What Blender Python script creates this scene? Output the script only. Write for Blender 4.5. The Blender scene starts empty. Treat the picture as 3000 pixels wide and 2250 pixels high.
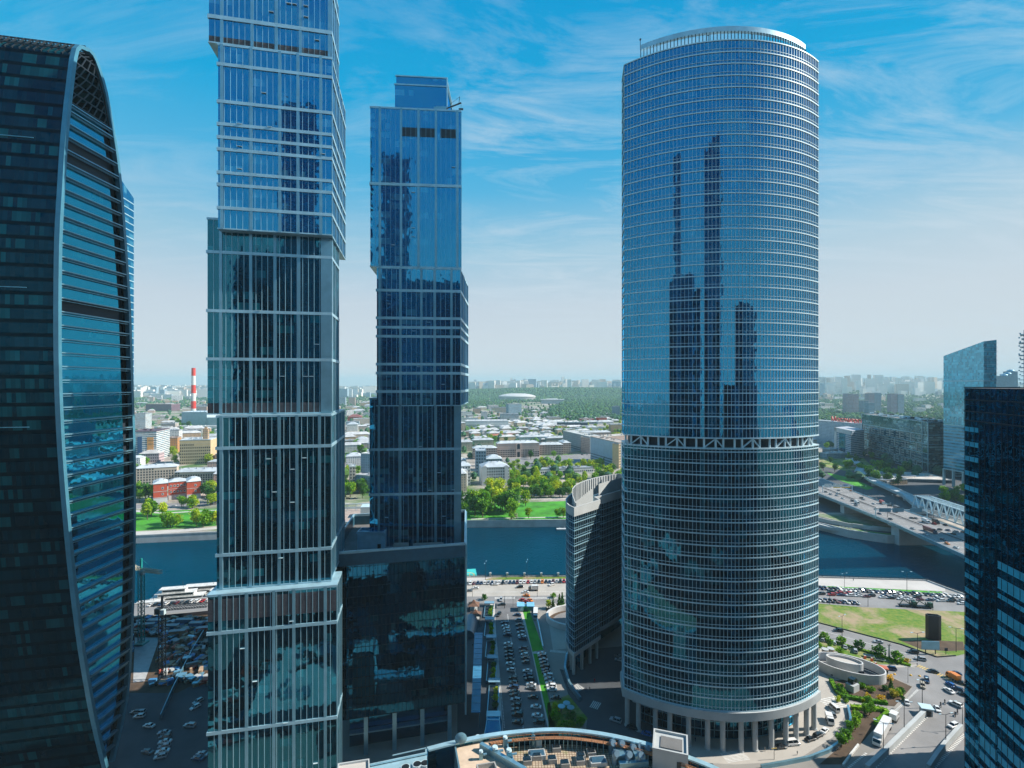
import bpy, math, random
from mathutils import Vector, Matrix
R = math.radians
S = bpy.context.scene
COL = S.collection
rnd = random.Random(7)

# ------------------------------------------------------------------ camera
CAM_Z = 137.0
F = 1500.0            # focal length in pixels of the 3000 px wide photograph
cd = bpy.data.cameras.new('camera'); cam = bpy.data.objects.new('camera', cd); COL.objects.link(cam)
cd.sensor_width = 36; cd.lens = 18; cd.clip_start = 0.5; cd.clip_end = 60000
cam.location = (0, 0, CAM_Z); cam.rotation_euler = (R(90), 0, 0)
S.camera = cam

# ------------------------------------------------------------------ sun and sky
SUN_EL, SUN_AZ = 39.0, 4.0        # azimuth measured from +X towards +Y
sv = Vector((math.cos(R(SUN_EL))*math.cos(R(SUN_AZ)), math.cos(R(SUN_EL))*math.sin(R(SUN_AZ)), math.sin(R(SUN_EL))))
sl = bpy.data.lights.new('sun', 'SUN'); sl.energy = 5.0; sl.angle = R(0.5); sl.color = (1.0, 0.93, 0.82)
so = bpy.data.objects.new('sun', sl); COL.objects.link(so); so.location = (300, 0, 500)
so.rotation_euler = sv.to_track_quat('Z', 'Y').to_euler()
W = bpy.data.worlds.new("World"); S.world = W; W.use_nodes = True
nt = W.node_tree; nt.nodes.clear()
class NT:
    """tiny node-graph helper"""
    def __init__(s, tree): s.t = tree
    def n(s, kind, **kw):
        nd = s.t.nodes.new(kind)
        for k, v in kw.items():
            if k.startswith('i_'): nd.inputs[k[2:]].default_value = v
            else: setattr(nd, k, v)
        return nd
    def l(s, a, b): s.t.links.new(a, b)
    def math(s, op, a, b=None, c=None, clamp=False):
        nd = s.t.nodes.new('ShaderNodeMath'); nd.operation = op; nd.use_clamp = clamp
        for i, v in enumerate((a, b, c)):
            if v is None: continue
            if isinstance(v, (int, float)): nd.inputs[i].default_value = v
            else: s.l(v, nd.inputs[i])
        return nd.outputs[0]
    def vmath(s, op, a, b=None):
        nd = s.t.nodes.new('ShaderNodeVectorMath'); nd.operation = op
        for i, v in enumerate((a, b)):
            if v is None: continue
            if isinstance(v, (tuple, list)): nd.inputs[i].default_value = v
            elif isinstance(v, (int, float)): nd.inputs['Scale'].default_value = v
            else: s.l(v, nd.inputs[i])
        return nd.outputs[0]
    def mix(s, f, a, b, mode='MIX'):
        nd = s.t.nodes.new('ShaderNodeMix'); nd.data_type = 'RGBA'; nd.blend_type = mode
        for sock, v in ((nd.inputs[0], f), (nd.inputs[6], a), (nd.inputs[7], b)):
            if isinstance(v, (int, float)): sock.default_value = v
            elif isinstance(v, (tuple, list)): sock.default_value = tuple(v) + ((1,) if len(v) == 3 else ())
            else: s.l(v, sock)
        return nd.outputs[2]
    def ramp(s, f, pts):
        nd = s.t.nodes.new('ShaderNodeValToRGB'); s.l(f, nd.inputs[0])
        el = nd.color_ramp.elements
        while len(el) < len(pts): el.new(0.5)
        for e, (p, c) in zip(el, pts):
            e.position = p; e.color = (c, c, c, 1) if isinstance(c, (int, float)) else tuple(c) + (1,)
        return nd.outputs[0]
    def noise(s, vec, scale, detail=3, rough=0.5, dist=0.0):
        nd = s.t.nodes.new('ShaderNodeTexNoise')
        if vec is not None: s.l(vec, nd.inputs['Vector'])
        nd.inputs['Scale'].default_value = scale; nd.inputs['Detail'].default_value = detail
        nd.inputs['Roughness'].default_value = rough; nd.inputs['Distortion'].default_value = dist
        return nd.outputs[0]
g = NT(nt)
sky = g.n('ShaderNodeTexSky', sky_type='NISHITA', sun_disc=False)
sky.sun_elevation = R(SUN_EL); sky.sun_rotation = R(90 - SUN_AZ)
sky.altitude = 150; sky.air_density = 1.0; sky.dust_density = 0.4; sky.ozone_density = 2.5
hs = g.n('ShaderNodeHueSaturation'); hs.inputs['Hue'].default_value = 0.478; hs.inputs['Saturation'].default_value = 1.55
hs.inputs['Value'].default_value = 1.0
g.l(sky.outputs[0], hs.inputs['Color'])
tc = g.n('ShaderNodeTexCoord'); sp = g.n('ShaderNodeSeparateXYZ'); g.l(tc.outputs['Generated'], sp.inputs[0])
zz = g.math('ADD', g.math('MAXIMUM', sp.outputs[2], 0.0), 0.13)
cx = g.math('DIVIDE', sp.outputs[0], zz); cy = g.math('DIVIDE', sp.outputs[1], zz)
cv = g.n('ShaderNodeCombineXYZ'); g.l(cx, cv.inputs[0]); g.l(cy, cv.inputs[1])
mp = g.n('ShaderNodeMapping'); mp.inputs['Rotation'].default_value = (0, 0, R(-35)); mp.inputs['Scale'].default_value = (0.7, 2.1, 1)
mp.inputs['Location'].default_value = (2.9, 0.6, 0)
g.l(cv.outputs[0], mp.inputs[0])
n1 = g.noise(mp.outputs[0], 1.7, 12, 0.68, 1.3)
n2 = g.noise(cv.outputs[0], 0.45, 3, 0.5, 0.3)
cl = g.math('MULTIPLY', g.ramp(n1, [(0.45, 0.0), (0.68, 1.0)]), g.ramp(n2, [(0.34, 0.2), (0.58, 1.0)]))
side = g.math('MULTIPLY_ADD', sp.outputs[0], 0.55, 0.5, clamp=True)
cl = g.math('MULTIPLY', cl, g.math('MULTIPLY_ADD', side, 0.8, 0.3))
low = g.ramp(sp.outputs[2], [(0.0, 1.0), (0.10, 0.88), (0.22, 0.45), (0.38, 0.12), (0.55, 0.0)])
grad = g.ramp(sp.outputs[2], [(0.0, (0.76, 0.79, 0.83)), (0.15, (0.62, 0.71, 0.80)), (0.25, (0.36, 0.62, 0.79)), (0.35, (0.10, 0.49, 0.80)), (0.47, (0.005, 0.41, 0.77)), (0.62, (0.0, 0.34, 0.71)), (1.0, (0.0, 0.17, 0.5))])
grad = g.vmath('SCALE', grad, 1.0); grad.node.inputs['Scale'].default_value = 10.0
c1 = g.mix(0.93, hs.outputs[0], grad)
pale = g.math('MULTIPLY', g.ramp(sp.outputs[2], [(0.05, 1.0), (0.22, 0.8), (0.36, 0.0)]), g.math('MULTIPLY_ADD', sp.outputs[0], 0.9, 0.1, clamp=True))
c1 = g.mix(g.math('MULTIPLY', pale, 0.8), c1, (6.6, 7.3, 7.8))
c2 = g.mix(g.math('MULTIPLY', cl, 0.75, clamp=True), c1, (6.6, 7.7, 8.6))
bg = g.n('ShaderNodeBackground'); g.l(c2, bg.inputs[0]); bg.inputs[1].default_value = 0.064
wo = g.n('ShaderNodeOutputWorld'); g.l(bg.outputs[0], wo.inputs[0])

S.view_settings.view_transform = 'Standard'; S.view_settings.look = 'None'
S.view_settings.exposure = 0.6; S.view_settings.gamma = 1.0; S.view_settings.use_curve_mapping = False
S.render.engine = 'CYCLES'
cy_ = S.cycles
cy_.use_denoising = True; cy_.use_adaptive_sampling = True; cy_.adaptive_threshold = 0.02
cy_.max_bounces = 6; cy_.glossy_bounces = 3; cy_.diffuse_bounces = 2; cy_.volume_bounces = 0
cy_.transmission_bounces = 2; cy_.transparent_max_bounces = 4; cy_.caustics_reflective = False; cy_.caustics_refractive = False
cy_.sample_clamp_indirect = 6.0; cy_.sample_clamp_direct = 12.0

# ------------------------------------------------------------------ helpers
def G(px, py, z=0.0):
    """ground point seen at a pixel of the 3000x2250 photograph, for a level camera 137 m up"""
    Y = F*(CAM_Z - z)/(py - 1125.0)
    return Vector(((px - 1500.0)/F*Y, Y, z))
def AT(px, Y, z=0.0): return Vector(((px - 1500.0)/F*Y, Y, z))
def ZAT(py, Y): return CAM_Z + (1125.0 - py)*Y/F

class MB:
    def __init__(s): s.v = []; s.f = []; s.m = []; s.uv = []
    def face(s, pts, m=0, uv=None):
        b = len(s.v); s.v += [tuple(p) for p in pts]; s.f.append(tuple(range(b, b+len(pts)))); s.m.append(m)
        s.uv += uv if uv else [(p[0], p[1]) for p in pts]
    def wall(s, a, b, z0, z1, m=0, u0=0.0):
        L = math.hypot(b[0]-a[0], b[1]-a[1])
        s.face([(a[0], a[1], z0), (b[0], b[1], z0), (b[0], b[1], z1), (a[0], a[1], z1)], m,
               [(u0, z0), (u0+L, z0), (u0+L, z1), (u0, z1)])
        return u0+L
    def prism(s, poly, z0, z1, m=0, mtop=None, mbot=None, top=True, bot=True, u0=0.0):
        u = u0; n = len(poly)
        for i in range(n): u = s.wall(poly[i], poly[(i+1) % n], z0, z1, m, u)
        if top: s.face([(p[0], p[1], z1) for p in poly], m if mtop is None else mtop)
        if bot: s.face([(p[0], p[1], z0) for p in reversed(poly)], m if mbot is None else mbot)
    def box(s, c, size, yaw=0.0, m=0, mtop=None, taper=1.0):
        cx, cy, cz = c; sx, sy, sz = size[0]/2, size[1]/2, size[2]/2
        ca, sa = math.cos(yaw), math.sin(yaw)
        P = []
        for z, k in ((cz-sz, 1.0), (cz+sz, taper)):
            for x, y in ((-sx, -sy), (sx, -sy), (sx, sy), (-sx, sy)):
                x *= k; y *= k
                P.append((cx+x*ca-y*sa, cy+x*sa+y*ca, z))
        L = (size[0], size[1], size[0], size[1]); u = 0
        for i in range(4):
            j = (i+1) % 4
            s.face([P[i], P[j], P[j+4], P[i+4]], m, [(u, P[i][2]), (u+L[i], P[i][2]), (u+L[i], P[i+4][2]), (u, P[i+4][2])]); u += L[i]
        s.face(P[4:], m if mtop is None else mtop); s.face([P[3], P[2], P[1], P[0]], m)
    def bar(s, p, q, w, h=None, m=0, up=(0, 0, 1)):
        """square bar from p to q"""
        h = w if h is None else h
        p = Vector(p); q = Vector(q); d = (q-p)
        if d.length < 1e-6: return
        d.normalize(); u = Vector(up)
        if abs(d.dot(u)) > 0.98: u = Vector((1, 0, 0))
        a = d.cross(u).normalized(); b = a.cross(d).normalized()
        o = [(-a*w/2-b*h/2), (a*w/2-b*h/2), (a*w/2+b*h/2), (-a*w/2+b*h/2)]
        P = [p+k for k in o] + [q+k for k in o]
        for i in range(4):
            j = (i+1) % 4; s.face([P[i], P[j], P[j+4], P[i+4]], m)
        s.face([P[3], P[2], P[1], P[0]], m); s.face(P[4:], m)
    def tube(s, p, q, r, r2=None, n=8, m=0, caps=True):
        r2 = r if r2 is None else r2
        p = Vector(p); q = Vector(q); d = (q-p).normalized(); u = Vector((0, 0, 1)) if abs(d.z) < 0.95 else Vector((1, 0, 0))
        a = d.cross(u).normalized(); b = a.cross(d).normalized()
        A = [p+(a*math.cos(t)+b*math.sin(t))*r for t in [2*math.pi*i/n for i in range(n)]]
        B = [q+(a*math.cos(t)+b*math.sin(t))*r2 for t in [2*math.pi*i/n for i in range(n)]]
        for i in range(n):
            j = (i+1) % n; s.face([A[j], A[i], B[i], B[j]], m)
        if caps: s.face(A, m); s.face(list(reversed(B)), m)
    def loft(s, rings, m=0, closed=True, caps=False):
        for A, B in zip(rings, rings[1:]):
            n = len(A); u = 0
            for i in range(n if closed else n-1):
                j = (i+1) % n; L = (Vector(A[j])-Vector(A[i])).length
                s.face([A[i], A[j], B[j], B[i]], m, [(u, A[i][2]), (u+L, A[j][2]), (u+L, B[j][2]), (u, B[i][2])]); u += L
        if caps: s.face(list(reversed(rings[0])), m); s.face(rings[-1], m)
    def lens(s, c, r, h, seg=10, rings=4, m=0):
        """half ellipsoid dome"""
        c = Vector(c); P = []
        for k in range(rings+1):
            t = math.pi/2*k/rings; rr = math.cos(t)
            P.append([(c.x+r[0]*rr*math.cos(2*math.pi*i/seg), c.y+r[1]*rr*math.sin(2*math.pi*i/seg), c.z+h*math.sin(t)) for i in range(seg)])
        s.loft(P, m)
    def mesh(s, name, mats, smooth=False):
        me = bpy.data.meshes.new(name); me.from_pydata(s.v, [], s.f)
        for m in (mats if isinstance(mats, (list, tuple)) else [mats]): me.materials.append(m)
        me.polygons.foreach_set('material_index', s.m)
        uvl = me.uv_layers.new(name='UVMap'); uvl.data.foreach_set('uv', [c for p in s.uv for c in p])
        if smooth: me.polygons.foreach_set('use_smooth', [True]*len(s.f))
        me.update(); return me
    def build(s, name, mats, parent=None, loc=None, smooth=False):
        return link(name, s.mesh(name, mats, smooth), parent, loc)
def link(name, me, parent=None, loc=None):
    o = bpy.data.objects.new(name, me); COL.objects.link(o)
    if loc is not None: o.location = loc
    if parent is not None: o.parent = parent
    return o
def tag(o, label, cat, group=None, kind=None):
    if label: o['label'] = label
    if cat: o['category'] = cat
    if group: o['group'] = group
    if kind: o['kind'] = kind
    return o
def thing(name, label, cat, loc=(0, 0, 0), rz=0.0, group=None):
    o = bpy.data.objects.new(name, None); COL.objects.link(o); o.location = loc; o.rotation_euler = (0, 0, rz)
    o.empty_display_size = 0.5
    return tag(o, label, cat, group)
def struct(name, mb, mats, smooth=False, kind='structure'):
    o = mb.build(name, mats, smooth=smooth); o['kind'] = kind; return o
def copy_tree(o, parent=None):
    c = o.copy(); COL.objects.link(c)
    if parent is not None: c.parent = parent
    for ch in list(o.children): copy_tree(ch, c)
    return c
ORD = ['first', 'second', 'third', 'fourth', 'fifth', 'sixth', 'seventh', 'eighth', 'ninth', 'tenth', 'eleventh', 'twelfth',
       'thirteenth', 'fourteenth', 'fifteenth', 'sixteenth', 'seventeenth', 'eighteenth', 'nineteenth']
def ordw(i):
    if i < 19: return ORD[i]
    tens = ['twent', 'thirt', 'fort', 'fift', 'sixt', 'sevent', 'eight', 'ninet']; n = i+1
    if n % 10 == 0: return tens[n//10-2] + 'ieth'
    return tens[n//10-2] + 'y-' + ORD[n % 10-1]

# ------------------------------------------------------------------ materials
def newmat(name):
    m = bpy.data.materials.new(name); m.use_nodes = True; m.node_tree.nodes.clear(); return m, NT(m.node_tree)
def plain(name, col, rough=0.6, metal=0.0, var=0.15, scale=0.4, spec=0.5, bump=0.0, objcol=False, coat=0.0):
    """solid material with a noisy variation of tone"""
    m, g = newmat(name)
    b = g.n('ShaderNodeBsdfPrincipled'); o = g.n('ShaderNodeOutputMaterial'); g.l(b.outputs[0], o.inputs[0])
    b.inputs['Roughness'].default_value = rough; b.inputs['Metallic'].default_value = metal
    b.inputs['Specular IOR Level'].default_value = spec; b.inputs['Coat Weight'].default_value = coat
    t = g.n('ShaderNodeTexCoord')
    if objcol:
        oi = g.n('ShaderNodeObjectInfo'); base = oi.outputs['Color']
    else: base = tuple(col)
    if var > 0:
        n = g.noise(t.outputs['Object'], scale, 5, 0.6)
        k = g.ramp(n, [(0.3, 1-var), (0.7, 1+var)])
        c = g.mix(1.0, base if objcol else tuple(col), k, 'MULTIPLY'); g.l(c, b.inputs['Base Color'])
        if bump:
            bn = g.n('ShaderNodeBump'); bn.inputs['Distance'].default_value = bump; g.l(n, bn.inputs['Height']); g.l(bn.outputs[0], b.inputs['Normal'])
    else:
        if objcol: g.l(base, b.inputs['Base Color'])
        else: b.inputs['Base Color'].default_value = tuple(col)+(1,)
    return m
def glass(name, base=(0.006, 0.02, 0.035), pw=1.6, ph=3.5, refl=0.3, tint=(0.07, 0.56, 0.95), tilt=0.006, wave=0.02, blinds=0.12,
          bcol=(0.06, 0.16, 0.18), spandrel=0.0, scol=(0.02, 0.05, 0.08), floorline=0.0, rough=0.02, mull=0.0, mcol=(0.3, 0.4, 0.5), wscale=0.35, u_off=0.0, v_off=0.0, fk=1.0):
    """curtain-wall glass: one cell per pane; every pane leans a little, so reflections break up from pane to pane"""
    m, g = newmat(name); o = g.n('ShaderNodeOutputMaterial')
    uv = g.n('ShaderNodeUVMap'); uv.uv_map = 'UVMap'
    sp = g.n('ShaderNodeSeparateXYZ'); g.l(uv.outputs[0], sp.inputs[0])
    u = g.math('DIVIDE', g.math('ADD', sp.outputs[0], u_off), pw); v = g.math('DIVIDE', g.math('ADD', sp.outputs[1], v_off), ph)
    cell = g.n('ShaderNodeCombineXYZ'); g.l(g.math('FLOOR', u), cell.inputs[0]); g.l(g.math('FLOOR', v), cell.inputs[1])
    wn = g.n('ShaderNodeTexWhiteNoise', noise_dimensions='3D'); g.l(cell.outputs[0], wn.inputs['Vector'])
    # coarse groups of lit / curtained rooms
    fl = g.n('ShaderNodeCombineXYZ'); g.l(g.math('FLOOR', g.math('DIVIDE', u, 4.0)), fl.inputs[0]); g.l(g.math('FLOOR', v), fl.inputs[1])
    wf = g.n('ShaderNodeTexWhiteNoise', noise_dimensions='3D'); g.l(fl.outputs[0], wf.inputs['Vector'])
    room = g.math('MULTIPLY', g.math('GREATER_THAN', wn.outputs['Value'], 0.35), g.math('GREATER_THAN', wf.outputs['Value'], 1-blinds))
    fv = g.math('FRACT', v); fu = g.math('FRACT', u)
    room = g.math('MULTIPLY', room, g.math('GREATER_THAN', fv, g.math('MULTIPLY_ADD', wf.outputs['Value'], 0.3, 0.05)))
    vary = g.math('MULTIPLY_ADD', wn.outputs['Value'], 1.1, 0.45)
    sepc = g.n('ShaderNodeCombineXYZ')
    for i in range(3): g.l(vary, sepc.inputs[i])
    c = g.mix(1.0, base, sepc.outputs[0], 'MULTIPLY')
    c = g.mix(room, c, g.mix(1.0, bcol, sepc.outputs[0], 'MULTIPLY'))
    sfac = None
    if spandrel > 0:
        sfac = g.math('LESS_THAN', fv, spandrel); c = g.mix(sfac, c, scol)
    if floorline > 0:
        lf = g.math('LESS_THAN', fv, floorline); c = g.mix(lf, c, (0.003, 0.006, 0.01))
    mf = None
    if mull > 0:
        mf = g.math('LESS_THAN', fu, mull/pw); c = g.mix(mf, c, mcol)
    b = g.n('ShaderNodeBsdfPrincipled'); g.l(c, b.inputs['Base Color']); b.inputs['Roughness'].default_value = 0.25
    b.inputs['Specular IOR Level'].default_value = 0.0
    geo = g.n('ShaderNodeNewGeometry')
    off = g.vmath('SCALE', g.vmath('SUBTRACT', wn.outputs['Color'], (0.5, 0.5, 0.5)), 1.0); off.node.inputs['Scale'].default_value = tilt
    nn = g.vmath('NORMALIZE', g.vmath('ADD', geo.outputs['Normal'], off))
    cv = g.n('ShaderNodeCombineXYZ'); g.l(sp.outputs[0], cv.inputs[0]); g.l(sp.outputs[1], cv.inputs[1])
    g.l(g.math('MULTIPLY', wn.outputs['Value'], 40.0), cv.inputs[2])
    ns = g.noise(cv.outputs[0], wscale, 1, 0.4)
    bn = g.n('ShaderNodeBump'); bn.inputs['Distance'].default_value = wave; bn.inputs['Strength'].default_value = 1.0
    g.l(ns, bn.inputs['Height']); g.l(nn, bn.inputs['Normal'])
    gl = g.n('ShaderNodeBsdfAnisotropic') if False else g.n('ShaderNodeBsdfGlossy'); gl.inputs['Roughness'].default_value = rough
    gl.inputs['Color'].default_value = tuple(tint)+(1,); g.l(bn.outputs[0], gl.inputs['Normal'])
    fr = g.n('ShaderNodeFresnel'); fr.inputs['IOR'].default_value = 1.5; g.l(bn.outputs[0], fr.inputs['Normal'])
    fac = g.math('ADD', g.math('MULTIPLY', fr.outputs[0], fk), refl, clamp=True)
    for k in (sfac, mf):
        if k is not None: fac = g.math('MULTIPLY', fac, g.math('MULTIPLY_ADD', k, -0.75, 1.0))
    mx = g.n('ShaderNodeMixShader'); g.l(fac, mx.inputs[0]); g.l(b.outputs[0], mx.inputs[1]); g.l(gl.outputs[0], mx.inputs[2])
    g.l(mx.outputs[0], o.inputs[0]); return m
def masonry(name, objcol=True, col=(0.5, 0.42, 0.33), pw=3.4, ph=3.3, wcol=(0.02, 0.035, 0.05), rows=True, band=True, ww=(0.33, 0.67), wh=(0.3, 0.78)):
    """plastered wall with a grid of window openings (far houses only)"""
    m, g = newmat(name); o = g.n('ShaderNodeOutputMaterial')
    uv = g.n('ShaderNodeUVMap'); uv.uv_map = 'UVMap'; sp = g.n('ShaderNodeSeparateXYZ'); g.l(uv.outputs[0], sp.inputs[0])
    u = g.math('DIVIDE', sp.outputs[0], pw); v = g.math('DIVIDE', sp.outputs[1], ph); fu = g.math('FRACT', u); fv = g.math('FRACT', v)
    w = g.math('MULTIPLY', g.math('MULTIPLY', g.math('GREATER_THAN', fu, ww[0]), g.math('LESS_THAN', fu, ww[1])),
               g.math('MULTIPLY', g.math('GREATER_THAN', fv, wh[0]), g.math('LESS_THAN', fv, wh[1])))
    geo = g.n('ShaderNodeNewGeometry'); sn = g.n('ShaderNodeSeparateXYZ'); g.l(geo.outputs['Normal'], sn.inputs[0])
    w = g.math('MULTIPLY', w, g.math('LESS_THAN', g.math('ABSOLUTE', sn.outputs[2]), 0.5))
    cell = g.n('ShaderNodeCombineXYZ'); g.l(g.math('FLOOR', u), cell.inputs[0]); g.l(g.math('FLOOR', v), cell.inputs[1])
    wn = g.n('ShaderNodeTexWhiteNoise', noise_dimensions='3D'); g.l(cell.outputs[0], wn.inputs['Vector'])
    if objcol:
        oi = g.n('ShaderNodeObjectInfo'); base = oi.outputs['Color']
    else: base = col
    t = g.n('ShaderNodeTexCoord'); n = g.noise(t.outputs['Object'], 0.15, 5, 0.6)
    c = g.mix(1.0, base, g.ramp(n, [(0.3, 0.85), (0.7, 1.1)]), 'MULTIPLY')
    if band:
        bf = g.math('GREATER_THAN', fv, 0.94); c = g.mix(g.math('MULTIPLY', bf, 0.35), c, (0.1, 0.1, 0.1))
    wc = g.mix(wn.outputs['Value'], wcol, tuple(min(1, k*5) for k in wcol))
    c = g.mix(w, c, wc)
    b = g.n('ShaderNodeBsdfPrincipled'); g.l(c, b.inputs['Base Color']); b.inputs['Roughness'].default_value = 0.8; b.inputs['Specular IOR Level'].default_value = 0.15
    g.l(b.outputs[0], o.inputs[0]); return m
M = {}
M['metal'] = plain('pale_cladding_metal', (0.22, 0.42, 0.52), 0.32, 0.6, 0.12, 0.3)
M['white_metal'] = plain('white_enamel_metal', (0.6, 0.76, 0.82), 0.4, 0.2, 0.1, 0.3)
M['band'] = plain('aluminium_band', (0.38, 0.6, 0.7), 0.38, 0.35, 0.15, 0.25)
M['dark_metal'] = plain('dark_metal', (0.03, 0.04, 0.05), 0.4, 0.5, 0.1)
M['soffit'] = plain('dark_soffit', (0.02, 0.03, 0.045), 0.6, 0.0, 0.1)
M['louver'] = plain('rusty_louvre', (0.07, 0.065, 0.075), 0.6, 0.0, 0.25, 0.8)
M['concrete'] = plain('concrete', (0.34, 0.34, 0.33), 0.85, 0, 0.18, 0.15, 0.2)
M['pale_conc'] = plain('pale_concrete', (0.45, 0.48, 0.49), 0.8, 0, 0.12, 0.12, 0.2)
M['roof'] = plain('grey_sheet_roof', (0.32, 0.35, 0.37), 0.55, 0.1, 0.2, 0.12)
M['tar'] = plain('roof_felt', (0.16, 0.16, 0.16), 0.8, 0, 0.2, 0.2)
M['g_tower1'] = glass('stacked_tower_glass', pw=1.72, ph=3.55, refl=0.42, wave=0.03, blinds=0.16, floorline=0.075)
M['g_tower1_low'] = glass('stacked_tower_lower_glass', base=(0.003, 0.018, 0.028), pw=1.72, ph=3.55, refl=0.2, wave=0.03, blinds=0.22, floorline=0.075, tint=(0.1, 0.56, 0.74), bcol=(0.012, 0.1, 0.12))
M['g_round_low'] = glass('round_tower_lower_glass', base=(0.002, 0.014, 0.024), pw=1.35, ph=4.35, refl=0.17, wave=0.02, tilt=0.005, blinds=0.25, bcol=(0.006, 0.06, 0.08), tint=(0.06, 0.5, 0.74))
M['g_tower2'] = glass('second_stacked_tower_glass', pw=1.9, ph=3.55, refl=0.42, wave=0.035, blinds=0.2, floorline=0.09)
M['g_round'] = glass('round_tower_glass', base=(0.004, 0.016, 0.03), pw=1.35, ph=4.35, refl=0.36, wave=0.02, tilt=0.005, blinds=0.16, bcol=(0.02, 0.09, 0.12))
M['g_round2'] = glass('low_round_tower_glass', base=(0.004, 0.012, 0.02), pw=1.35, ph=3.9, refl=0.08, wave=0.012, blinds=0.1, bcol=(0.02, 0.05, 0.06))
M['g_arch'] = glass('arch_tower_glass', base=(0.0012, 0.011, 0.017), pw=1.2, ph=4.2, refl=0.03, wave=0.02, blinds=0.4, bcol=(0.003, 0.036, 0.044), fk=0.3, spandrel=0.28, scol=(0.0006, 0.005, 0.009))
M['g_arch_side'] = glass('arch_tower_side_glass', base=(0.004, 0.02, 0.03), pw=1.5, ph=4.2, refl=0.4, wave=0.01, tilt=0.004, blinds=0.3, bcol=(0.02, 0.14, 0.16), tint=(0.04, 0.55, 0.85))
M['g_podium'] = glass('podium_glass', base=(0.002, 0.014, 0.022), pw=1.5, ph=3.7, refl=0.16, wave=0.035, blinds=0.22, bcol=(0.015, 0.05, 0.055), floorline=0.05, fk=0.7)
M['g_dark'] = glass('dark_office_glass', base=(0.002, 0.012, 0.02), pw=1.9, ph=3.55, refl=0.22, wave=0.08, tilt=0.02, blinds=0.3, bcol=(0.004, 0.05, 0.07), fk=0.6)
# ------------------------------------------------------------------ the two stacked-block towers
def solve_left(C, e1, pxl):
    """width w so that C - w*e1 is seen at pixel column pxl"""
    k = (pxl-1500)/F
    return (C.x - k*C.y)/(e1.x - k*e1.y)
def solve_side(C, e2, pxb):
    k = (pxb-1500)/F
    return -(C.x - k*C.y)/(e2.x - k*e2.y)
def along(C, e1, px):
    k = (px-1500)/F
    return (C.x - k*C.y)/(e1.x - k*e1.y)
def block(tower, D, pxl, pxr, side, e1, e2, z0, z1, bands, pillars, gm, bandh=1.5, mull=1.72, mullw=0.1, wide_corner=0.0, louv=None, sidepil=3, mulm='band'):
    C = AT(pxr, D); C.z = 0
    w = solve_left(C, e1, pxl); L = C - e1*w
    Bk = C + e2*side; Lb = L + e2*side
    nrm = Vector((e1.y, -e1.x, 0)); ns = Vector((e2.y, -e2.x, 0))
    if ns.x < 0: ns = -ns
    gb = MB(); gb.prism([L, C, Bk, Lb], z0, z1, 0, 1, 2)
    blk = gb.build('tower_block', [gm, M['tar'], M['soffit']], tower)
    # horizontal cladding bands wrap the whole block
    def ring(za, zb, off):
        b = MB()
        p = [L - e1*off - e2*off, C + e1*off - e2*off, Bk + e1*off + e2*off, Lb - e1*off + e2*off]
        b.prism(p, za, zb, 0); b.build('cladding_band', M['band'], blk)
    for zb_ in bands: ring(zb_-bandh/2, zb_+bandh/2, 0.34)
    ring(z0-0.05, z0+0.35, 0.2); ring(z1-0.45, z1+0.25, 0.2)
    def pil(q, w_, d_, ang):
        p = MB(); p.box((*q.xy, (z0+z1)/2), (w_, d_, z1-z0-0.02), ang); p.build('pillar', M['metal'], blk)
    for px in pillars:
        t = along(C, e1, px); q = C - e1*t
        pil(q + nrm*0.12, 0.9, 0.36, math.atan2(e1.y, e1.x))
    if wide_corner: 
        q = C - e1*wide_corner/2; pil(q + nrm*0.13, wide_corner, 0.34, math.atan2(e1.y, e1.x))
        q = C + e2*1.2; pil(q + ns*0.13, 2.2, 0.34, math.atan2(e2.y, e2.x))
    for k in range(sidepil+1):
        q = C + e2*(0.6 + (side-1.2)*k/sidepil); pil(q + ns*0.12, 0.9, 0.32, math.atan2(e2.y, e2.x))
    m = MB(); n = int(w/mull)
    for k in range(1, n):
        q = C - e1*(w*k/n); m.box((*(q + nrm*0.07).xy, (z0+z1)/2), (mullw, 0.16, z1-z0-0.04), math.atan2(e1.y, e1.x))
    n = max(3, int(side/mull/1.3))
    for k in range(1, n):
        q = C + e2*(side*k/n); m.box((*(q + ns*0.07).xy, (z0+z1)/2), (mullw*0.8, 0.16, z1-z0-0.04), math.atan2(e2.y, e2.x))
    m.build('mullions', M[mulm], blk)
    if louv:
        la, lb = louv; q = MB(); A = L + nrm*0.05; Z = C + nrm*0.05
        q.wall(A, Z, la, lb)
        for k in range(int((lb-la)/0.45)):
            z = la + 0.45*k; q.bar((A.x, A.y, z), (Z.x, Z.y, z), 0.08, 0.14)
        q.build('louvre_panel', M['louver'], blk)
    # a few tilted-open windows
    r = random.Random(int(z1*10)+int(D))
    for k in range(6):
        t = w*r.uniform(0.08, 0.92); t = round(t/(w/int(w/mull)))*(w/int(w/mull)) - mull/2
        z = z0 + round(r.uniform(0.1, 0.9)*(z1-z0)/3.55)*3.55 + 1.6
        if z > z1-2: continue
        q = C - e1*t; ow = MB(); ow.box((*(q + nrm*0.3).xy, z), (1.35, 0.5, 0.12), math.atan2(e1.y, e1.x)); ow.build('tilted_window', M['white_metal'], blk)
    return L, C, Bk, Lb
y1 = R(12.3); e1 = Vector((math.cos(y1), math.sin(y1), 0)); e2 = Vector((-0.188, 0.982, 0)).normalized()
T1 = thing('stacked_tower', 'tallest tower, of offset glass blocks with pale bands, cut off by the picture top', 'skyscraper', AT(800, 185))
T1.location = (0, 0, 0)
zc = lambda y: CAM_Z + (1125-y)*0.112
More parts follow.
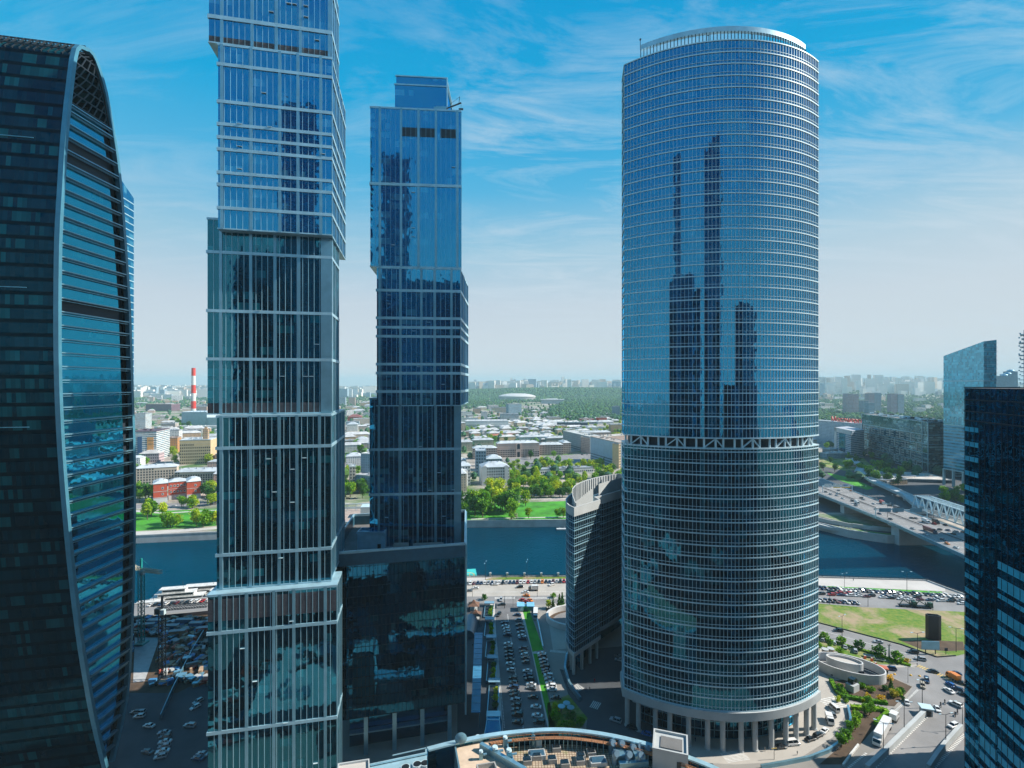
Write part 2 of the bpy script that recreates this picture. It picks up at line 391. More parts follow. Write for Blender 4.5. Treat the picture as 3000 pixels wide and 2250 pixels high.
block(T1, 168.4, 612, 970, 16, e1, e2, zc(168), 272, [252.4, 266.5], [650, 739, 810, 880, 965], M['g_tower1'], 1.2, mullw=0.07, louv=(zc(168)+0.6, zc(168)+2.2))
block(T1, 168.0, 639, 971, 33.5, e1, e2, zc(690), zc(168)-0.3, [237.5, 225.8, 218.7, 214.6, 210.8, 203.5, 199.7, 192.4], [650, 736, 820, 873, 940], M['g_tower1'], 1.0, mullw=0.07, sidepil=4)
block(T1, 171.2, 608, 970, 17, e1, e2, 127.3, 189.9, [179.2, 160.4, 145.0], [647, 735, 806, 875.5], M['g_tower1_low'], 0.95, mullw=0.13, wide_corner=3.2, louv=(127.8, 130.9), sidepil=2)
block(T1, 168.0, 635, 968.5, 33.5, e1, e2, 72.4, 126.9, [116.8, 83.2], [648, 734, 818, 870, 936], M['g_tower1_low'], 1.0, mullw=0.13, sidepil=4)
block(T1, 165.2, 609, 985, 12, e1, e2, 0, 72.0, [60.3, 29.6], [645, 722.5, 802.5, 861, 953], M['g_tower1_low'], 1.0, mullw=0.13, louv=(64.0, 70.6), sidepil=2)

y2 = R(5.0); f1 = Vector((math.cos(y2), math.sin(y2), 0)); f2 = Vector((0.0, 1.0, 0))
T2 = thing('stacked_tower', 'second stacked glass tower, shorter, rising from a wide dark podium in the middle distance', 'skyscraper')
z2 = lambda y: CAM_Z + (1125-y)*0.138
f3 = Vector((-.1, .995, 0)).normalized()
block(T2, 207.0, 1085, 1350, 34, f1, f3, 183.8, 247.4, [216.8], [1113, 1175, 1226, 1277, 1340], M['g_tower2'], 1.1, 1.9, 0.07, louv=None)
block(T2, 206.4, 1104, 1348, 36, f1, f2, 128.2, 183.4, [174.3, 163.3, 159.6, 156.0, 144.9, 141.3, 134.0], [1112, 1173, 1234.6, 1273, 1322.7], M['g_tower2'], 1.05, 1.9, 0.1)
block(T2, 209.0, 1083, 1349, 30, f1, f3, 71.0, 131.2, [110.6, 92.5], [1110, 1173, 1224, 1275.6], M['g_tower2'], 1.0, 1.9, 0.11, wide_corner=2.6, sidepil=2)
# louvred plant floor and crown
b = MB(); C = AT(1350, 206.9)
for a, z in ((1336, 0), (1276, 0), (1224, 0)):
    t0 = along(C, f1, a); t1 = along(C, f1, a-46); P = C - f1*t1; Q = C - f1*t0; n = Vector((f1.y, -f1.x, 0))
    b.wall(P+n*0.03, Q+n*0.03, 236.2, 239.8)
b.build('louvre_panel', M['dark_metal'], T2)
b = MB(); C = AT(1309, 214); w = along(C, f1, 1157); L = C - f1*w
b.prism([L, C, C+f2*22, L+f2*22], 247.2, 261.5, 0, 1); cr = b.build('tower_block', [M['g_tower2'], M['tar']], T2)
b = MB(); C2 = AT(1307, 214.6); L2 = C2 - f1*along(C2, f1, 1161)
b.prism([L2, C2, C2+f2*20, L2+f2*20], 261.5, 265.2, 0, 1); b.build('plant_storey', [M['g_tower2'], M['tar']], cr)
b = MB()
for zz_ in (261.3, 265.2):
    A, Z = (L, C) if zz_ < 263 else (L2, C2)
    b.prism([A-f1*0.3-f2*0.3, Z+f1*0.3-f2*0.3, Z+f1*0.3+f2*22, A-f1*0.3+f2*22], zz_-0.3, zz_+0.15)
b.bar((*(C+f1*0.1).xy, 247), (*(C+f1*0.1).xy, 265), 0.5); b.build('cladding_bands', M['band'], cr)
# window-cleaning crane on that roof
cr = thing('roof_crane', 'small grey window-cleaning crane on the roof edge of the second stacked tower', 'crane', AT(1290, 209, 247.6))
b = MB(); b.box((0, 0, 1.0), (5.0, 2.4, 2.0)); b.box((0, 0, 2.1), (3.4, 1.8, 0.5)); b.build('crane_body', M['metal'], cr)
b = MB(); b.bar((1, 0, 1.2), (8.6, -0.5, 3.9), 0.45); b.bar((7.6, -0.5, 3.4), (8.0, -0.5, 6.4), 0.18); b.bar((2, 0, 2.0), (8.0, -0.5, 6.4), 0.08)
b.bar((8.5, -0.5, 3.9), (8.5, -0.5, 1.6), 0.08); b.box((8.5, -0.5, 1.3), (1.8, 0.7, 0.5)); b.build('jib', M['dark_metal'], cr)

# ------------------------------------------------------------------ round tower
def arc3(P, Q, Mid, n):
    """n+1 points on the circle through P, Mid, Q"""
    ax, ay = P.x, P.y; bx, by = Mid.x, Mid.y; cx, cy = Q.x, Q.y
    d = 2*(ax*(by-cy)+bx*(cy-ay)+cx*(ay-by))
    ux = ((ax*ax+ay*ay)*(by-cy)+(bx*bx+by*by)*(cy-ay)+(cx*cx+cy*cy)*(ay-by))/d
    uy = ((ax*ax+ay*ay)*(cx-bx)+(bx*bx+by*by)*(ax-cx)+(cx*cx+cy*cy)*(bx-ax))/d
    c = Vector((ux, uy, 0)); r = (P-c).length
    a0 = math.atan2(P.y-uy, P.x-ux); a1 = math.atan2(Q.y-uy, Q.x-ux)
    if a1 < a0: a1 += 2*math.pi
    return [Vector((ux+r*math.cos(a0+(a1-a0)*i/n), uy+r*math.sin(a0+(a1-a0)*i/n), 0)) for i in range(n+1)], c
PL, PR, PM = Vector((45.0, 205.0, 0)), Vector((121.3, 203.0, 0)), Vector((82.0, 190.0, 0))
NB = 60
front, rc = arc3(PL, PR, PM, NB)
back, rc2 = arc3(Vector((119.0, 214.0, 0)), Vector((46.5, 216.0, 0)), Vector((83.0, 233.0, 0)), 30)
foot = front + back
cen = Vector((83, 211, 0))
def offset(poly, d):
    out = []; n = len(poly)
    for i in range(n):
        a = (poly[i]-poly[i-1]).normalized(); b_ = (poly[(i+1) % n]-poly[i]).normalized()
        na = Vector((a.y, -a.x, 0)); nb = Vector((b_.y, -b_.x, 0)); m = (na+nb)
        if m.length < 1e-6: m = na
        m.normalize(); k = d/max(0.35, m.dot(na)); out.append(poly[i]+m*k)
    return out
ZB, ZT = 15.6, 264.7; NF = 57; FH = (ZT-ZB)/NF
ZBELT = ZAT(1296, 193)   # open truss storey
RT = thing('round_tower', 'tall curved blue glass tower with closely spaced white rings and an open truss storey', 'skyscraper')
kb = int(round((ZBELT-ZB)/FH)); zb0 = ZB+FH*(kb-0.5)-1.0; zb1 = zb0+3.9
b = MB(); u = 0
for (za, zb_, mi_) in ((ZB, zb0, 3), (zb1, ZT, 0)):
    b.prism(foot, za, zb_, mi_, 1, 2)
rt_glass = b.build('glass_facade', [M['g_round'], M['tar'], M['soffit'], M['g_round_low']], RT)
ins = offset(foot, -2.2); b = MB(); b.prism(ins, zb0-0.5, zb1+0.5, 0, top=False, bot=False)
belt = b.build('truss_storey', M['soffit'], RT)
b = MB(); fo = offset(foot, -0.5); nseg = 24; idx = [int(i*NB/nseg) for i in range(nseg+1)]
for k, (i, j) in enumerate(zip(idx, idx[1:])):
    p, q = fo[i], fo[j]
    b.tube((p.x, p.y, zb0), (p.x, p.y, zb1), 0.4, n=8)
    if k % 4 == 1: b.bar((p.x, p.y, zb0+0.3), (q.x, q.y, zb1-0.3), 0.7, 0.4)
    elif k % 4 == 2: b.bar((p.x, p.y, zb1-0.3), (q.x, q.y, zb0+0.3), 0.7, 0.4)
    elif k % 4 == 3 and k % 8 == 7: pass
b.build('truss', M['white_metal'], belt)
b = MB(); o1 = offset(foot, 0.28); o2 = offset(foot, 0.16)
def hring(z, h, o, arr=None): b.prism(o, z-h/2, z+h/2)
for k in range(NF+1):
    z = ZB+FH*k
    if zb0+0.3 < z < zb1-0.3: continue
    hring(z, 0.38, o1)
    if k < NF and not (zb0-0.5 < z+1.15 < zb1+0.5): hring(z+1.25, 0.12, o2)
hring(zb0, 0.5, offset(foot, 0.34)); hring(zb1, 0.5, offset(foot, 0.34))
b.build('horizontal_rings', M['white_metal'], RT)
b = MB()
for (za, zb_) in ((ZB, zb0), (zb1, ZT)):
    for i in range(NB+1):
        p = front[i]; d = (p-rc).normalized(); b.box((p.x+d.x*0.08, p.y+d.y*0.08, (za+zb_)/2), (0.105, 0.2, zb_-za), math.atan2(d.y, d.x)+math.pi/2)
        if i < NB and False: pass
    for i in range(0, len(back), 1):
        p = back[i]; d = (p-rc2).normalized(); b.box((p.x+d.x*0.08, p.y+d.y*0.08, (za+zb_)/2), (0.14, 0.2, zb_-za), math.atan2(d.y, d.x)+math.pi/2)
b.build('mullions', M['white_metal'], RT)
# crown: pale rim on posts over the roof
b = MB(); cr0 = offset(foot, -3.5); A = [p for p in cr0[4:NB-1]]
def shell(bm, pts, z0, z1, t=0.5, m=0, ztop=None):
    c0 = Vector((82, 240, 0))
    for i in range(len(pts)-1):
        p, q = pts[i], pts[i+1]; dp = (c0-p).normalized()*t; dq = (c0-q).normalized()*t
        P = [p, q, q+dq, p+dp]
        bot = [(v.x, v.y, z0) for v in P]
        za = ztop(i) if ztop else z1; zb__ = ztop(i+1) if ztop else z1
        tp = [(P[0].x, P[0].y, za), (P[1].x, P[1].y, zb__), (P[2].x, P[2].y, zb__), (P[3].x, P[3].y, za)]
        bm.face([bot[0], bot[1], tp[1], tp[0]], m); bm.face([bot[2], bot[3], tp[3], tp[2]], m)
        bm.face(tp, m); bm.face(list(reversed(bot)), m)
    for k, e in ((0, pts[0]), (1, pts[-1])):
        d = (c0-e).normalized()*t; za = (ztop(0) if k == 0 else ztop(len(pts)-1)) if ztop else z1
        bm.face([(e.x, e.y, z0), (e.x+d.x, e.y+d.y, z0), (e.x+d.x, e.y+d.y, za), (e.x, e.y, za)], m)
shell(b, A, 270.4, 272.3, 1.4); rim = b.build('roof_rim', M['band'], RT)
b = MB()
for i, p in enumerate(A):
    b.bar((p.x, p.y, 264.7), (p.x, p.y, 270.4), 0.24)
b.build('rim_post', M['dark_metal'], rim)
b = MB(); q2 = offset(foot, -9)
b.prism(q2[8:NB-8] + [Vector((100, 222, 0)), Vector((64, 222, 0))], 264.7, 268.0, 0, 1); b.build('roof_plant', [M['dark_metal'], M['tar']], RT)
for px, h in ((2075, 3.5), (2205, 4.0), (1876, 3.0)):
    pp = AT(px, 204 if px > 1900 else 206); b = MB(); b.tube((pp.x, pp.y, 271.5), (pp.x, pp.y, 272.4+h), 0.12, n=5); b.box((pp.x, pp.y, 272.6+h), (0.6, 0.6, 0.5)); b.build('antenna', M['dark_metal'], rim)
# base fascia, colonnade, recessed lobby
b = MB(); b.prism(offset(foot, 0.9), 12.2, 15.4, 0); fas = b.build('base_fascia', M['pale_conc'], RT)
cols = offset(foot, -1.2); pts = [cols[int(i*NB/13)] for i in range(14)] + [cols[NB+3], cols[NB+9], cols[NB+16], cols[NB+23], cols[NB+28]]
for i, p in enumerate(pts):
    b = MB(); b.tube((0, 0, 0), (0, 0, 12.3), 0.95, n=16, caps=False); b.tube((0, 0, 0), (0, 0, 0.5), 1.15, n=16)
    if i == 0: colme = b.mesh('column', M['pale_conc'], True)
    link('column', colme, RT, p)
b = MB(); b.prism(offset(foot, -7.5), 0, 12.25, 0, top=False, bot=False); lob = b.build('lobby_glass', [M['g_round2']], RT)
b = MB(); lo = offset(foot, -7.3)
for z in (0.3, 3.4, 6.6, 9.8): b.prism(lo, z-0.12, z+0.12)
for i in range(0, NB, 2):
    p = lo[i]; b.bar((p.x, p.y, 0), (p.x, p.y, 12.2), 0.16)
b.build('lobby_frames', M['metal'], lob)

# ------------------------------------------------------------------ low rounded tower beside it
P0 = Vector((29.1, 239.5, 0)); dB = Vector((0.67, 0.743, 0)).normalized(); P1 = P0+dB*22
P2 = Vector((47.5, 266.0, 0)); P3 = P2+dB*34
nB = Vector((dB.y, -dB.x, 0))
curve = [(27.3, 244), (26.6, 250), (27.2, 257), (29.5, 265), (33, 273), (38, 281), (44.5, 289), (52, 296), (61, 302)]
footB = [P0, P1, P1+Vector((-1.5, 6, 0)), P2, P3, P3+Vector((-1, 8, 0))] + [Vector((x, y, 0)) for x, y in reversed(curve)]
LT = thing('rounded_office', 'low rounded glass office block with a sunlit pale crown, left of the round tower', 'office building')
b = MB(); b.prism(footB, 11, 75.4, 0, 1, 2); lt = b.build('glass_facade', [M['g_round2'], M['tar'], M['soffit']], LT)
b = MB(); oB = offset(footB, 0.22)
for k in range(17):
    z = 14.0+k*3.62; b.prism(oB, z-0.15, z+0.15)
    b.prism(offset(footB, 0.12), z+1.1, z+1.2)
b.build('horizontal_rings', M['band'], LT)
b = MB()
for i in range(len(footB)):
    p, q = footB[i], footB[(i+1) % len(footB)]; L_ = (q-p).length; n_ = max(1, int(L_/1.5)); d = (q-p).normalized(); nn = Vector((d.y, -d.x, 0))
    for k in range(n_):
        r_ = p+d*(L_*k/n_)+nn*0.06; b.box((r_.x, r_.y, 43.2), (0.1, 0.16, 64.2), math.atan2(d.y, d.x))
b.build('mullions', M['band'], LT)
b = MB(); b.prism(offset(footB, 0.5), 9.6, 11.3); b.build('base_fascia', M['pale_conc'], LT)
# parapet (hollow)
def hollow(bm, poly, z0, z1, t, m=0):
    inn = offset(poly, -t); n = len(poly)
    for i in range(n):
        j = (i+1) % n
        bm.face([(poly[i].x, poly[i].y, z0), (poly[j].x, poly[j].y, z0), (poly[j].x, poly[j].y, z1), (poly[i].x, poly[i].y, z1)], m)
        bm.face([(inn[j].x, inn[j].y, z0), (inn[i].x, inn[i].y, z0), (inn[i].x, inn[i].y, z1), (inn[j].x, inn[j].y, z1)], m)
        bm.face([(poly[i].x, poly[i].y, z1), (poly[j].x, poly[j].y, z1), (inn[j].x, inn[j].y, z1), (inn[i].x, inn[i].y, z1)], m)
        bm.face([(poly[j].x, poly[j].y, z0), (poly[i].x, poly[i].y, z0), (inn[i].x, inn[i].y, z0), (inn[j].x, inn[j].y, z0)], m)
b = MB(); hollow(b, offset(footB, 0.3), 75.0, 79.3, 0.6); b.build('roof_parapet', M['pale_conc'], LT)
inB = offset(footB, -3.0); b = MB(); n = len(inB)
zt = lambda p: 79.5 + 5.2*min(1, max(0, (p.y-243)/13.0))
for i in range(n):
    p, q = inB[i], inB[(i+1) % n]
    if i in (1, 2): continue
    L_ = (q-p).length; ns_ = max(1, int(L_/2.0))
    for k in range(ns_):
        a = p.lerp(q, k/ns_); c = p.lerp(q, (k+1)/ns_)
        b.face([(a.x, a.y, 75.4), (c.x, c.y, 75.4), (c.x, c.y, zt(c)), (a.x, a.y, zt(a))])
        d = (Vector((50, 275, 0))-a).normalized()*0.45; d2 = (Vector((50, 275, 0))-c).normalized()*0.45
        b.face([(c.x+d2.x, c.y+d2.y, 75.4), (a.x+d.x, a.y+d.y, 75.4), (a.x+d.x, a.y+d.y, zt(a)), (c.x+d2.x, c.y+d2.y, zt(c))])
        b.face([(a.x, a.y, zt(a)), (c.x, c.y, zt(c)), (c.x+d2.x, c.y+d2.y, zt(c)), (a.x+d.x, a.y+d.y, zt(a))])
        if i > 4: b.bar((a.x+d.x*1.4, a.y+d.y*1.4, 75.4), (a.x+d.x*1.4, a.y+d.y*1.4, zt(a)-0.2), 0.4)
crown = b.build('crown_wall', M['pale_conc'], LT)
b = MB()
for (x, y, sx, sy, h) in ((40, 266, 5, 3, 2), (46, 274, 8, 3, 2.4), (36, 258, 3, 3, 1.8), (55, 285, 9, 5, 2.6), (52, 278, 4, 6, 1.8)):
    b.box((x, y, 75.4+h/2), (sx, sy, h), 0.8); b.box((x, y, 75.5+h), (sx*0.7, sy*0.6, 0.5), 0.8)
b.lens((34.5, 254, 77), (2.0, 2.0), 1.6, 12, 4); b.build('roof_plant', M['metal'], LT)
for i, p in enumerate([P0+dB*1+Vector((-0.6, 1.6, 0)), P0+dB*8-nB*1.2, P0+dB*15-nB*1.2, P0+dB*21-nB*1.2, Vector((28.6, 246, 0)), Vector((28.4, 254, 0)), Vector((31, 263, 0)), Vector((35.5, 272, 0))]):
    b = MB(); b.tube((0, 0, 0), (0, 0, 9.8), 0.8, n=14, caps=False)
    if i == 0: cm = b.mesh('column', M['pale_conc'], True)
    link('column', cm, LT, p)
b = MB(); b.prism(offset(footB, -6), 0, 9.7, 0, top=False, bot=False); b.build('lobby_glass', M['g_dark'], LT)

# ------------------------------------------------------------------ arched tower on the left
near = [(245.5, 165.5), (243, 162), (229, 159.8), (213, 158), (196, 156.8), (181, 155.9), (160, 155.6), (139.6, 155.8), (118.7, 156.8), (97.4, 158.6), (75.3, 161), (52, 164.3), (27, 169), (6.5, 174)]
far = [(246, 166.5), (244.5, 169.7), (236, 174), (222, 177.7), (210, 180), (188.7, 182.4), (164.7, 184.5), (140, 185.6), (115, 186.8), (90, 187), (65.5, 186.5), (41.3, 185.2), (24, 183.2), (6.5, 177)]
def interp(tab, z):
    t = sorted(tab)
    if z <= t[0][0]: return t[0][1]
    for (a, b_), (c, d) in zip(t, t[1:]):
        if z <= c: return b_+(d-b_)*(z-a)/(c-a)
    return t[-1][1]
XA = -137.9
ey = R(12.6); ea = Vector((-math.cos(ey), -math.sin(ey), 0))
AT_ = thing('arched_tower', 'dark curved tower at the left edge with a pale arch framing its louvred end', 'skyscraper')
zs = [6.5+i*(245.5-6.5)/57 for i in range(58)]
Lx = 66
def fpt(z, far_=False, t=0.0):
    y = interp(far if far_ else near, z); return Vector((XA, y, z)) + ea*t
b = MB()
for za, zb_ in zip(zs, zs[1:]):
    N = 8
    for k in range(N):
        t0, t1 = Lx*k/N, Lx*(k+1)/N
        # front skin
        a, c, d, e = fpt(za, False, t1), fpt(za, False, t0), fpt(zb_, False, t0), fpt(zb_, False, t1)
        b.face([a, c, d, e], 0, [(t1*-1+100, za), (100-t0, za), (100-t0, zb_), (100-t1, zb_)])
        a, c, d, e = fpt(za, True, t0), fpt(za, True, t1), fpt(zb_, True, t1), fpt(zb_, True, t0)
        b.face([a, c, d, e], 0, [(100-t0, za), (100-t1, za), (100-t1, zb_), (100-t0, zb_)])
b.build('dark_facade', M['g_arch'], AT_)
b = MB(); f_ = MB(); dk = MB()
setb = 1.0
zsd = 224.5
fl = 0
zz0 = 8.0
while zz0 < zsd:
    zz1 = min(zz0+4.2, zsd)
    a0, a1, b0, b1 = interp(near, zz0)+0.6, interp(far, zz0)-0.6, interp(near, zz1)+0.6, interp(far, zz1)-0.6
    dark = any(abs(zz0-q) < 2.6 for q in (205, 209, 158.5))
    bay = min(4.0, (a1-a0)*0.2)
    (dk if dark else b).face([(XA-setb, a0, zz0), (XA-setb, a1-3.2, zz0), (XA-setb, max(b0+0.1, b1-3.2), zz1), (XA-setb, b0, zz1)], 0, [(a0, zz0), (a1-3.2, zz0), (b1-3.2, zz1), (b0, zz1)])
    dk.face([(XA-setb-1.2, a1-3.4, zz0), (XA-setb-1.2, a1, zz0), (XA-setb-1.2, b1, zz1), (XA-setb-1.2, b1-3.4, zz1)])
    f_.bar((XA-0.35, a0-0.3, zz1), (XA-0.35, a1+0.3, zz1), 1.3, 0.34)
    f_.bar((XA-0.35, b0+0.4, zz1-0.75), (XA-0.35, b1-0.2, zz1-0.75), 0.7, 0.16)
    zz0 = zz1
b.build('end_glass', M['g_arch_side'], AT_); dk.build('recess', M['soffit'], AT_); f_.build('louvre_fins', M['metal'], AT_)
# arch frame ribbon
pth = [(a, b_) for a, b_ in [(y, z) for z, y in reversed(near)]] + [(y, z) for z, y in far]
def smooth_path(p, n=3):
    out = []
    for i in range(len(p)-1):
        p0, p1, p2, p3 = p[max(0, i-1)], p[i], p[i+1], p[min(len(p)-1, i+2)]
        for k in range(n):
            t = k/n; out.append(tuple(0.5*((2*p1[j])+(-p0[j]+p2[j])*t+(2*p0[j]-5*p1[j]+4*p2[j]-p3[j])*t*t+(-p0[j]+3*p1[j]-3*p2[j]+p3[j])*t**3) for j in range(2)))
    out.append(p[-1]); return out
nearp = smooth_path([(y, z) for z, y in reversed(near)]); farp = smooth_path([(y, z) for z, y in far])
pathp = [(nearp[i][0], nearp[i][1]) for i in range(len(nearp))] + [(farp[i][0], farp[i][1]) for i in range(len(farp))]
b = MB(); prev = None; rings = []
for i, (y, z) in enumerate(pathp):
    py_, pz = pathp[max(0, i-1)]; qy, qz = pathp[min(len(pathp)-1, i+1)]
    d = Vector((0, qy-py_, qz-pz)).normalized(); n_ = Vector((0, d.z, -d.y))   # inward
    o = Vector((XA, y, z))
    rings.append([o+Vector((-1.2, 0, 0))-n_*0.35, o+Vector((0.35, 0, 0))-n_*0.35, o+Vector((0.35, 0, 0))+n_*0.8, o+Vector((-1.2, 0, 0))+n_*0.8])
b.loft(rings, 0, True, True); b.build('arch_frame', plain('arch_frame_metal', (0.08, 0.26, 0.36), 0.35, 0.3, 0.15, 0.2), AT_)
# lattice in the top of the arch
b = MB()
for k in range(6):
    z = zsd+1+k*3.4; a, c = interp(near, z)+0.8, interp(far, z)-0.8
    b.bar((XA-0.5, a, z), (XA-0.5, c, z), 0.35)
    n_ = max(2, int((c-a)/2.2))
    for j in range(n_+1):
        yy = a+(c-a)*j/n_; z2_ = min(z+3.4, 244); a2, c2 = interp(near, z2_)+0.8, interp(far, z2_)-0.8
        y2_ = a2+(c2-a2)*min(n_, j+1)/n_; b.bar((XA-0.5, yy, z), (XA-0.5, y2_, z2_), 0.3)
b.build('arch_lattice', M['dark_metal'], AT_)
# fins along the roof edge, roof
b = MB()
for k in range(34):
    t = 1.5+k*1.9; p = Vector((XA, 165.0, 0))+ea*t
    b.bar((p.x, p.y-3.6, 240.8), (p.x, p.y+0.6, 246.2), 0.25, 0.5)
    b.bar((p.x, p.y+0.6, 246.2), (p.x, p.y+6, 243.5), 0.25, 0.5)
p0 = Vector((XA, 162.6, 243.0)); b.bar(p0, p0+ea*Lx, 0.3); p0 = Vector((XA, 165.6, 246.2)); b.bar(p0, p0+ea*Lx, 0.35)
b.build('roof_fins', M['dark_metal'], AT_)
b = MB()
for z in (212, 166, 124): 
    p0 = fpt(z, False, 8)+Vector((0, -0.3, 0)); b.bar(p0, fpt(z, False, 60)+Vector((0, -0.3, 0)), 0.25, 0.2)
b.build('facade_ledges', bpy.data.materials['arch_frame_metal'], AT_)
# slab behind it
BT = thing('slab_tower', 'sliver of a pale blue glass tower showing behind the arched tower', 'skyscraper')
b = MB(); A = AT(392, 262); b.prism([AT(352, 250), A, AT(388, 292), AT(352, 292)], 0, 232, 0, 1)
zt_ = 232
b.face([tuple(AT(352, 250).xy)+(232,), tuple(A.xy)+(232,), tuple(AT(352, 250).xy)+(237.5,)], 0)
b.build('glass_facade', [M['g_tower2'], M['tar']], BT)
b = MB()
for k in range(64): z = 3.6*k+2; p, q = AT(352, 249.8), AT(392, 261.8); b.bar((p.x, p.y, z), (q.x, q.y, z), 0.15, 0.5)
b.build('horizontal_bands', M['band'], BT)
# ------------------------------------------------------------------ podium of the second stacked tower
PD = thing('podium_building', 'wide dark glass podium with a roof terrace under the second stacked tower', 'office building')
py_ = R(13.5); pe = Vector((math.cos(py_), math.sin(py_), 0))
PC = Vector((-18.2, 197.0, 0)); PLf = PC - pe*50
pbr = Vector((-22.6, 248, 0)); pbl = Vector((-74, 240, 0))
pn = Vector((pe.y, -pe.x, 0))
b = MB(); b.prism([PLf, PC, pbr, pbl], 14.5, 71.0, 0, 1, 2); b.build('glass_facade', [M['g_podium'], M['tar'], M['soffit']], PD)
b = MB(); q = [PLf, PC, pbr, pbl]; o = offset(q, 0.25); hollow(b, o, 70.6, 75.0, 0.5); par = b.build('roof_parapet', plain('blue_grey_panel', (0.03, 0.10, 0.15), 0.35), PD)
b = MB(); o = offset(q, 0.05); ii = offset(q, -0.6)
for i in range(4):
    a, c = o[i], o[(i+1) % 4]; b.bar((a.x, a.y, 75.6), (c.x, c.y, 75.6), 0.5, 0.9)
b.build('parapet_cap', M['band'], par)
b = MB()
A = PLf+pn*0.12; C_ = PC+pn*0.12
for k in range(35):
    p = A.lerp(C_, k/34.0); b.box((p.x, p.y, 42.5), (0.12, 0.2, 56), py_)
for k in range(16): z = 14.5+3.7*k; b.bar((A.x, A.y, z), (C_.x, C_.y, z), 0.12, 0.1)
b.build('mullions', M['dark_metal'], PD)
b = MB(); b.box((*((PC+pbr)/2+Vector((0.4, 0, 0))).xy, 42.6), (0.7, 51.5, 65.5), math.atan2(pbr.x-PC.x, 0.0001)*0+0.086); b.build('side_fin', M['metal'], PD)
for k in range(5):
    p = PLf+pe*(3+k*10.3)-pn*(-0.0)+Vector((-0.2, 1.2, 0))
    b = MB(); b.box((0, 0, 7.25), (1.5, 1.2, 14.5), py_)
    if k == 0: pm = b.mesh('column', M['metal'])
    link('column', pm, PD, p)
b = MB(); ins_ = offset(q, -6.5); b.prism(ins_, 0, 14.6, 0, top=False, bot=False); b.build('lobby_glass', M['g_dark'], PD)
b = MB(); a, c = ins_[0]+pn*1.5, ins_[1]+pn*1.5; b.bar((a.x, a.y, 6.2), (c.x, c.y, 6.2), 2.6, 0.5); b.build('entrance_canopy', M['metal'], PD)
rb = thing('roof_cabin', 'pale blue metal cabin standing on the podium roof terrace', 'plant room', AT(1092, 206, 71.03))
b = MB(); b.box((0, 0, 3.3), (10.8, 6, 6.6), 0.09); hollow(b, [Vector((-5.5, -3.1, 0)), Vector((5.4, -3.1, 0)), Vector((5.4, 3.1, 0)), Vector((-5.5, 3.1, 0))], 6.6, 7.4, 0.4)
b.build('cabin_walls', plain('pale_blue_panel', (0.22, 0.42, 0.55), 0.5), rb)
b = MB(); b.box((3.4, -3.1, 1.3), (1.3, 0.3, 2.4), 0.09); b.build('door', M['dark_metal'], rb)
for (px, yy, w_, d_, h_, nm, lb) in ((1175, 203.5, 6, 3, 2.4, 'rooftop_unit', 'grey machine box on the podium terrace right of the pale cabin'),
                                (1255, 205, 12, 2.5, 2.0, 'rooftop_unit', 'long low grey plant housing at the foot of the second stacked tower')):
    t = thing(nm, lb, 'roof machinery', AT(px, yy, 71.02)); b = MB(); b.box((0, 0, h_/2), (w_, d_, h_), 0.12); b.box((0, 0, h_+0.15), (w_*0.9, d_*0.7, 0.25), 0.12); b.build('housing', M['concrete'], t)
    b = MB(); 
    for k in range(6): b.bar((-w_/2+w_*k/5, -d_/2-0.7, 0), (-w_/2+w_*k/5, -d_/2-0.7, 1.1), 0.08)
    b.bar((-w_/2, -d_/2-0.7, 1.1), (w_/2, -d_/2-0.7, 1.1), 0.08); b.build('railing', M['band'], t)
# block behind the podium
BB = thing('back_block', 'low grey block with a pink-paved roof, glimpsed between the two stacked towers', 'office building')
b = MB(); b.prism([Vector((-112, 268, 0)), Vector((-70, 274, 0)), Vector((-72, 306, 0)), Vector((-114, 300, 0))], 0, 63.0, 0, 1); b.build('walls', [M['metal'], plain('pink_paving', (0.42, 0.34, 0.3))], BB)
b = MB(); hollow(b, [Vector((-112.3, 267.7, 0)), Vector((-69.7, 273.7, 0)), Vector((-71.7, 306.3, 0)), Vector((-114.3, 300.3, 0))], 62.8, 64.0, 0.4)
for k in range(9): b.bar((-111+k*5, 296+k*0.7, 63), (-111+k*5, 296+k*0.7, 67), 0.35)
b.bar((-111, 296, 67), (-71, 301.6, 67), 0.5); b.bar((-111, 296, 65.2), (-71, 301.6, 65.2), 0.3)
b.box((-80, 288, 66), (9, 8, 5.5), 0.14); b.build('roof_frames', M['white_metal'], BB)
# glass canopy alongside
CN = thing('glass_canopy', 'long blue glass canopy running along the right side of the dark podium', 'canopy')
b = MB(); b.prism([Vector((-16.2, 203, 0)), Vector((-12.6, 203, 0)), Vector((-15.4, 268, 0)), Vector((-19.6, 268, 0))], 6.6, 6.9); b.build('canopy_roof', plain('blue_glass_roof', (0.05, 0.2, 0.36), 0.15), CN)
b = MB()
for k in range(14):
    y = 204+k*4.8; x = -13-(k/13)*2.6; b.bar((x, y, 0), (x, y, 6.6), 0.18); b.bar((x-3.2, y, 6.98), (x+0.3, y, 6.98), 0.12)
b.build('canopy_frame', M['metal'], CN)

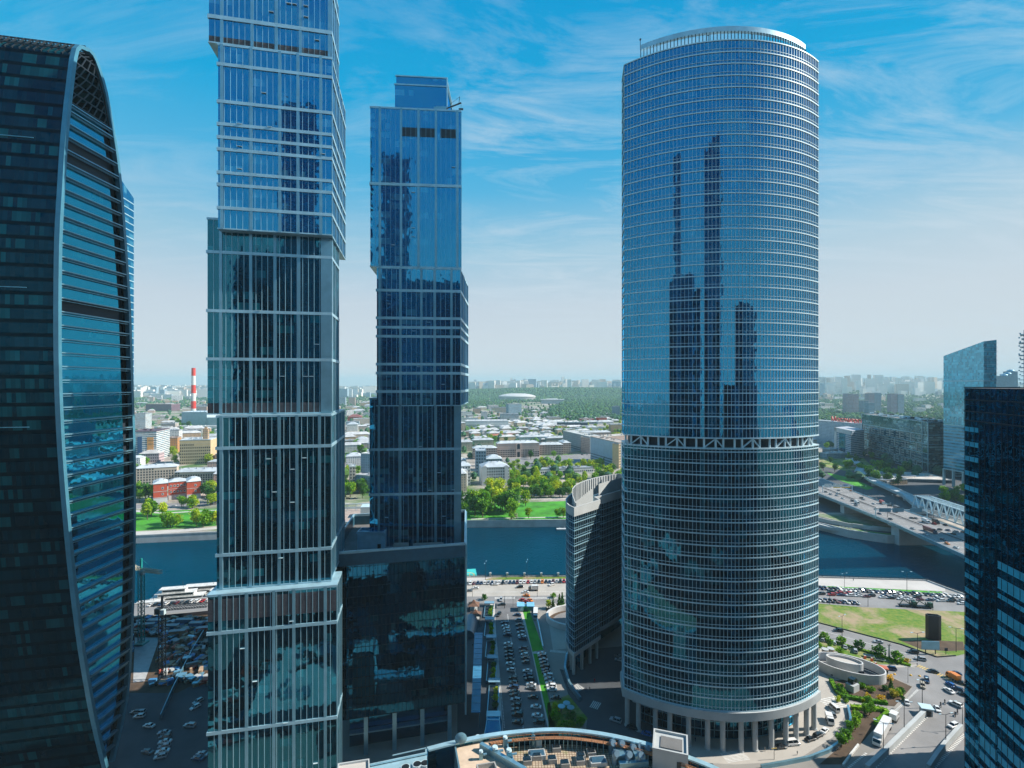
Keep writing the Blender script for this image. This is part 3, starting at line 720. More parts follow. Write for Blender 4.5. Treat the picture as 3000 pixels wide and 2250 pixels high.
# ------------------------------------------------------------------ dark office block on the right edge
DO = thing('dark_office', 'nearest dark glass office block with blue spandrel strips, filling the right edge', 'office building')
dA, dB2 = Vector((110.6, 125, 0)), Vector((98.2, 76.6, 0))
foot_ = [dB2, Vector((140, 58, 0)), Vector((152, 118, 0)), dA]
dn = Vector((-0.9686, 0.2487, 0))   # outward normal of the seen face
de = (dB2-dA).normalized()
b = MB(); b.prism(foot_, 0, 136.0, 0, 1)
mats = [M['g_dark'], M['tar']]; b.build('glass_facade', mats, DO)
strip = plain('blue_spandrel', (0.05, 0.5, 0.7), 0.3, 0.1, 0.2, 0.3)
b = MB(); r = random.Random(3); FHd = 3.55
def dstrip(t0, t1, z0, z1, off=0.06):
    p = dA+de*t0+dn*off; q = dA+de*t1+dn*off
    b.face([(p.x, p.y, z0), (q.x, q.y, z0), (q.x, q.y, z1), (p.x, p.y, z1)] if False else [(q.x, q.y, z0), (p.x, p.y, z0), (p.x, p.y, z1), (q.x, q.y, z1)])
    b.bar((p.x, p.y, z0), (q.x, q.y, z0), 0.14); b.bar((p.x, p.y, z1), (q.x, q.y, z1), 0.14)
for k in range(36):
    zt = 126.6-FHd*k
    dstrip(0.0, 5.2, zt-0.95, zt)
    if zt < 60 and k % 1 == 0: dstrip(5.4, 11.6, zt-1.9-0.3*(k % 3), zt-0.2)
    if zt < 99:
        h = (1.5, 2.3, 0.8, 2.1)[k % 4]; dstrip(12.0, 48, zt-0.4-h, zt-0.4)
        if k % 3 == 1: pass
b.build('spandrel_strips', strip, DO)
b = MB()
for k in range(60):
    t = 1.9*k; 
    if t > 49: break
    p = dA+de*t+dn*0.1; b.bar((p.x, p.y, 0), (p.x, p.y, 136.0), 0.07)
for z in (136.2, 133.2, 130.4, 128.2): p = dA+dn*0.15; q = dB2+dn*0.15; b.bar((p.x, p.y, z), (q.x, q.y, z), 0.25)
b.build('mullions', M['dark_metal'], DO)

# ------------------------------------------------------------------ towers behind the camera: neighbours that the glass facades mirror
def simple_tower(name, label, poly, h, gm, step=3.8):
    t = thing(name, label, 'skyscraper'); pl = [Vector((x, y, 0)) for x, y in poly]
    b = MB(); b.prism(pl, 0, h, 0, 1); b.build('glass_facade', [gm, M['tar']], t)
    b = MB(); o = offset(pl, 0.2); z = step
    while z < h: b.prism(o, z-0.2, z+0.2); z += step
    b.build('horizontal_bands', M['metal'], t)
simple_tower('triangular_tower', 'very tall dark three-sided tower behind the viewpoint, mirrored in the round tower', [(52, -60), (128, -104), (112, -24)], 330, M['g_dark'])
simple_tower('wedge_tower', 'dark wedge tower behind the viewpoint, thin reflection in the round tower', [(16, -60), (44, -70), (38, -34)], 215, M['g_dark'])
simple_tower('slender_tower', 'slender dark tower behind the viewpoint, mirrored in the tallest stacked tower', [(-74, -90), (-50, -94), (-48, -66), (-72, -64)], 345, M['g_dark'])
simple_tower('slab_office', 'broad dark slab behind the viewpoint, mirrored in both stacked towers', [(-108, -100), (6, -112), (8, -84), (-104, -72)], 236, M['g_podium'])
simple_tower('broad_tower', 'broad dark office block behind the viewpoint to the right, seen only in reflections', [(168, -40), (236, -70), (250, -20), (182, 0)], 200, M['g_podium'])

# blocks largely hidden behind the big towers; their shadows fall across the plaza and the building site
HW = thing('rear_wing', 'glass wing standing behind the round tower, mostly hidden by it', 'office building'); q = [Vector((109, 241, 0)), Vector((128, 241, 0)), Vector((128, 292, 0)), Vector((72, 292, 0)), Vector((72, 257, 0))]
b = MB(); b.prism(q, 0, 100, 0, 1); b.build('glass_facade', [M['g_round2'], M['tar']], HW); b = MB(); o = offset(q, .2)
for k in range(25): b.prism(o, 3.9*k+2, 3.9*k+2.3)
b.build('horizontal_rings', M['band'], HW)
HB = thing('added_shade_block', 'unseen grey block added behind the tallest stacked tower to shade the building site', 'office building'); q = [Vector((-138, 248, 0)), Vector((-106, 248, 0)), Vector((-106, 304, 0)), Vector((-150, 304, 0))]  # unseen block added so that the building site lies in shade
b = MB(); b.prism(q, 0, 82, 0, 1); b.build('glass_facade', [M['g_podium'], M['tar']], HB); b = MB(); o = offset(q, .2)
for k in range(20): b.prism(o, 3.9*k+2, 3.9*k+2.5)
b.build('horizontal_bands', M['band'], HB)
# low roofs below the viewpoint, only ever seen mirrored in the facades
rr_ = random.Random(12)
for i, (x0, y0, w_, d_, h_, nm) in enumerate(((-150, 40, 60, 40, 14, 'grey'), (-80, 70, 34, 50, 9, 'pale'), (-140, -20, 44, 40, 22, 'tall grey'), (-70, 10, 60, 40, 16, 'wide pale'), (10, 20, 50, 60, 12, 'square'), (-30, 118, 40, 22, 7, 'small'), (80, 20, 40, 30, 24, 'dark'))):
    t = thing('low_roof_block', '%s low flat-roofed block below the viewpoint, seen only in mirror glass' % nm, 'building'); b = MB(); b.box((x0+w_/2, y0+d_/2, h_/2), (w_, d_, h_), .2, 0, 1); b.build('walls', [M['g_dark'], M['pale_conc'] if i % 2 else M['tar']], t); b = MB()
    for k in range(12): b.box((x0+w_/2+rr_.uniform(-.35, .35)*w_, y0+d_/2+rr_.uniform(-.35, .35)*d_, h_+1), (rr_.uniform(2, 6), rr_.uniform(2, 6), rr_.uniform(1, 3)), .2, k % 2)
    b.build('roof_machinery', [M['metal'], M['dark_metal']], t)
def rd(pts, mat, z): b = MB(); b.face([(x, y, z) for x, y in pts]); struct('road', b, mat)
rd([(-700, -900), (700, -900), (400, 148), (60, 150), (60, 184), (-30, 186), (-30, 60), (-100, 60), (-100, 120), (-700, 150)], plain('painted_shade_asphalt', (0.04, 0.045, 0.05)), .012)  # wide ground sheet; the shade of the towers is put into its colour
rd([(-400, 108), (400, 96), (400, 112), (-400, 124)], M['soffit'], .02); rd([(-100, -200), (-84, -200), (-84, 118), (-100, 118)], M['soffit'], .03); rd([(-12, -200), (6, -200), (0, 104), (-16, 104)], M['soffit'], .035)
rd([(-60, 124), (60, 120), (60, 136), (-60, 140)], M['dark_metal'], .03)

def hidden(nm, lb, poly_, h):
    t = thing(nm, lb, 'office building'); q = [Vector((x, y, 0)) for x, y in poly_]; b = MB(); b.prism(q, 0, h, 0, 1); b.build('glass_facade', [M['g_podium'], M['tar']], t); b = MB(); o = offset(q, .2); z = 4
    while z < h: b.prism(o, z-.25, z+.25); z += 4
    b.build('horizontal_bands', M['band'], t)
hidden('annex_block', 'mid-rise block behind the dark office at the right edge, shading the road', [(172, 132), (222, 132), (222, 191.5), (171, 191.5)], 50)
hidden('added_shade_tower', 'unseen tower added beyond the right edge of the picture to shade the highway', [(655, 550), (720, 550), (720, 636), (655, 636)], 205)  # unseen tower added to throw shade over the highway
hidden('added_shade_tower', 'unseen tower added behind the slanted tower to shade the railway', [(640, 740), (690, 740), (835, 900), (780, 900)], 160)  # second unseen tower, added to darken the railway side

b = MB(); rr_ = random.Random(3)
for k in range(150):
    x = -110+ (k % 12)*6.4; y = 62+(k//12)*4.6; 
    if rr_.random() < .75: b.box((x, y, .75), (4.4, 1.9, 1.4), .2, rr_.choice((0, 0, 1, 2)))
o = b.build('lower_car_park', [plain('parked_dark', (.02, .03, .04), .3), plain('parked_pale', (.6, .6, .6), .3), plain('parked_red', (.35, .03, .02), .3)]); o['kind'] = 'stuff'
rd([(-112, 58), (-34, 58), (-34, 122), (-112, 118)], plain('lower_asphalt', (.17, .17, .17)), .03)
for k in range(4): rd([(-108, 70+14*k), (-36, 72+14*k), (-36, 75+14*k), (-108, 73+14*k)], M['pale_conc'], .05)
# ------------------------------------------------------------------ ground, river, hills
M['ground'] = plain('city_ground', (0.27, 0.255, 0.235), 0.9, 0, 0.22, 0.02)
M['asphalt'] = plain('asphalt', (0.23, 0.225, 0.225), 0.85, 0, 0.22, 0.05)
M['asphalt_shade_dark'] = plain('dark_shade_asphalt', (0.06, 0.068, 0.078), 0.85, 0, 0.25, 0.06)  # darker asphalt copy for shaded ground; shade is put into its colour
M['carpark'] = plain('car_park_shade_tone', (0.15, 0.15, 0.155), 0.85, 0, 0.25, 0.08)  # asphalt darkened because the car park lies largely in shade
M['paving'] = plain('pale_paving', (0.42, 0.39, 0.35), 0.85, 0, 0.12, 0.08)
M['promenade'] = plain('promenade_slabs', (0.5, 0.47, 0.44), 0.85, 0, 0.1, 0.08)
M['grass'] = plain('lawn', (0.05, 0.26, 0.012), 0.9, 0, 0.45, 0.06)
M['soil'] = plain('bare_soil', (0.085, 0.055, 0.035), 0.95, 0, 0.4, 0.15)
M['stone'] = plain('quay_stone', (0.5, 0.5, 0.49), 0.8, 0, 0.18, 0.12, 0.2)
M['paint_white'] = plain('white_marking', (0.62, 0.62, 0.6), 0.7, 0, 0.25, 0.6)
M['paint_yellow'] = plain('yellow_marking', (0.6, 0.42, 0.12), 0.7, 0, 0.25, 0.6)
m, g = newmat('rough_grass'); M['rough_grass'] = m
b_ = g.n('ShaderNodeBsdfPrincipled'); o_ = g.n('ShaderNodeOutputMaterial'); g.l(b_.outputs[0], o_.inputs[0]); b_.inputs['Roughness'].default_value = 0.95
t_ = g.n('ShaderNodeTexCoord'); n1_ = g.noise(t_.outputs['Object'], 0.045, 8, 0.68, 0.4); n2_ = g.noise(t_.outputs['Object'], 0.4, 6, 0.7)
c_ = g.mix(g.ramp(n2_, [(0.35, 0.0), (0.65, 1.0)]), (0.05, 0.17, 0.01), (0.2, 0.24, 0.03))
c_ = g.mix(g.ramp(n1_, [(0.46, 0.0), (0.6, 1.0)]), c_, (0.36, 0.27, 0.17)); g.l(c_, b_.inputs['Base Color'])
m, g = newmat('far_city_ground'); M['far_ground'] = m
b_ = g.n('ShaderNodeBsdfPrincipled'); o_ = g.n('ShaderNodeOutputMaterial'); g.l(b_.outputs[0], o_.inputs[0]); b_.inputs['Roughness'].default_value = 0.95
t_ = g.n('ShaderNodeTexCoord'); n1_ = g.noise(t_.outputs['Object'], 0.006, 8, 0.65, 0.3); n2_ = g.noise(t_.outputs['Object'], 0.05, 5, 0.7)
c_ = g.mix(g.ramp(n2_, [(0.35, 0.0), (0.65, 1.0)]), (0.2, 0.18, 0.16), (0.5, 0.44, 0.38))
c_ = g.mix(g.ramp(n1_, [(0.48, 0.0), (0.56, 1.0)]), c_, (0.06, 0.15, 0.025)); g.l(c_, b_.inputs['Base Color'])
# water
m, g = newmat('river_water'); M['water'] = m
b_ = g.n('ShaderNodeBsdfPrincipled'); o_ = g.n('ShaderNodeOutputMaterial'); g.l(b_.outputs[0], o_.inputs[0])
b_.inputs['Base Color'].default_value = (0.0008, 0.034, 0.062, 1); b_.inputs['Roughness'].default_value = 0.12; b_.inputs['IOR'].default_value = 1.33; b_.inputs['Specular Tint'].default_value = (0.04, 0.36, 0.62, 1)
t_ = g.n('ShaderNodeTexCoord'); mp_ = g.n('ShaderNodeMapping'); mp_.inputs['Scale'].default_value = (0.6, 1.3, 1); mp_.inputs['Rotation'].default_value = (0, 0, 0.5); g.l(t_.outputs['Object'], mp_.inputs[0])
w1 = g.noise(mp_.outputs[0], 0.5, 5, 0.65, 0.3); w2 = g.noise(t_.outputs['Object'], 0.02, 3, 0.5)
gw = g.n('ShaderNodeBsdfGlossy'); gw.inputs['Roughness'].default_value = 0.12; gw.inputs['Color'].default_value = (0.0, 0.48, 0.72, 1)
fw = g.n('ShaderNodeFresnel'); fw.inputs['IOR'].default_value = 1.33; b_.inputs['Specular IOR Level'].default_value = 0.0
mw = g.n('ShaderNodeMixShader'); g.l(fw.outputs[0], mw.inputs[0]); g.l(b_.outputs[0], mw.inputs[1]); g.l(gw.outputs[0], mw.inputs[2])
for lk in list(g.t.links):
    if lk.to_node == o_: g.t.links.remove(lk)
g.l(mw.outputs[0], o_.inputs[0])
bp = g.n('ShaderNodeBump'); bp.inputs['Distance'].default_value = 0.55; g.l(g.math('MULTIPLY', w1, g.math('ADD', w2, 0.3)), bp.inputs['Height']); g.l(bp.outputs[0], b_.inputs['Normal']); g.l(bp.outputs[0], gw.inputs['Normal']); g.l(bp.outputs[0], fw.inputs['Normal'])

WZ = -7.0
near_shore = [(-2500, -180), (-700, 205), (-228, 320), (-194, 328), (-29, 364), (60, 364.5), (217, 363.7), (289, 357), (291.8, 344), (297, 325), (330, 290), (420, 200), (640, 90), (2500, -700)]
far_shore = [(-2500, 80), (-800, 380), (-339, 462.5), (-200, 487), (-51, 513), (52, 516), (200, 514), (302, 505), (306, 499), (315, 480), (330, 468.5), (339, 462.5), (370, 459), (460, 440), (600, 350), (820, 200), (2500, -500)]
b = MB(); b.face([(-4000, -1200, WZ), (4000, -1200, WZ), (4000, 700, WZ), (-4000, 700, WZ)]); struct('river_water', b, M['water'])
pl = near_shore; b = MB(); b.face([(x, y, 0) for x, y in [(-2500, -3000), (2500, -3000)]] + [(x, y, 0) for x, y in reversed(pl)]); struct('ground', b, M['ground'])
b = MB(); fs = far_shore
for i in range(len(fs)-1):
    a, c = fs[i], fs[i+1]; b.face([(a[0], a[1], 0), (c[0], c[1], 0), (c[0]*1.7, 4600, 0), (a[0]*1.7, 4600, 0)])
b.face([(-4250, 4600, 0), (4250, 4600, 0), (12000, 4600, 0), (12000, -400, 0), (2500, -500, 0)][:0] or [(2500, -500, 0), (12000, -400, 0), (12000, 4600, 0), (4250, 4600, 0)])
b.face([(-12000, 0, 0), (-2500, 80, 0), (-4250, 4600, 0), (-12000, 4600, 0)])
struct('far_ground', b, M['far_ground'])
def hh(x, y):
    s = min(1, max(0, (y-4600)/1100.0)); s = s*s*(3-2*s)
    k = 1/(1+math.exp(-(x+900)/300.0)); amp = 14+66*k
    k2 = 1/(1+math.exp(-(x-1600)/500.0)); amp -= 22*k2
    return s*amp + s*4*math.sin(x/420.0)+s*3*math.sin(y/510.0+x/900)
b = MB(); xs = [-24000+48000*i/160 for i in range(161)]; ys = [4600+150*i for i in range(14)] + [6700+900*i for i in range(22)]
for i in range(160):
    for j in range(len(ys)-1):
        b.face([(xs[i], ys[j], hh(xs[i], ys[j])), (xs[i+1], ys[j], hh(xs[i+1], ys[j])), (xs[i+1], ys[j+1], hh(xs[i+1], ys[j+1])), (xs[i], ys[j+1], hh(xs[i], ys[j+1]))])
struct('hills', b, M['far_ground'])
def shoreline(name, pts, h0, h1, label, flip, capw=0.7):
    b = MB(); u = 0; V = [Vector((x, y, 0)) for x, y in pts]
    for a, c in zip(V, V[1:]):
        d = (c-a).normalized(); n = Vector((d.y, -d.x, 0))*(1 if not flip else -1)
        p, q = a+n*0.02, c+n*0.02
        b.wall(p, q, h0, h1, 0, u); u += (c-a).length
        p2, q2 = a-n*capw, c-n*capw; p1, q1 = a+n*0.25, c+n*0.25
        b.prism([p1, q1, q2, p2] if not flip else [q1, p1, p2, q2], h1-0.5, h1+0.55)
    t = b.build(name, M['stone']); tag(t, label, 'quay wall'); return t
shoreline('quay_wall', far_shore[1:15], WZ-0.5, 0.02, 'pale granite embankment wall along the far side of the river', False)
nw = shoreline('quay_wall', near_shore[1:13], WZ-0.5, 0.02, 'low embankment wall along the near side of the river beside the parked cars', True)

def poly(name, pts, mat, z=0.004, kind='structure', zf=0.0):
    """flat ground sheet from photo pixels"""
    b = MB(); b.face([tuple(G(x, y, zf).xy)+(zf+z,) for x, y in pts]); o = struct(name, b, mat, kind=kind); return o
def ccw(pts):
    return pts
# --- middle: embankment road and parking plaza
poly('road', [(1300, 1716), (1900, 1703), (1900, 1752), (1300, 1758)], M['paving'], 0.006)
poly('road', [(1200, 1750), (1900, 1741), (1900, 1768), (1200, 1776)], M['asphalt'], 0.012)
poly('grass_strip', [(1420, 1698), (1440, 1692), (1840, 1684.5), (1840, 1692), (1425, 1700)], M['rough_grass'], 0.016, 'stuff')
poly('promenade', [(1300, 1694), (1900, 1684), (1900, 1703), (1300, 1716)], M['promenade'], 0.01)
poly('car_park', [(1452, 1768), (1520, 1768), (1545, 1850), (1700, 2300), (1440, 2300), (1450, 1900), (1442, 1850)], M['carpark'], 0.016)
poly('pavement', [(1436, 1768), (1449, 1768), (1453, 1850), (1477, 2180), (1462, 2180), (1444, 1850)], M['promenade'], 0.03)
poly('plaza_paving', [(1340, 1768), (1436, 1768), (1444, 1850), (1462, 2200), (1340, 2200)], M['asphalt_shade_dark'], 0.02)
poly('pavement', [(1513, 1757), (1519, 1757), (1570, 1900), (1618, 2140), (1606, 2140), (1556, 1900)], M['promenade'], 0.03)
poly('grass_lawn', [(1532, 1790), (1552, 1790), (1592, 1903), (1560, 1910)], M['grass'], 0.035, 'stuff')
poly('grass_lawn', [(1562, 1915), (1576, 1915), (1632, 2148), (1614, 2148)], M['grass'], 0.035, 'stuff')
poly('planting_bed', [(1608, 2148), (1604, 2060), (1665, 2035), (1722, 2105), (1690, 2148)], M['rough_grass'], 0.035, 'stuff')
poly('road', [(1640, 1960), (1700, 1975), (1900, 2040), (2100, 2250), (2600, 2300), (1700, 2300), (1720, 2110), (1665, 2034)], M['asphalt_shade_dark'], 0.018)
poly('pavement', [(1600, 1768), (1680, 1768), (1660, 1900), (1620, 1905)], M['paving'], 0.02)
poly('soil_bed', [(1598, 1782), (1680, 1770), (1680, 1800), (1605, 1815)], M['soil'], 0.03)
poly('plaza_paving', [(1660, 1960), (1700, 1905), (1960, 1880), (1960, 2030), (1735, 2060)], M['asphalt_shade_dark'], 0.03)
def dashes(name, p, q, n, w, fill, mat, z=0.03, cross=False, zf=0.0):
    """painted dashes between two photo pixels, one mesh per line of paint"""
    A, B = G(*p, zf), G(*q, zf); d = (B-A); L = d.length; d.normalize(); nn = Vector((d.y, -d.x, 0)); b = MB()
    for k in range(n):
        s0 = L*k/n; s1 = s0+L/n*fill
        a, c = A+d*s0, A+d*s1; b.face([(a+nn*w/2)+Vector((0, 0, z)), (c+nn*w/2)+Vector((0, 0, z)), (c-nn*w/2)+Vector((0, 0, z)), (a-nn*w/2)+Vector((0, 0, z))][::-1])
    return struct(name, b, mat)
dashes('lane_marking', (1350, 1735), (1830, 1732), 1, 0.35, 1, M['paint_white'], 0.035)
for (x0, x1) in ((1450, 1510), (1553, 1610), (1612, 1670)): dashes('crossing_stripes', (x0, 1752.5), (x1, 1751.5), 16, 3.0, 0.5, M['paint_white'], 0.035)
dashes('crossing_stripes', (1612, 1907), (1658, 1911), 14, 2.2, 0.55, M['paint_white'], 0.04)
dashes('crossing_stripes', (1733, 2062), (1758, 2070), 5, 5.0, 0.55, M['paint_white'], 0.04)
dashes('crossing_stripes', (1683, 2008), (1705, 2022), 6, 4.0, 0.55, M['paint_white'], 0.04)
dashes('crossing_stripes', (2141, 2202), (2167, 2232), 8, 9.0, 0.5, M['paint_white'], 0.04)
dashes('parking_marking', (1487, 1800), (1533, 2135), 90, 0.5, 0.5, M['paint_white'], 0.04)
dashes('parking_marking', (1451, 1840), (1478, 2135), 90, 0.35, 0.5, M['paint_white'], 0.044)
# --- right: embankment parking, field, junction
poly('promenade', [(2300, 1691), (2716, 1702), (2768, 1722), (2770, 1732), (2300, 1712)], M['promenade'], 0.01)
poly('grass_strip', [(2300, 1711), (2760, 1733), (2760, 1738), (2300, 1716)], M['grass'], 0.014, 'stuff')
poly('road', [(2250, 1714), (2900, 1742), (2900, 1800), (2620, 1789), (2530, 1778), (2250, 1765)], M['asphalt'], 0.01)
poly('grass_field', [(2200, 1762), (2395, 1768), (2530, 1779), (2700, 1787), (2900, 1796), (2900, 1905), (2830, 1915), (2800, 1922), (2745, 1925), (2640, 1890), (2390, 1824), (2200, 1775)], M['rough_grass'], 0.02, 'stuff')
poly('soil_patch', [(2640, 1878), (2720, 1875), (2822, 1880), (2826, 1905), (2780, 1908), (2700, 1903)], M['soil'], 0.026)
poly('road', [(2200, 1780), (2390, 1826), (2640, 1892), (2745, 1927), (2900, 1915), (2900, 2300), (2420, 2300), (2560, 2200), (2640, 2075), (2675, 2012), (2600, 1975), (2480, 1960), (2720, 1955), (2690, 1944), (2380, 1862), (2200, 1820)], M['asphalt'], 0.012)
poly('planting_bed', [(2370, 1862), (2395, 1865), (2600, 1930), (2660, 1940), (2658, 1948), (2570, 1946), (2500, 1925), (2375, 1882)], M['rough_grass'], 0.03, 'stuff')
poly('pavement', [(2370, 1884), (2500, 1930), (2580, 1948), (2660, 1950), (2690, 1946), (2680, 1955), (2560, 1955), (2370, 1900)], M['paving'], 0.026)
poly('pavement', [(2380, 1958), (2460, 2050), (2560, 2070), (2625, 2078), (2600, 2100), (2480, 2075), (2380, 2010)], M['paving'], 0.03)
poly('planting_bed', [(2440, 1995), (2590, 1975), (2672, 2012), (2620, 2070), (2500, 2055), (2460, 2030)], M['soil'], 0.034)
poly('planting_bed', [(2492, 2078), (2590, 2082), (2600, 2092), (2530, 2170), (2470, 2240), (2400, 2240), (2470, 2180)], M['soil'], 0.034)
poly('forecourt', [(1990, 2230), (2150, 2240), (2330, 2230), (2440, 2160), (2485, 2080), (2440, 2000), (2380, 1940), (2300, 1990), (2000, 2150)], M['paving'], 0.024)
dashes('crossing_stripes', (2420, 2045), (2464, 2075), 7, 9.0, 0.5, M['paint_white'], 0.04)
dashes('crossing_stripes', (2690, 1950), (2860, 2022), 22, 3.0, 0.5, M['paint_yellow'], 0.03)
dashes('lane_marking', (2390, 1843), (2680, 1922), 1, 0.3, 1, M['paint_white'], 0.035)
dashes('lane_marking', (2600, 2105), (2690, 2020), 30, 0.8, 0.5, M['paint_white'], 0.04)
dashes('lane_marking', (2485, 2250), (2540, 2205), 12, 0.8, 0.5, M['paint_white'], 0.04)
# --- left: shaded construction site
poly('road', [(300, 1775), (640, 1764), (640, 1785), (380, 1806), (300, 1812)], M['asphalt'], 0.01)
poly('site_ground', [(300, 1812), (640, 1792), (700, 1850), (640, 2010), (560, 2040), (380, 2030), (250, 1950)], M['soil'], 0.008)
poly('site_slab', [(395, 1868), (468, 1868), (424, 1996), (390, 2000)], plain('site_slab', (0.42, 0.42, 0.42)), 0.05)
poly('road', [(250, 2030), (520, 2030), (660, 1960), (640, 2300), (250, 2300)], M['asphalt_shade_dark'], 0.014)
# --- far bank park and embankment road
poly('lawn', [(395, 1500), (700, 1488), (700, 1536), (395, 1556)], M['grass'], 0.02, 'stuff')
poly('lawn', [(980, 1490), (1900, 1460), (1900, 1519), (980, 1530)], M['grass'], 0.02, 'stuff')
poly('park_path', [(1500, 1461), (1760, 1460), (1760, 1462.5), (1500, 1463.5)], M['promenade'], 0.03)
poly('park_path', [(395, 1494), (430, 1497), (480, 1502), (640, 1493), (640, 1495), (480, 1505), (395, 1500)], M['promenade'], 0.03)
poly('park_path', [(395, 1558), (640, 1544), (640, 1549), (395, 1570)], M['promenade'], 0.03)
poly('park_path', [(1380, 1519), (1760, 1511), (1760, 1513), (1380, 1522)], M['promenade'], 0.03)
poly('road', [(395, 1478), (700, 1468), (700, 1478), (395, 1490)], M['asphalt'], 0.03)
poly('road', [(1300, 1450), (1900, 1437), (1900, 1447), (1300, 1462)], M['asphalt'], 0.03)
poly('avenue', [(1440, 1346), (1740, 1328), (1760, 1350), (1500, 1375), (1440, 1365)], M['asphalt'], 0.04)
poly('avenue', [(1600, 1238), (1530, 1190), (1545, 1187), (1680, 1232)], M['asphalt'], 0.04)
poly('verge', [(2390, 1338), (2530, 1342), (2560, 1372), (2480, 1380), (2390, 1362)], M['rough_grass'], 0.1, 'stuff')
poly('verge', [(2420, 1384), (2500, 1402), (2560, 1430), (2540, 1436), (2450, 1404)], M['grass'], 0.1, 'stuff')
# water of the river's far loop
poly('far_river', [(1750, 1184), (1765, 1177), (1900, 1180), (1900, 1186), (1800, 1187)], M['water'], 0.5)
# fences and posts along the near embankment
def fence(name, label, pts, h, step, mat, rails=3, t=0.12):
    f = thing(name, label, 'fence'); V = [Vector(p) for p in pts]; b = MB(); pb = MB(); s = 0
    for a, c in zip(V, V[1:]):
        for k in range(rails):
            z = h*(k+1)/rails; b.bar(a+Vector((0, 0, z)), c+Vector((0, 0, z)), t, t)
        L = (c-a).length; n = max(1, int(L/step))
        for k in range(n+1): p = a.lerp(c, k/n); pb.bar(p, p+Vector((0, 0, h)), t*1.6)
    b.build('rails', mat, f); pb.build('posts', mat, f); return f
ns = [Vector((x, y, 0.55)) for x, y in near_shore[3:10]]
fence('river_railing', 'dark iron railing along the near embankment edge', [v+Vector((0, -0.6, 0)) for v in ns], 1.1, 3, M['dark_metal'], 4, 0.1)
for i, x in enumerate((1437, 1486, 1536, 1585, 1634)):
    t = G(x, 1684); t.z = 0.5; o = thing('stone_bollard', 'pale stone pier on the near embankment wall, %s from the left' % ordw(i), 'bollard', (t.x, 364, 0.5), 0, 'stone piers along the embankment wall')
    b = MB(); b.box((0, 0, 1.0), (1.3, 1.3, 2.0)); b.box((0, 0, 2.15), (1.6, 1.6, 0.3)); b.box((0, 0, 2.5), (0.8, 0.8, 0.4), 0, taper=0.3); o2 = b.build('pier', M['pale_conc'], o)
# ------------------------------------------------------------------ cars
M['paint'] = plain('car_paint', (1, 1, 1), 0.3, 0.0, 0.0, objcol=True, coat=0.6)
M['car_glass'] = plain('car_glass', (0.01, 0.015, 0.02), 0.08, 0, 0)
M['tyre'] = plain('tyre', (0.015, 0.015, 0.015), 0.8, 0, 0)
M['lamp'] = plain('headlight_glass', (0.6, 0.6, 0.58), 0.15, 0, 0)
def car_shapes(kind):
    L, Wd, prof, cab = {
        'sedan': (4.6, 1.8, [(-2.3, .35), (-2.3, .78), (-2.1, .95), (-1.35, .98), (1.0, .95), (2.1, .78), (2.3, .6), (2.3, .35)], (-1.55, -0.85, 0.35, 1.15, 0.95, 1.43)),
        'suv': (4.7, 1.9, [(-2.35, .4), (-2.35, 1.0), (-2.2, 1.1), (1.0, 1.08), (2.15, .98), (2.35, .75), (2.35, .4)], (-2.2, -1.9, 0.4, 1.2, 1.08, 1.72)),
        'hatch': (4.1, 1.75, [(-2.05, .35), (-2.05, .9), (-1.9, 1.0), (0.9, .98), (1.85, .8), (2.05, .6), (2.05, .35)], (-1.95, -1.55, 0.35, 1.1, 0.98, 1.5)),
        'van': (5.3, 2.0, [(-2.65, .4), (-2.65, 1.25), (1.5, 1.2), (2.4, 1.0), (2.65, .8), (2.65, .4)], (-2.62, -2.5, 1.15, 1.95, 1.22, 2.25))}[kind]
    b = MB(); hw = Wd/2
    rings = []
    for y, s, dz in ((-hw, .97, -.05), (-hw+.1, 1, 0), (hw-.1, 1, 0), (hw, .97, -.05)):
        rings.append([(x*s, y, z+(dz if z > .5 else 0)) for x, z in prof])
    for A, B_ in zip(rings, rings[1:]):
        n = len(A)
        for i in range(n): b.face([A[i], A[(i+1) % n], B_[(i+1) % n], B_[i]], 0)
    b.face(list(reversed(rings[0])), 0); b.face(rings[-1], 0)
    x0, x1, x2, x3, z0, z1 = cab; h2 = hw-.08; h3 = hw-.28
    r = [(x1, -h3, z1), (x2, -h3, z1), (x2, h3, z1), (x1, h3, z1)]
    b.face([(x, y, z+.05) for x, y, z in r], 0)
    for i in range(4):
        a, c = r[i], r[(i+1) % 4]; b.face([(a[0], a[1], z1-.04), (c[0], c[1], z1-.04), (c[0], c[1], z1+.05), (a[0], a[1], z1+.05)], 0)
    gl = MB(); lo = [(x0, -h2, z0), (x3, -h2, z0), (x3, h2, z0), (x0, h2, z0)]
    for i in range(4):
        j = (i+1) % 4; gl.face([lo[i], lo[j], r[j], r[i]], 0)
    for sx in (-1, 1):
        for (xa, za, xb, zb) in ((x0, z0, x1, z1), (x3, z0, x2, z1), ((x0+x3)/2, z0, (x1+x2)/2, z1)):
            b.bar((xa, sx*(h2+.01), za), (xb, sx*(h3+.01), zb), .09)
    wh = MB(); wh.tube((0, -.11, 0), (0, .11, 0), .33, n=12, m=0); wh.tube((0, -.12, 0), (0, .12, 0), .18, n=8, m=1)
    hl = MB(); hl.box((0, 0, 0), (.14, .4, .16))
    wx = L*0.31
    return b, gl, wh, hl, L, hw, wx
CARM = {}
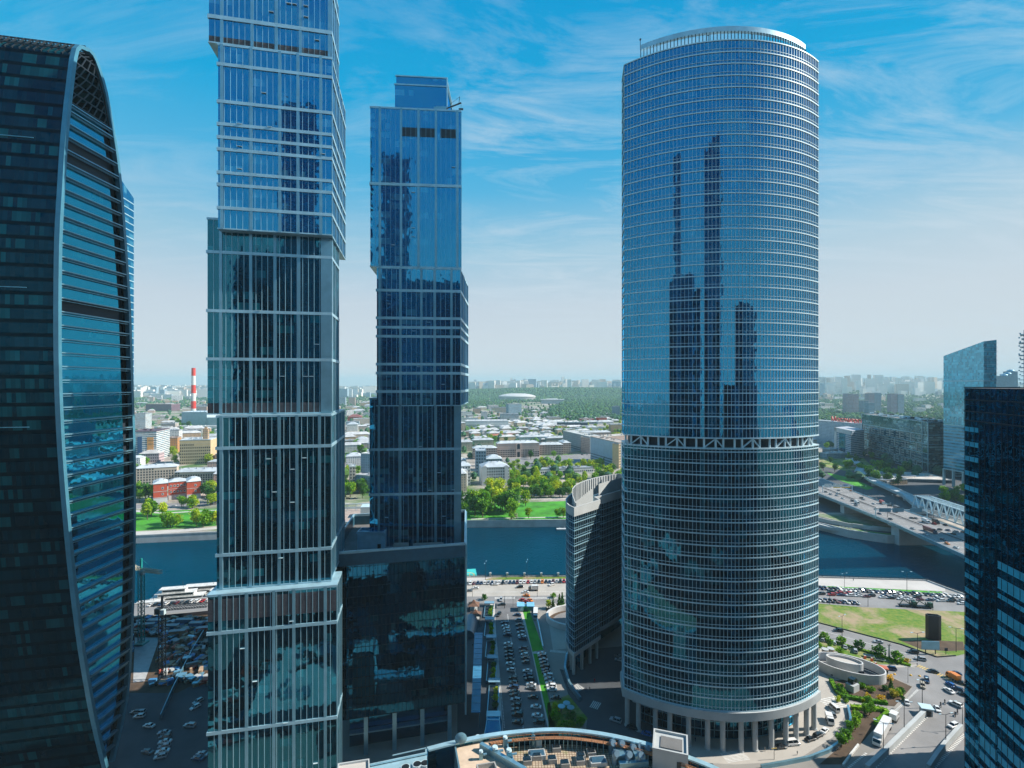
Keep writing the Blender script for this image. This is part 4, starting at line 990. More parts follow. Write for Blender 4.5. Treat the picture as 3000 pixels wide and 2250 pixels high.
for k in ('sedan', 'suv', 'hatch', 'van'):
    b, gl, wh, hl, L, hw, wx = car_shapes(k)
    one = MB()
    for src, mi in ((b, 0), (gl, 1)):
        base = len(one.v); one.v += src.v; one.f += [tuple(i+base for i in f) for f in src.f]; one.m += [mi]*len(src.f); one.uv += src.uv
    for sx in (-1, 1):
        for sy in (-1, 1): one.tube((sx*wx, sy*(hw-.12)-.1, .33), (sx*wx, sy*(hw-.12)+.1, .33), .33, n=8, m=2)
    CARM[k] = dict(body=b.mesh('car_body', M['paint']), win=gl.mesh('car_windows', M['car_glass']), wheel=wh.mesh('wheel', [M['tyre'], M['metal']]),
                   lamp=hl.mesh('headlight', M['lamp']), far=one.mesh('parked_car', [M['paint'], M['car_glass'], M['tyre']]), L=L, hw=hw, wx=wx, prof=b)
CC = {'black': (.012, .013, .016), 'white': (.75, .75, .74), 'silver': (.38, .4, .42), 'grey': (.12, .13, .14), 'dark blue': (.01, .03, .09), 'red': (.42, .012, .01),
      'orange': (.75, .22, .01), 'beige': (.42, .36, .27), 'dark green': (.02, .07, .045), 'maroon': (.14, .015, .02), 'blue': (.02, .12, .4)}
KN = {'sedan': 'saloon car', 'suv': 'tall estate car', 'hatch': 'hatchback', 'van': 'van'}
def car(pos, yaw, kind, colr, label, group=None, near=False, cat='car', nm='parked_car', slope=0.0):
    c = CARM[kind]; col = tuple(CC[colr])+(1,)
    if not near:
        o = link(nm, c['far']); o.location = pos; o.rotation_euler = (0, 0, yaw); o.color = col; tag(o, label, cat, group); return o
    t = thing(nm, label, cat, pos, yaw, group)
    bd = link('body', c['body'], t); bd.color = col; link('windows', c['win'], t)
    for sx in (-1, 1):
        for sy in (-1, 1): link('wheel', c['wheel'], t, (sx*c['wx'], sy*(c['hw']-.1), .33))
    for sy in (-1, 1): link('headlight', c['lamp'], t, (c['L']/2-.03, sy*(c['hw']-.32), .72 if kind == 'sedan' else .85))
    return t
def box_truck(pos, yaw, label, L=8.0, colr='white', cab='white', h=3.4, group=None, nm='box_truck', wd=2.4, cat='truck'):
    t = thing(nm, label, cat, pos, yaw, group)
    b = MB(); b.box((-1.2, 0, h/2+.65), (L-2.6, wd, h-.9)); 
    for k in range(int(L)): b.bar((-1.2-(L-2.6)/2+k*.9, -wd/2-.02, .8), (-1.2-(L-2.6)/2+k*.9, -wd/2-.02, h), .05) if -1.2-(L-2.6)/2+k*.9 < -1.2+(L-2.6)/2 else None
    o = b.build('cargo_box', M['paint'], t); o.color = tuple(CC[colr])+(1,)
    b = MB(); xc = -1.2+(L-2.6)/2+.25
    P = [(xc, .5), (xc, 2.7), (xc+.4, 2.85), (xc+1.3, 2.7), (xc+1.95, 1.6), (xc+2.0, .5)]
    for y, s in ((-wd/2+.05, 1),):
        A = [(x, -wd/2+.05, z) for x, z in P]; B_ = [(x, wd/2-.05, z) for x, z in P]
        n = len(P)
        for i in range(n): b.face([A[i], A[(i+1) % n], B_[(i+1) % n], B_[i]])
        b.face(list(reversed(A))); b.face(B_)
    o = b.build('cab', M['paint'], t); o.color = tuple(CC[cab])+(1,)
    b = MB(); b.face([(xc+1.36, -wd/2+.2, 2.62), (xc+1.96, -wd/2+.2, 1.65), (xc+1.96, wd/2-.2, 1.65), (xc+1.36, wd/2-.2, 2.62)][::-1])
    for sy in (-1, 1): b.box((xc+1.0, sy*(wd/2-.02), 2.0), (.8, .06, .7))
    b.build('windows', M['car_glass'], o)
    for x in (xc+1.1, -L/2+.9, -L/2+2.0):
        for sy in (-1, 1):
            b = MB(); b.tube((x, sy*(wd/2-.15)-.15, .45), (x, sy*(wd/2-.15)+.15, .45), .46, n=12); b.build('wheel', M['tyre'], t)
    b = MB(); b.box((0, 0, .62), (L-.8, .9, .25)); b.build('chassis', M['dark_metal'], t)
    return t
# ------------------------------------------------------------------ trees
def leafmat(name, c1, c2):
    m, g = newmat(name); b = g.n('ShaderNodeBsdfPrincipled'); o = g.n('ShaderNodeOutputMaterial'); b.inputs['Roughness'].default_value = 0.65
    b.inputs['Specular IOR Level'].default_value = 0.25
    geo = g.n('ShaderNodeNewGeometry'); oi = g.n('ShaderNodeObjectInfo')
    wn = geo.outputs['Random Per Island']
    c = g.mix(wn, c1, c2); k = g.math('MULTIPLY_ADD', oi.outputs['Random'], 0.5, 0.75)
    cb = g.n('ShaderNodeCombineXYZ'); g.l(g.math('MULTIPLY', k, g.math('MULTIPLY_ADD', oi.outputs['Random'], 0.4, 0.8)), cb.inputs[0]); g.l(k, cb.inputs[1]); g.l(k, cb.inputs[2])
    g.l(g.mix(1.0, c, cb.outputs[0], 'MULTIPLY'), b.inputs['Base Color'])
    tr = g.n('ShaderNodeBsdfTranslucent'); g.l(g.mix(1.0, c, cb.outputs[0], 'MULTIPLY'), tr.inputs[0])
    mx = g.n('ShaderNodeMixShader'); mx.inputs[0].default_value = 0.3; g.l(b.outputs[0], mx.inputs[1]); g.l(tr.outputs[0], mx.inputs[2]); g.l(mx.outputs[0], o.inputs[0]); return m
M['leaf'] = leafmat('broadleaf', (0.08, 0.27, 0.012), (0.22, 0.42, 0.015))
M['leaf_y'] = leafmat('young_leaf', (0.24, 0.42, 0.012), (0.48, 0.56, 0.02))
M['leaf_d'] = leafmat('dark_leaf', (0.03, 0.13, 0.02), (0.07, 0.2, 0.025))
M['bark'] = plain('bark', (0.09, 0.07, 0.05), 0.9, 0, 0.3, 2)
def crown_mesh(seed, h, r, mat, n=520, leaf=0.75, cone=False, flat=0.5):
    rr = random.Random(seed); b = MB(); lobes = []
    nl = 9 if not cone else 1
    for k in range(nl):
        a = rr.uniform(0, 6.28); d = rr.uniform(0.1, 0.62)*r; z = h*rr.uniform(0.35, 0.88)
        lobes.append((d*math.cos(a), d*math.sin(a), z, r*rr.uniform(0.36, 0.6)*(1.15-0.5*(z/h-0.35))))
    for k in range(n):
        if cone:
            t = rr.random()**1.4; z = h*(0.08+0.92*t); q = r*(1-t)*rr.uniform(0.45, 1.05)*(0.8+0.25*math.sin(t*28)); a = rr.uniform(0, 6.28)
            c = Vector((q*math.cos(a), q*math.sin(a), z))
        else:
            lx, ly, lz, lr = rr.choice(lobes); v = Vector((rr.gauss(0, 1), rr.gauss(0, 1), rr.gauss(0, 1))).normalized()
            c = Vector((lx, ly, lz)) + v*lr*rr.uniform(0.55, 1.08); c.z = max(h*0.2, c.z)
        s = leaf*rr.uniform(0.6, 1.4); nrm = Vector((rr.gauss(0, 1), rr.gauss(0, 1), rr.gauss(0.6, 1))).normalized()
        a = nrm.orthogonal().normalized(); q = nrm.cross(a); ang = rr.uniform(0, 6.28); a, q = a*math.cos(ang)+q*math.sin(ang), q*math.cos(ang)-a*math.sin(ang)
        b.face([c-a*s*.5-q*s*.35, c+a*s*.5-q*s*.5, c+a*s*.4+q*s*.5, c-a*s*.5+q*s*.4])
    return b.mesh('crown', mat)
def trunk_mesh(seed, h, r):
    rr = random.Random(seed); b = MB(); b.tube((0, 0, -0.2), (0, 0, h*.45), h*.028+.06, h*.018+.03, 7)
    for k in range(6):
        a = rr.uniform(0, 6.28); z = h*rr.uniform(.25, .45); b.tube((0, 0, z), (math.cos(a)*r*.55, math.sin(a)*r*.55, z+h*.32), h*.012+.03, .03, 5)
    return b.mesh('trunk', M['bark'])
TREES = {}
for nm, mats, hs_ in (('leaf', 'leaf', (12, 13.5, 11)), ('young', 'leaf_y', (10, 8.5, 9.5)), ('dark', 'leaf_d', (13, 11, 14))):
    TREES[nm] = [(crown_mesh(hash_ := 11*i+len(nm), h, h*.43, M[mats], 620, h*.075), trunk_mesh(i, h, h*.4), h) for i, h in enumerate(hs_)]
TREES['fir'] = [(crown_mesh(5, 12, 3.0, M['leaf_d'], 620, .7, True), trunk_mesh(3, 12, .1), 12)]
TREES['bush'] = [(crown_mesh(8+i, 2.2, 1.6, M[mm], 260, .34), None, 2.2) for i, mm in enumerate(('leaf', 'leaf_y', 'leaf_d'))]
TREES['golden'] = [(crown_mesh(20, 1.6, 1.5, leafmat('golden_leaf', (.45, .3, .01), (.6, .45, .03)), 220, .3), None, 1.6)]
TREES['blossom'] = [(crown_mesh(21, 7, 2.8, leafmat('blossom', (.6, .55, .5), (.5, .5, .3)), 420, .45), trunk_mesh(4, 7, 2.5), 7)]
def tree(kind, pos, h, label, group=None, cat='tree', nm=None):
    v = rnd.choice(TREES[kind]); s = h/v[2]
    names = {'leaf': 'broadleaf_tree', 'young': 'young_tree', 'dark': 'dark_tree', 'fir': 'fir_tree', 'bush': 'shrub', 'golden': 'golden_shrub', 'blossom': 'blossom_tree'}
    t = thing(nm or names[kind], label, cat, pos, rnd.uniform(0, 6.28), group); t.scale = (s*rnd.uniform(.9, 1.12), s*rnd.uniform(.9, 1.12), s)
    link('crown', v[0], t)
    if v[1]: link('trunk', v[1], t)
    return t
# ------------------------------------------------------------------ lamp posts, people
lb = MB(); lb.tube((0, 0, 0), (0, 0, 10), .13, .07, 8); lpm = lb.mesh('post', M['dark_metal'])
lb = MB(); lb.bar((0, 0, 9.9), (1.9, 0, 10.3), .09); lb.bar((0, 0, 9.9), (-1.9, 0, 10.3), .09); lam = lb.mesh('arm', M['dark_metal'])
lb = MB(); lb.box((2.1, 0, 10.3), (.9, .32, .16)); lb.box((-2.1, 0, 10.3), (.9, .32, .16)); lah = lb.mesh('lamp_head', M['white_metal'])
def lamp(pos, yaw, h, label, group=None):
    t = thing('street_lamp', label, 'street lamp', pos, yaw, group); t.scale = (h/10, h/10, h/10); link('post', lpm, t); link('arm', lam, t); link('lamp_head', lah, t); return t
def person_mesh():
    me = bpy.data.meshes.new('person'); vs = [(0, 0, .95), (0, 0, 1.2), (0, 0, 1.42), (0, 0, 1.54), (0, 0, 1.68), (.2, 0, 1.4), (.25, .04, 1.12), (.24, .14, .88), (-.2, 0, 1.4), (-.26, -.04, 1.12), (-.25, -.1, .88),
                                                  (.1, 0, .9), (.12, .1, .48), (.12, .02, .05), (-.1, 0, .9), (-.12, -.12, .48), (-.12, -.2, .06), (.12, .16, .03), (-.12, -.06, .03)]
    ed = [(0, 1), (1, 2), (2, 3), (3, 4), (2, 5), (5, 6), (6, 7), (2, 8), (8, 9), (9, 10), (0, 11), (11, 12), (12, 13), (0, 14), (14, 15), (15, 16), (13, 17), (16, 18)]
    me.from_pydata(vs, ed, []); o = bpy.data.objects.new('person_tmp', me); COL.objects.link(o); o.modifiers.new('s', 'SKIN')
    rad = [.15, .14, .17, .06, .11, .08, .05, .045, .08, .05, .045, .1, .075, .055, .1, .075, .055, .045, .045]
    for i, r_ in enumerate(rad): me.skin_vertices[0].data[i].radius = (r_, r_)
    me.skin_vertices[0].data[0].use_root = True
    sb = o.modifiers.new('b', 'SUBSURF'); sb.levels = 1
    dg = bpy.context.evaluated_depsgraph_get(); ev = bpy.data.meshes.new_from_object(o.evaluated_get(dg)); bpy.data.objects.remove(o); return ev
PM_ = person_mesh(); PM_.materials.clear(); PM_.materials.append(plain('clothing', (1, 1, 1), .8, 0, 0, objcol=True))
PM_.name = 'person'
def person(pos, yaw, colr, label, group=None):
    o = link('person', PM_); o.location = pos; o.rotation_euler = (0, 0, yaw); o.color = tuple(colr)+(1,); tag(o, label, 'person', group); return o
# ------------------------------------------------------------------ buildings across the river
M['wall'] = masonry('plaster_wall')
M['wall_fine'] = masonry('panel_wall', pw=2.8, ph=3.0, ww=(.2, .72), wh=(.32, .8))
M['wall_strip'] = masonry('striped_wall', pw=6.0, ph=3.4, ww=(.0, 1.01), wh=(.42, .88), wcol=(.02, .05, .07))
M['wall_plain'] = plain('plain_wall', (1, 1, 1), .85, 0, .12, .1, objcol=True)
M['roofc'] = plain('sheet_roof', (1, 1, 1), .6, .0, .25, .08, objcol=True)
M['win'] = plain('window_glass', (.02, .035, .05), .3, 0, 0, spec=.1)
BCOL = {'cream': (.58, .43, .25), 'beige': (.5, .42, .33), 'white': (.68, .68, .67), 'pink': (.52, .38, .32), 'brick': (.42, .07, .035), 'grey': (.3, .31, .32), 'stone': (.45, .4, .35),
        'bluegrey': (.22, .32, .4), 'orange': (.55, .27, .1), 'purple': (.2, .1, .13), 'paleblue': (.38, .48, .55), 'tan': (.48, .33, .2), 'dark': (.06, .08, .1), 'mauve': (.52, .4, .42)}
winb = MB(); winb.box((0, 0, 0), (1.75, .14, 2.1)); WINM = winb.mesh('window', M['win'])
wfb = MB(); wfb.box((0, .0, 0), (2.2, .1, 2.6)); WFM = wfb.mesh('window_frame', M['pale_conc'])
def house(nm, label, A, yaw, w, d, h, colr, roof='flat', rcol=(.34, .37, .4), mat='wall', group=None, cat='building', windows=False, floors=None, det=True, base=0.0, fh=3.3):
    """box house: A = front-left corner on the ground; the front runs along yaw"""
    t = thing(nm, label, cat, (A.x, A.y, base), yaw, group); col = tuple(BCOL[colr] if isinstance(colr, str) else colr)+(1,)
    P = [Vector((0, 0, 0)), Vector((w, 0, 0)), Vector((w, d, 0)), Vector((0, d, 0))]
    b = MB(); b.prism(P, -1.5, h, 0, 0); o = b.build('walls', M['wall_plain' if windows else mat], t); o.color = col
    b = MB()
    if roof == 'hip':
        e = .7; rh = min(w, d)*.22; q = [(-e, -e), (w+e, -e), (w+e, d+e), (-e, d+e)]; i = min(w, d)*.42
        tq = [(i, i), (w-i, i), (w-i, d-i), (i, d-i)]
        b.prism([Vector((x, y, 0)) for x, y in q], h, h+.35)
        b.loft([[(x, y, h+.35) for x, y in q], [(x, y, h+.35+rh) for x, y in tq]], 0, True, True)
    else:
        b.prism([Vector((-.3, -.3, 0)), Vector((w+.3, -.3, 0)), Vector((w+.3, d+.3, 0)), Vector((-.3, d+.3, 0))], h, h+.5)
        hollow(b, [Vector((-.25, -.25, 0)), Vector((w+.25, -.25, 0)), Vector((w+.25, d+.25, 0)), Vector((-.25, d+.25, 0))], h+.5, h+1.2, .35)
        r = random.Random(int(w*13+h))
        for k in range(2+int(w/18)): sx = r.uniform(2, 5); b.box((r.uniform(.15, .85)*w, r.uniform(.3, .7)*d, h+1.6), (sx, r.uniform(2, 4), 2.4))
    o2 = b.build('roof', M['roofc'], t); o2.color = tuple(rcol)+(1,)
    if roof == 'hip' and det:
        b = MB(); r = random.Random(int(w*7))
        for k in range(max(2, int(w/9))): b.box((w*(k+.5)/max(2, int(w/9)), d*.35+r.uniform(-1, 1), h+min(w, d)*.18+1.2), (1.1, 1.1, 2.0))
        b.build('chimney_stacks', M['pale_conc'], o2)
    if windows:
        nf = floors or max(1, int(h/fh)); n = max(2, int(w/3.1)); k_ = 0
        for f in range(nf):
            for i in range(n):
                if k_ > 96: break
                x = w*(i+.5)/n; z = h*(f+.5)/nf; wnd = link('window', WINM, t, (x, -.06, z)); k_ += 1
        n2 = max(1, int(d/4.2))
        bb = MB()
        for f in range(nf+1): bb.box((w/2, -.1, min(h-.2, h*f/nf+.1)), (w+.2, .3, .22))
        bb.build('ledges', M['pale_conc'], t)
        for f in range(nf):
            for i in range(n2):
                if k_ > 99: break
                q = link('window', WINM, t, (w+.06, d*(i+.5)/n2, h*(f+.5)/nf)); q.rotation_euler = (0, 0, R(90)); k_ += 1
    return t
def hp(nm, label, xl, xr, yb, yt, yaw, d, colr, **kw):
    """house located from the photo: xl,yb = foot of the nearest front corner, xr = column where the front ends, yt = eaves above that foot"""
    A = G(xl, yb); yw = R(yaw); e = Vector((math.cos(yw), math.sin(yw), 0)); k = (xr-1500)/F
    w = (k*A.y-A.x)/(e.x-k*e.y); h = (yb-yt)/F*A.y
    return house(nm, label, A, yw, w, d, h, colr, **kw)
GR = (.5, .54, .57)
# left gap
sch = hp('brick_school', 'red brick school with two projecting wings and a grey hipped roof, by the river park', 449, 490, 1474, 1419, 34, 26, 'brick', roof='hip', rcol=GR, windows=False, mat='wall_plain')
def wing(t, x0, x1, y0, y1, h, colr, rc=GR, hip=True, nwin=1, mat='wall_plain', wins=None):
    b = MB(); P = [Vector((x0, y0, 0)), Vector((x1, y0, 0)), Vector((x1, y1, 0)), Vector((x0, y1, 0))]; b.prism(P, -1, h); o = b.build('wing', M[mat], t); o.color = tuple(BCOL[colr])+(1,)
    b = MB(); q = [(x0-.6, y0-.6), (x1+.6, y0-.6), (x1+.6, y1+.6), (x0-.6, y1+.6)]; i = (min(x1-x0, y1-y0))*.4
    b.prism([Vector((x, y, 0)) for x, y in q], h, h+.35); b.loft([[(x, y, h+.35) for x, y in q], [(q[0][0]+i, q[0][1]+i, h+3.4), (q[1][0]-i, q[1][1]+i, h+3.4), (q[2][0]-i, q[2][1]-i, h+3.4), (q[3][0]+i, q[3][1]-i, h+3.4)]], 0, True, True)
    o2 = b.build('wing_roof', M['roofc'], o); o2.color = tuple(rc)+(1,)
    return o
wing(sch, 14.5, 32, 9, 26, 20.6, 'brick'); wing(sch, 32.6, 46.7, 0, 26, 20.6, 'brick')
for (x0, x1, y) in ((0, 13.7, 0), (14.5, 32, 9), (32.6, 46.7, 0)):
    for z in (5.6, 12.6): b = MB(); b.box(((x0+x1)/2, y-.12, z), (x1-x0+.2, .3, .45)); b.build('white_band', M['pale_conc'], sch)
    b = MB(); b.box(((x0+x1)/2, y-.1, 2.2), (x1-x0+.1, .3, 5.4)); b.build('plinth', M['pale_conc'], sch)
for (x, y) in [(9, 0), (41.5, 0)] + [(17+3.4*k, 9) for k in range(5)]:
    for z in (9.4, 16.2): f = link('window', WFM, sch, (x, y-.18, z)); link('pane', WINM, f, (0, -.03, 0)).scale = (.8, 1, .75)
hp('apartment_block', 'long beige apartment block with grey roof, behind the brick school, left half', 392, 518, 1428, 1374, 24, 16, 'beige', roof='hip', rcol=GR, windows=True, floors=7)
hp('apartment_block', 'beige balconied apartment block with grey roof, directly behind the brick school on its right', 512, 652, 1424, 1384, 8, 18, 'beige', roof='hip', rcol=GR, windows=True, floors=6)
cb = hp('cream_block', 'big cream twelve-storey block with a heavy cornice and roof turret, behind the brick school', 526, 617, 1362, 1291, 14, 40, 'cream', rcol=GR, windows=True, floors=8)
b = MB(); b.box((36, 14, 50), (8, 8, 18)); b.box((36, 14, 60), (5, 5, 5), taper=.7); o = b.build('turret', M['wall'], cb); o.color = tuple(BCOL['tan'])+(1,)
hp('pink_block', 'low pale pink block in front of the orange and white tower block', 407, 466, 1356, 1330, 14, 22, 'mauve', roof='hip', rcol=(.5, .48, .47), windows=True, floors=3)
ob = hp('orange_block', 'tall white and orange office block with dark glass strips, left gap beside the arched tower', 380, 458, 1352, 1266, 14, 60, 'white', rcol=(.1, .06, .08), mat='wall_strip')
b = MB(); 
for (x0, x1, m_) in ((12, 19, 0), (27, 37, 1)): b.box(((x0+x1)/2, -.25, 22), (x1-x0, .5, 40 if m_ else 44), 0, m_)
for k in range(5): b.box((29+1.9*k, -.55, 30), (.9, .12, 1.6), 0, 2); b.box((29+1.9*k, -.55, 10), (.9, .12, 1.6), 0, 2); b.box((29+1.9*k, -.55, 36), (.9, .12, 1.6), 0, 2)
o = b.build('front_panels', [M['bluem'] if 'bluem' in M else plain('blue_glass_panel', (.03, .1, .22), .2), plain('orange_cladding', (.6, .3, .1), .7), M['win']], ob)
hp('white_block', 'plain white block with a windowless sunlit end, behind the orange and white tower', 484, 524, 1322, 1262, 16, 22, 'white', mat='wall_fine')
hp('peach_block', 'peach coloured block wedged between the orange tower and the cream block', 492, 520, 1328, 1284, 16, 22, 'orange', rcol=(.4, .3, .25), mat='wall')
hp('pale_highrise', 'pale slab block with dark vertical glass, next to the arched tower above the orange block', 396, 426, 1258, 1212, 12, 40, 'white', mat='wall_strip')
b = hp('power_hall', 'blue clad power station hall in front of the striped chimney', 532, 606, 1250, 1208, 4, 90, 'paleblue', mat='wall_plain', rcol=(.5, .6, .66))
hp('pale_shed', 'pale blue metal shed to the right of the power station hall', 607, 640, 1250, 1224, 4, 60, 'paleblue', mat='wall_plain', rcol=(.55, .62, .66))
hp('brick_mill', 'long dark red brick mill with white window dots, left of the striped chimney', 427, 502, 1204, 1184, -6, 60, 'purple', mat='wall_fine', rcol=(.4, .35, .33))
hp('brick_annexe', 'pink factory building directly behind the striped chimney', 553, 606, 1206, 1191, 4, 60, 'pink', mat='wall_plain')
hp('long_viaduct', 'very long low white roofed building crossing the left gap below the chimney', 452, 640, 1262, 1250, 2, 26, 'white', mat='wall_plain', rcol=(.62, .62, .6))
hp('grey_block', 'grey apartment block half hidden by trees behind the cream block', 525, 590, 1284, 1262, 10, 18, 'grey', rcol=(.4, .42, .44))
ch = thing('striped_chimney', 'tall red and white striped power station chimney on the left horizon', 'chimney', AT(567, 1800, 0)); Yc = 1800
bands = [(1078, 1101, 1), (1101, 1128, 0), (1128, 1152, 1), (1152, 1175, 0), (1175, 1197, 1), (1197, 1240, 0)]
cm = [M['paint_white'], plain('red_chimney_paint', (.62, .035, .02), .7, 0, .1)]; cb_ = MB()
for a, c, m_ in bands:
    z1, z0 = ZAT(a, Yc), ZAT(c, Yc); f = lambda z: 8.4-2.2*z/195; cb_.tube((0, 0, z0), (0, 0, z1), f(z0), f(z1), 20, m_, caps=False)
cb_.tube((0, 0, ZAT(1078, Yc)-1), (0, 0, ZAT(1078, Yc)), 6.5, 6.5, 20, 1); cb_.build('shaft', cm, ch)
# narrow gap between the towers
hp('apartment_tower', 'narrow pale corner tower with a pediment, at the foot of the gap between stacked towers', 1024, 1041, 1442, 1368, 20, 14, 'stone', windows=True, floors=8, rcol=(.5, .55, .58))
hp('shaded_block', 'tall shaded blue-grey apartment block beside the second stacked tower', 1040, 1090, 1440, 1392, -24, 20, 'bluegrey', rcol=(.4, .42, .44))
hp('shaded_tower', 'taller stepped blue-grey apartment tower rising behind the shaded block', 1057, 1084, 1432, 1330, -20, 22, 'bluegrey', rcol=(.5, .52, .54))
hp('white_villa', 'white classical block with grey hipped roof in the middle of the narrow gap', 1016, 1048, 1264, 1244, 14, 30, 'white', roof='hip', rcol=(.45, .5, .54))
hp('red_roofed_hall', 'long brick hall with a dark red roof, top of the narrow gap', 1018, 1060, 1234, 1222, 12, 40, 'brick', roof='hip', rcol=(.25, .08, .07))
hp('panel_tower', 'pink and white panel tower block near the top of the narrow gap', 1021, 1040, 1188, 1165, 10, 30, 'pink', mat='wall_fine')
hp('slab_block', 'broad grey slab block at the left of the narrow gap near the horizon', 993, 1012, 1186, 1165, 6, 26, 'paleblue', mat='wall_fine')
hp('low_block', 'low white block under the villa in the narrow gap', 1013, 1060, 1376, 1338, 14, 22, 'white', roof='hip', rcol=GR)
hp('low_block', 'low cream block with a grey roof halfway up the narrow gap', 1045, 1082, 1304, 1288, 20, 24, 'beige', roof='hip', rcol=GR)
# middle gap
man = hp('white_mansion', 'white six-storey mansion block with rooftop pediments, behind the riverside trees', 1412, 1492, 1422, 1370, 12, 26, 'white', roof='hip', rcol=(.48, .53, .57), windows=True, floors=6)
b = MB()
for x, w_ in ((3.5, 7), (33.5, 5)): b.box((x, -.5, 12.3), (w_, 1.2, 24.6)); b.box((x, -.5, 25.6), (w_*1.05, 1.4, 2.0), taper=.3)
b.build('corner_bays', M['pale_conc'], man)
hp('corner_house', 'pale corner house with a turret, left edge of the middle gap above the trees', 1338, 1378, 1424, 1366, 10, 22, 'white', roof='hip', rcol=(.45, .5, .54), windows=True, floors=6)
hp('shaded_house', 'tall house painted in blue shade with a narrow lit bay, left of the white mansion', 1394, 1424, 1396, 1322, 6, 30, 'bluegrey', windows=True, floors=8, rcol=(.45, .5, .55))  # blue of the shade is put into the wall colour
hp('shaded_house', 'house painted in blue shade with a pale roof directly behind the white mansion', 1424, 1470, 1380, 1345, 6, 24, 'bluegrey', roof='hip', rcol=(.5, .56, .6), windows=True, floors=4)  # wall colour holds the blue shade here too
def stal(nm, lb, xl, xr, yb, yt, yaw, d, colr='pink', **kw): return hp(nm, lb, xl, xr, yb, yt, yaw, d, colr, roof='hip', rcol=(.52, .56, .58), windows=True, **kw)
sc = stal('long_facade', 'central part of the long pink-grey block with a tall arch, facing the avenue', 1457, 1580, 1341, 1300, 10, 18, floors=7)
b = MB(); b.box((40, -.6, 13), (11, 1.4, 26)); b.box((40, -1.34, 5), (5, .2, 10), 0, 1); b.box((40, -1.34, 19), (5.5, .2, 7), 0, 1); b.tube((40, -1.25, 22.5), (40, -1.45, 22.5), 2.75, n=16, m=1)
o = b.build('arch_bay', [M['wall_plain'], M['win']], sc); o.color = tuple(BCOL['pink'])+(1,)
stal('long_facade', 'lower left wing of the long pink-grey block on the avenue', 1386, 1456, 1346, 1314, 10, 18, floors=5)
stal('long_facade', 'lower right wing of the long pink-grey block on the avenue', 1581, 1650, 1334, 1304, 10, 18, floors=5)
stal('end_pavilion', 'squarish end pavilion closing the long pink-grey block on the right', 1650, 1672, 1330, 1298, 12, 34, floors=6)
hp('big_block', 'huge courtyard block with its shaded side to the avenue, left of the round tower', 1728, 1850, 1330, 1284, 34, 26, 'pink', mat='wall', rcol=(.5, .46, .42))
A = G(1728, 1330); B__ = G(1649, 1306)
def sidewall(nm, lb, A, B_, h, colr, d=24, **kw):
    d_ = (A-B_); yw = math.atan2(d_.y, d_.x); return house(nm, lb, B_, yw, d_.length, d, h, colr, **kw)
sidewall('big_block', 'long wing of the courtyard block with shade painted in grey, running away from the avenue', A, B__, 33, 'grey', 30, rcol=(.5, .5, .48), windows=True, floors=8)  # same block as the pink front; grey paints its shadow side
sidewall('avenue_block', 'tall apartment block against the round tower, shade painted in pale blue-grey', G(1812, 1372), G(1730, 1346), 41, 'paleblue', 24, rcol=(.42, .36, .32), windows=True, floors=9)  # one block: shade painted pale blue here, cream on the lit end
sidewall('avenue_block', 'sunlit cream end of the shade-painted apartment block, touching the round tower', G(1842, 1366), G(1813, 1373), 39, 'cream', 12, rcol=(.42, .36, .32), windows=True, floors=9)
hp('park_pavilion', 'long low white pavilion with arched windows among the park trees', 1578, 1738, 1393, 1377, 14, 16, 'white', rcol=(.3, .33, .36), windows=True, floors=1)
hp('row_block', 'white apartment row with many windows, upper left of the middle gap', 1362, 1490, 1258, 1234, 10, 16, 'white', roof='hip', rcol=(.5, .52, .54), windows=True, floors=5)
hp('slab_office', 'white striped slab office with a plain tall end, centre of the middle gap', 1466, 1520, 1232, 1213, 6, 30, 'white', mat='wall_strip')
hp('slim_block', 'slim pale tower block left of the white striped slab', 1411, 1428, 1230, 1208, 8, 24, 'white', mat='wall_fine')
hp('glass_office', 'blue glass office block with white floor bands, tallest building before the stadium', 1490, 1528, 1218, 1184, 20, 34, 'paleblue', mat='wall_strip')
hp('beige_office', 'beige gridded office block left of the blue glass office', 1441, 1483, 1208, 1194, 8, 30, 'beige', mat='wall_fine')
hp('brown_office', 'small brown block among trees, far left of the middle gap', 1387, 1410, 1211, 1197, 10, 24, 'tan', mat='wall_fine')
hp('long_shed', 'long dark teal roofed building in shade, right of centre in the middle gap', 1632, 1722, 1254, 1238, -4, 26, 'dark', rcol=(.3, .36, .38))
hp('red_roofed_house', 'long low house with a rust red roof in the middle gap', 1430, 1516, 1286, 1277, 8, 16, 'pink', roof='hip', rcol=(.45, .16, .1))
hp('tan_block', 'tan block with wide windows at the left of the middle gap', 1345, 1398, 1278, 1266, 8, 26, 'tan', rcol=(.45, .42, .4))
hp('brick_works', 'low red brick works with a flat roof, left part, right of the middle gap', 1700, 1740, 1238, 1227, 6, 24, 'brick', mat='wall_plain', rcol=(.35, .3, .28))
hp('brick_works', 'small red brick tower house next to the brick works', 1752, 1778, 1238, 1224, 6, 24, 'brick', mat='wall_plain', rcol=(.35, .3, .28))
hp('tower_flats', 'lone grey-blue tower of flats amid the woods at the right of the middle gap', 1797, 1816, 1222, 1191, 4, 24, 'bluegrey', mat='wall_fine')
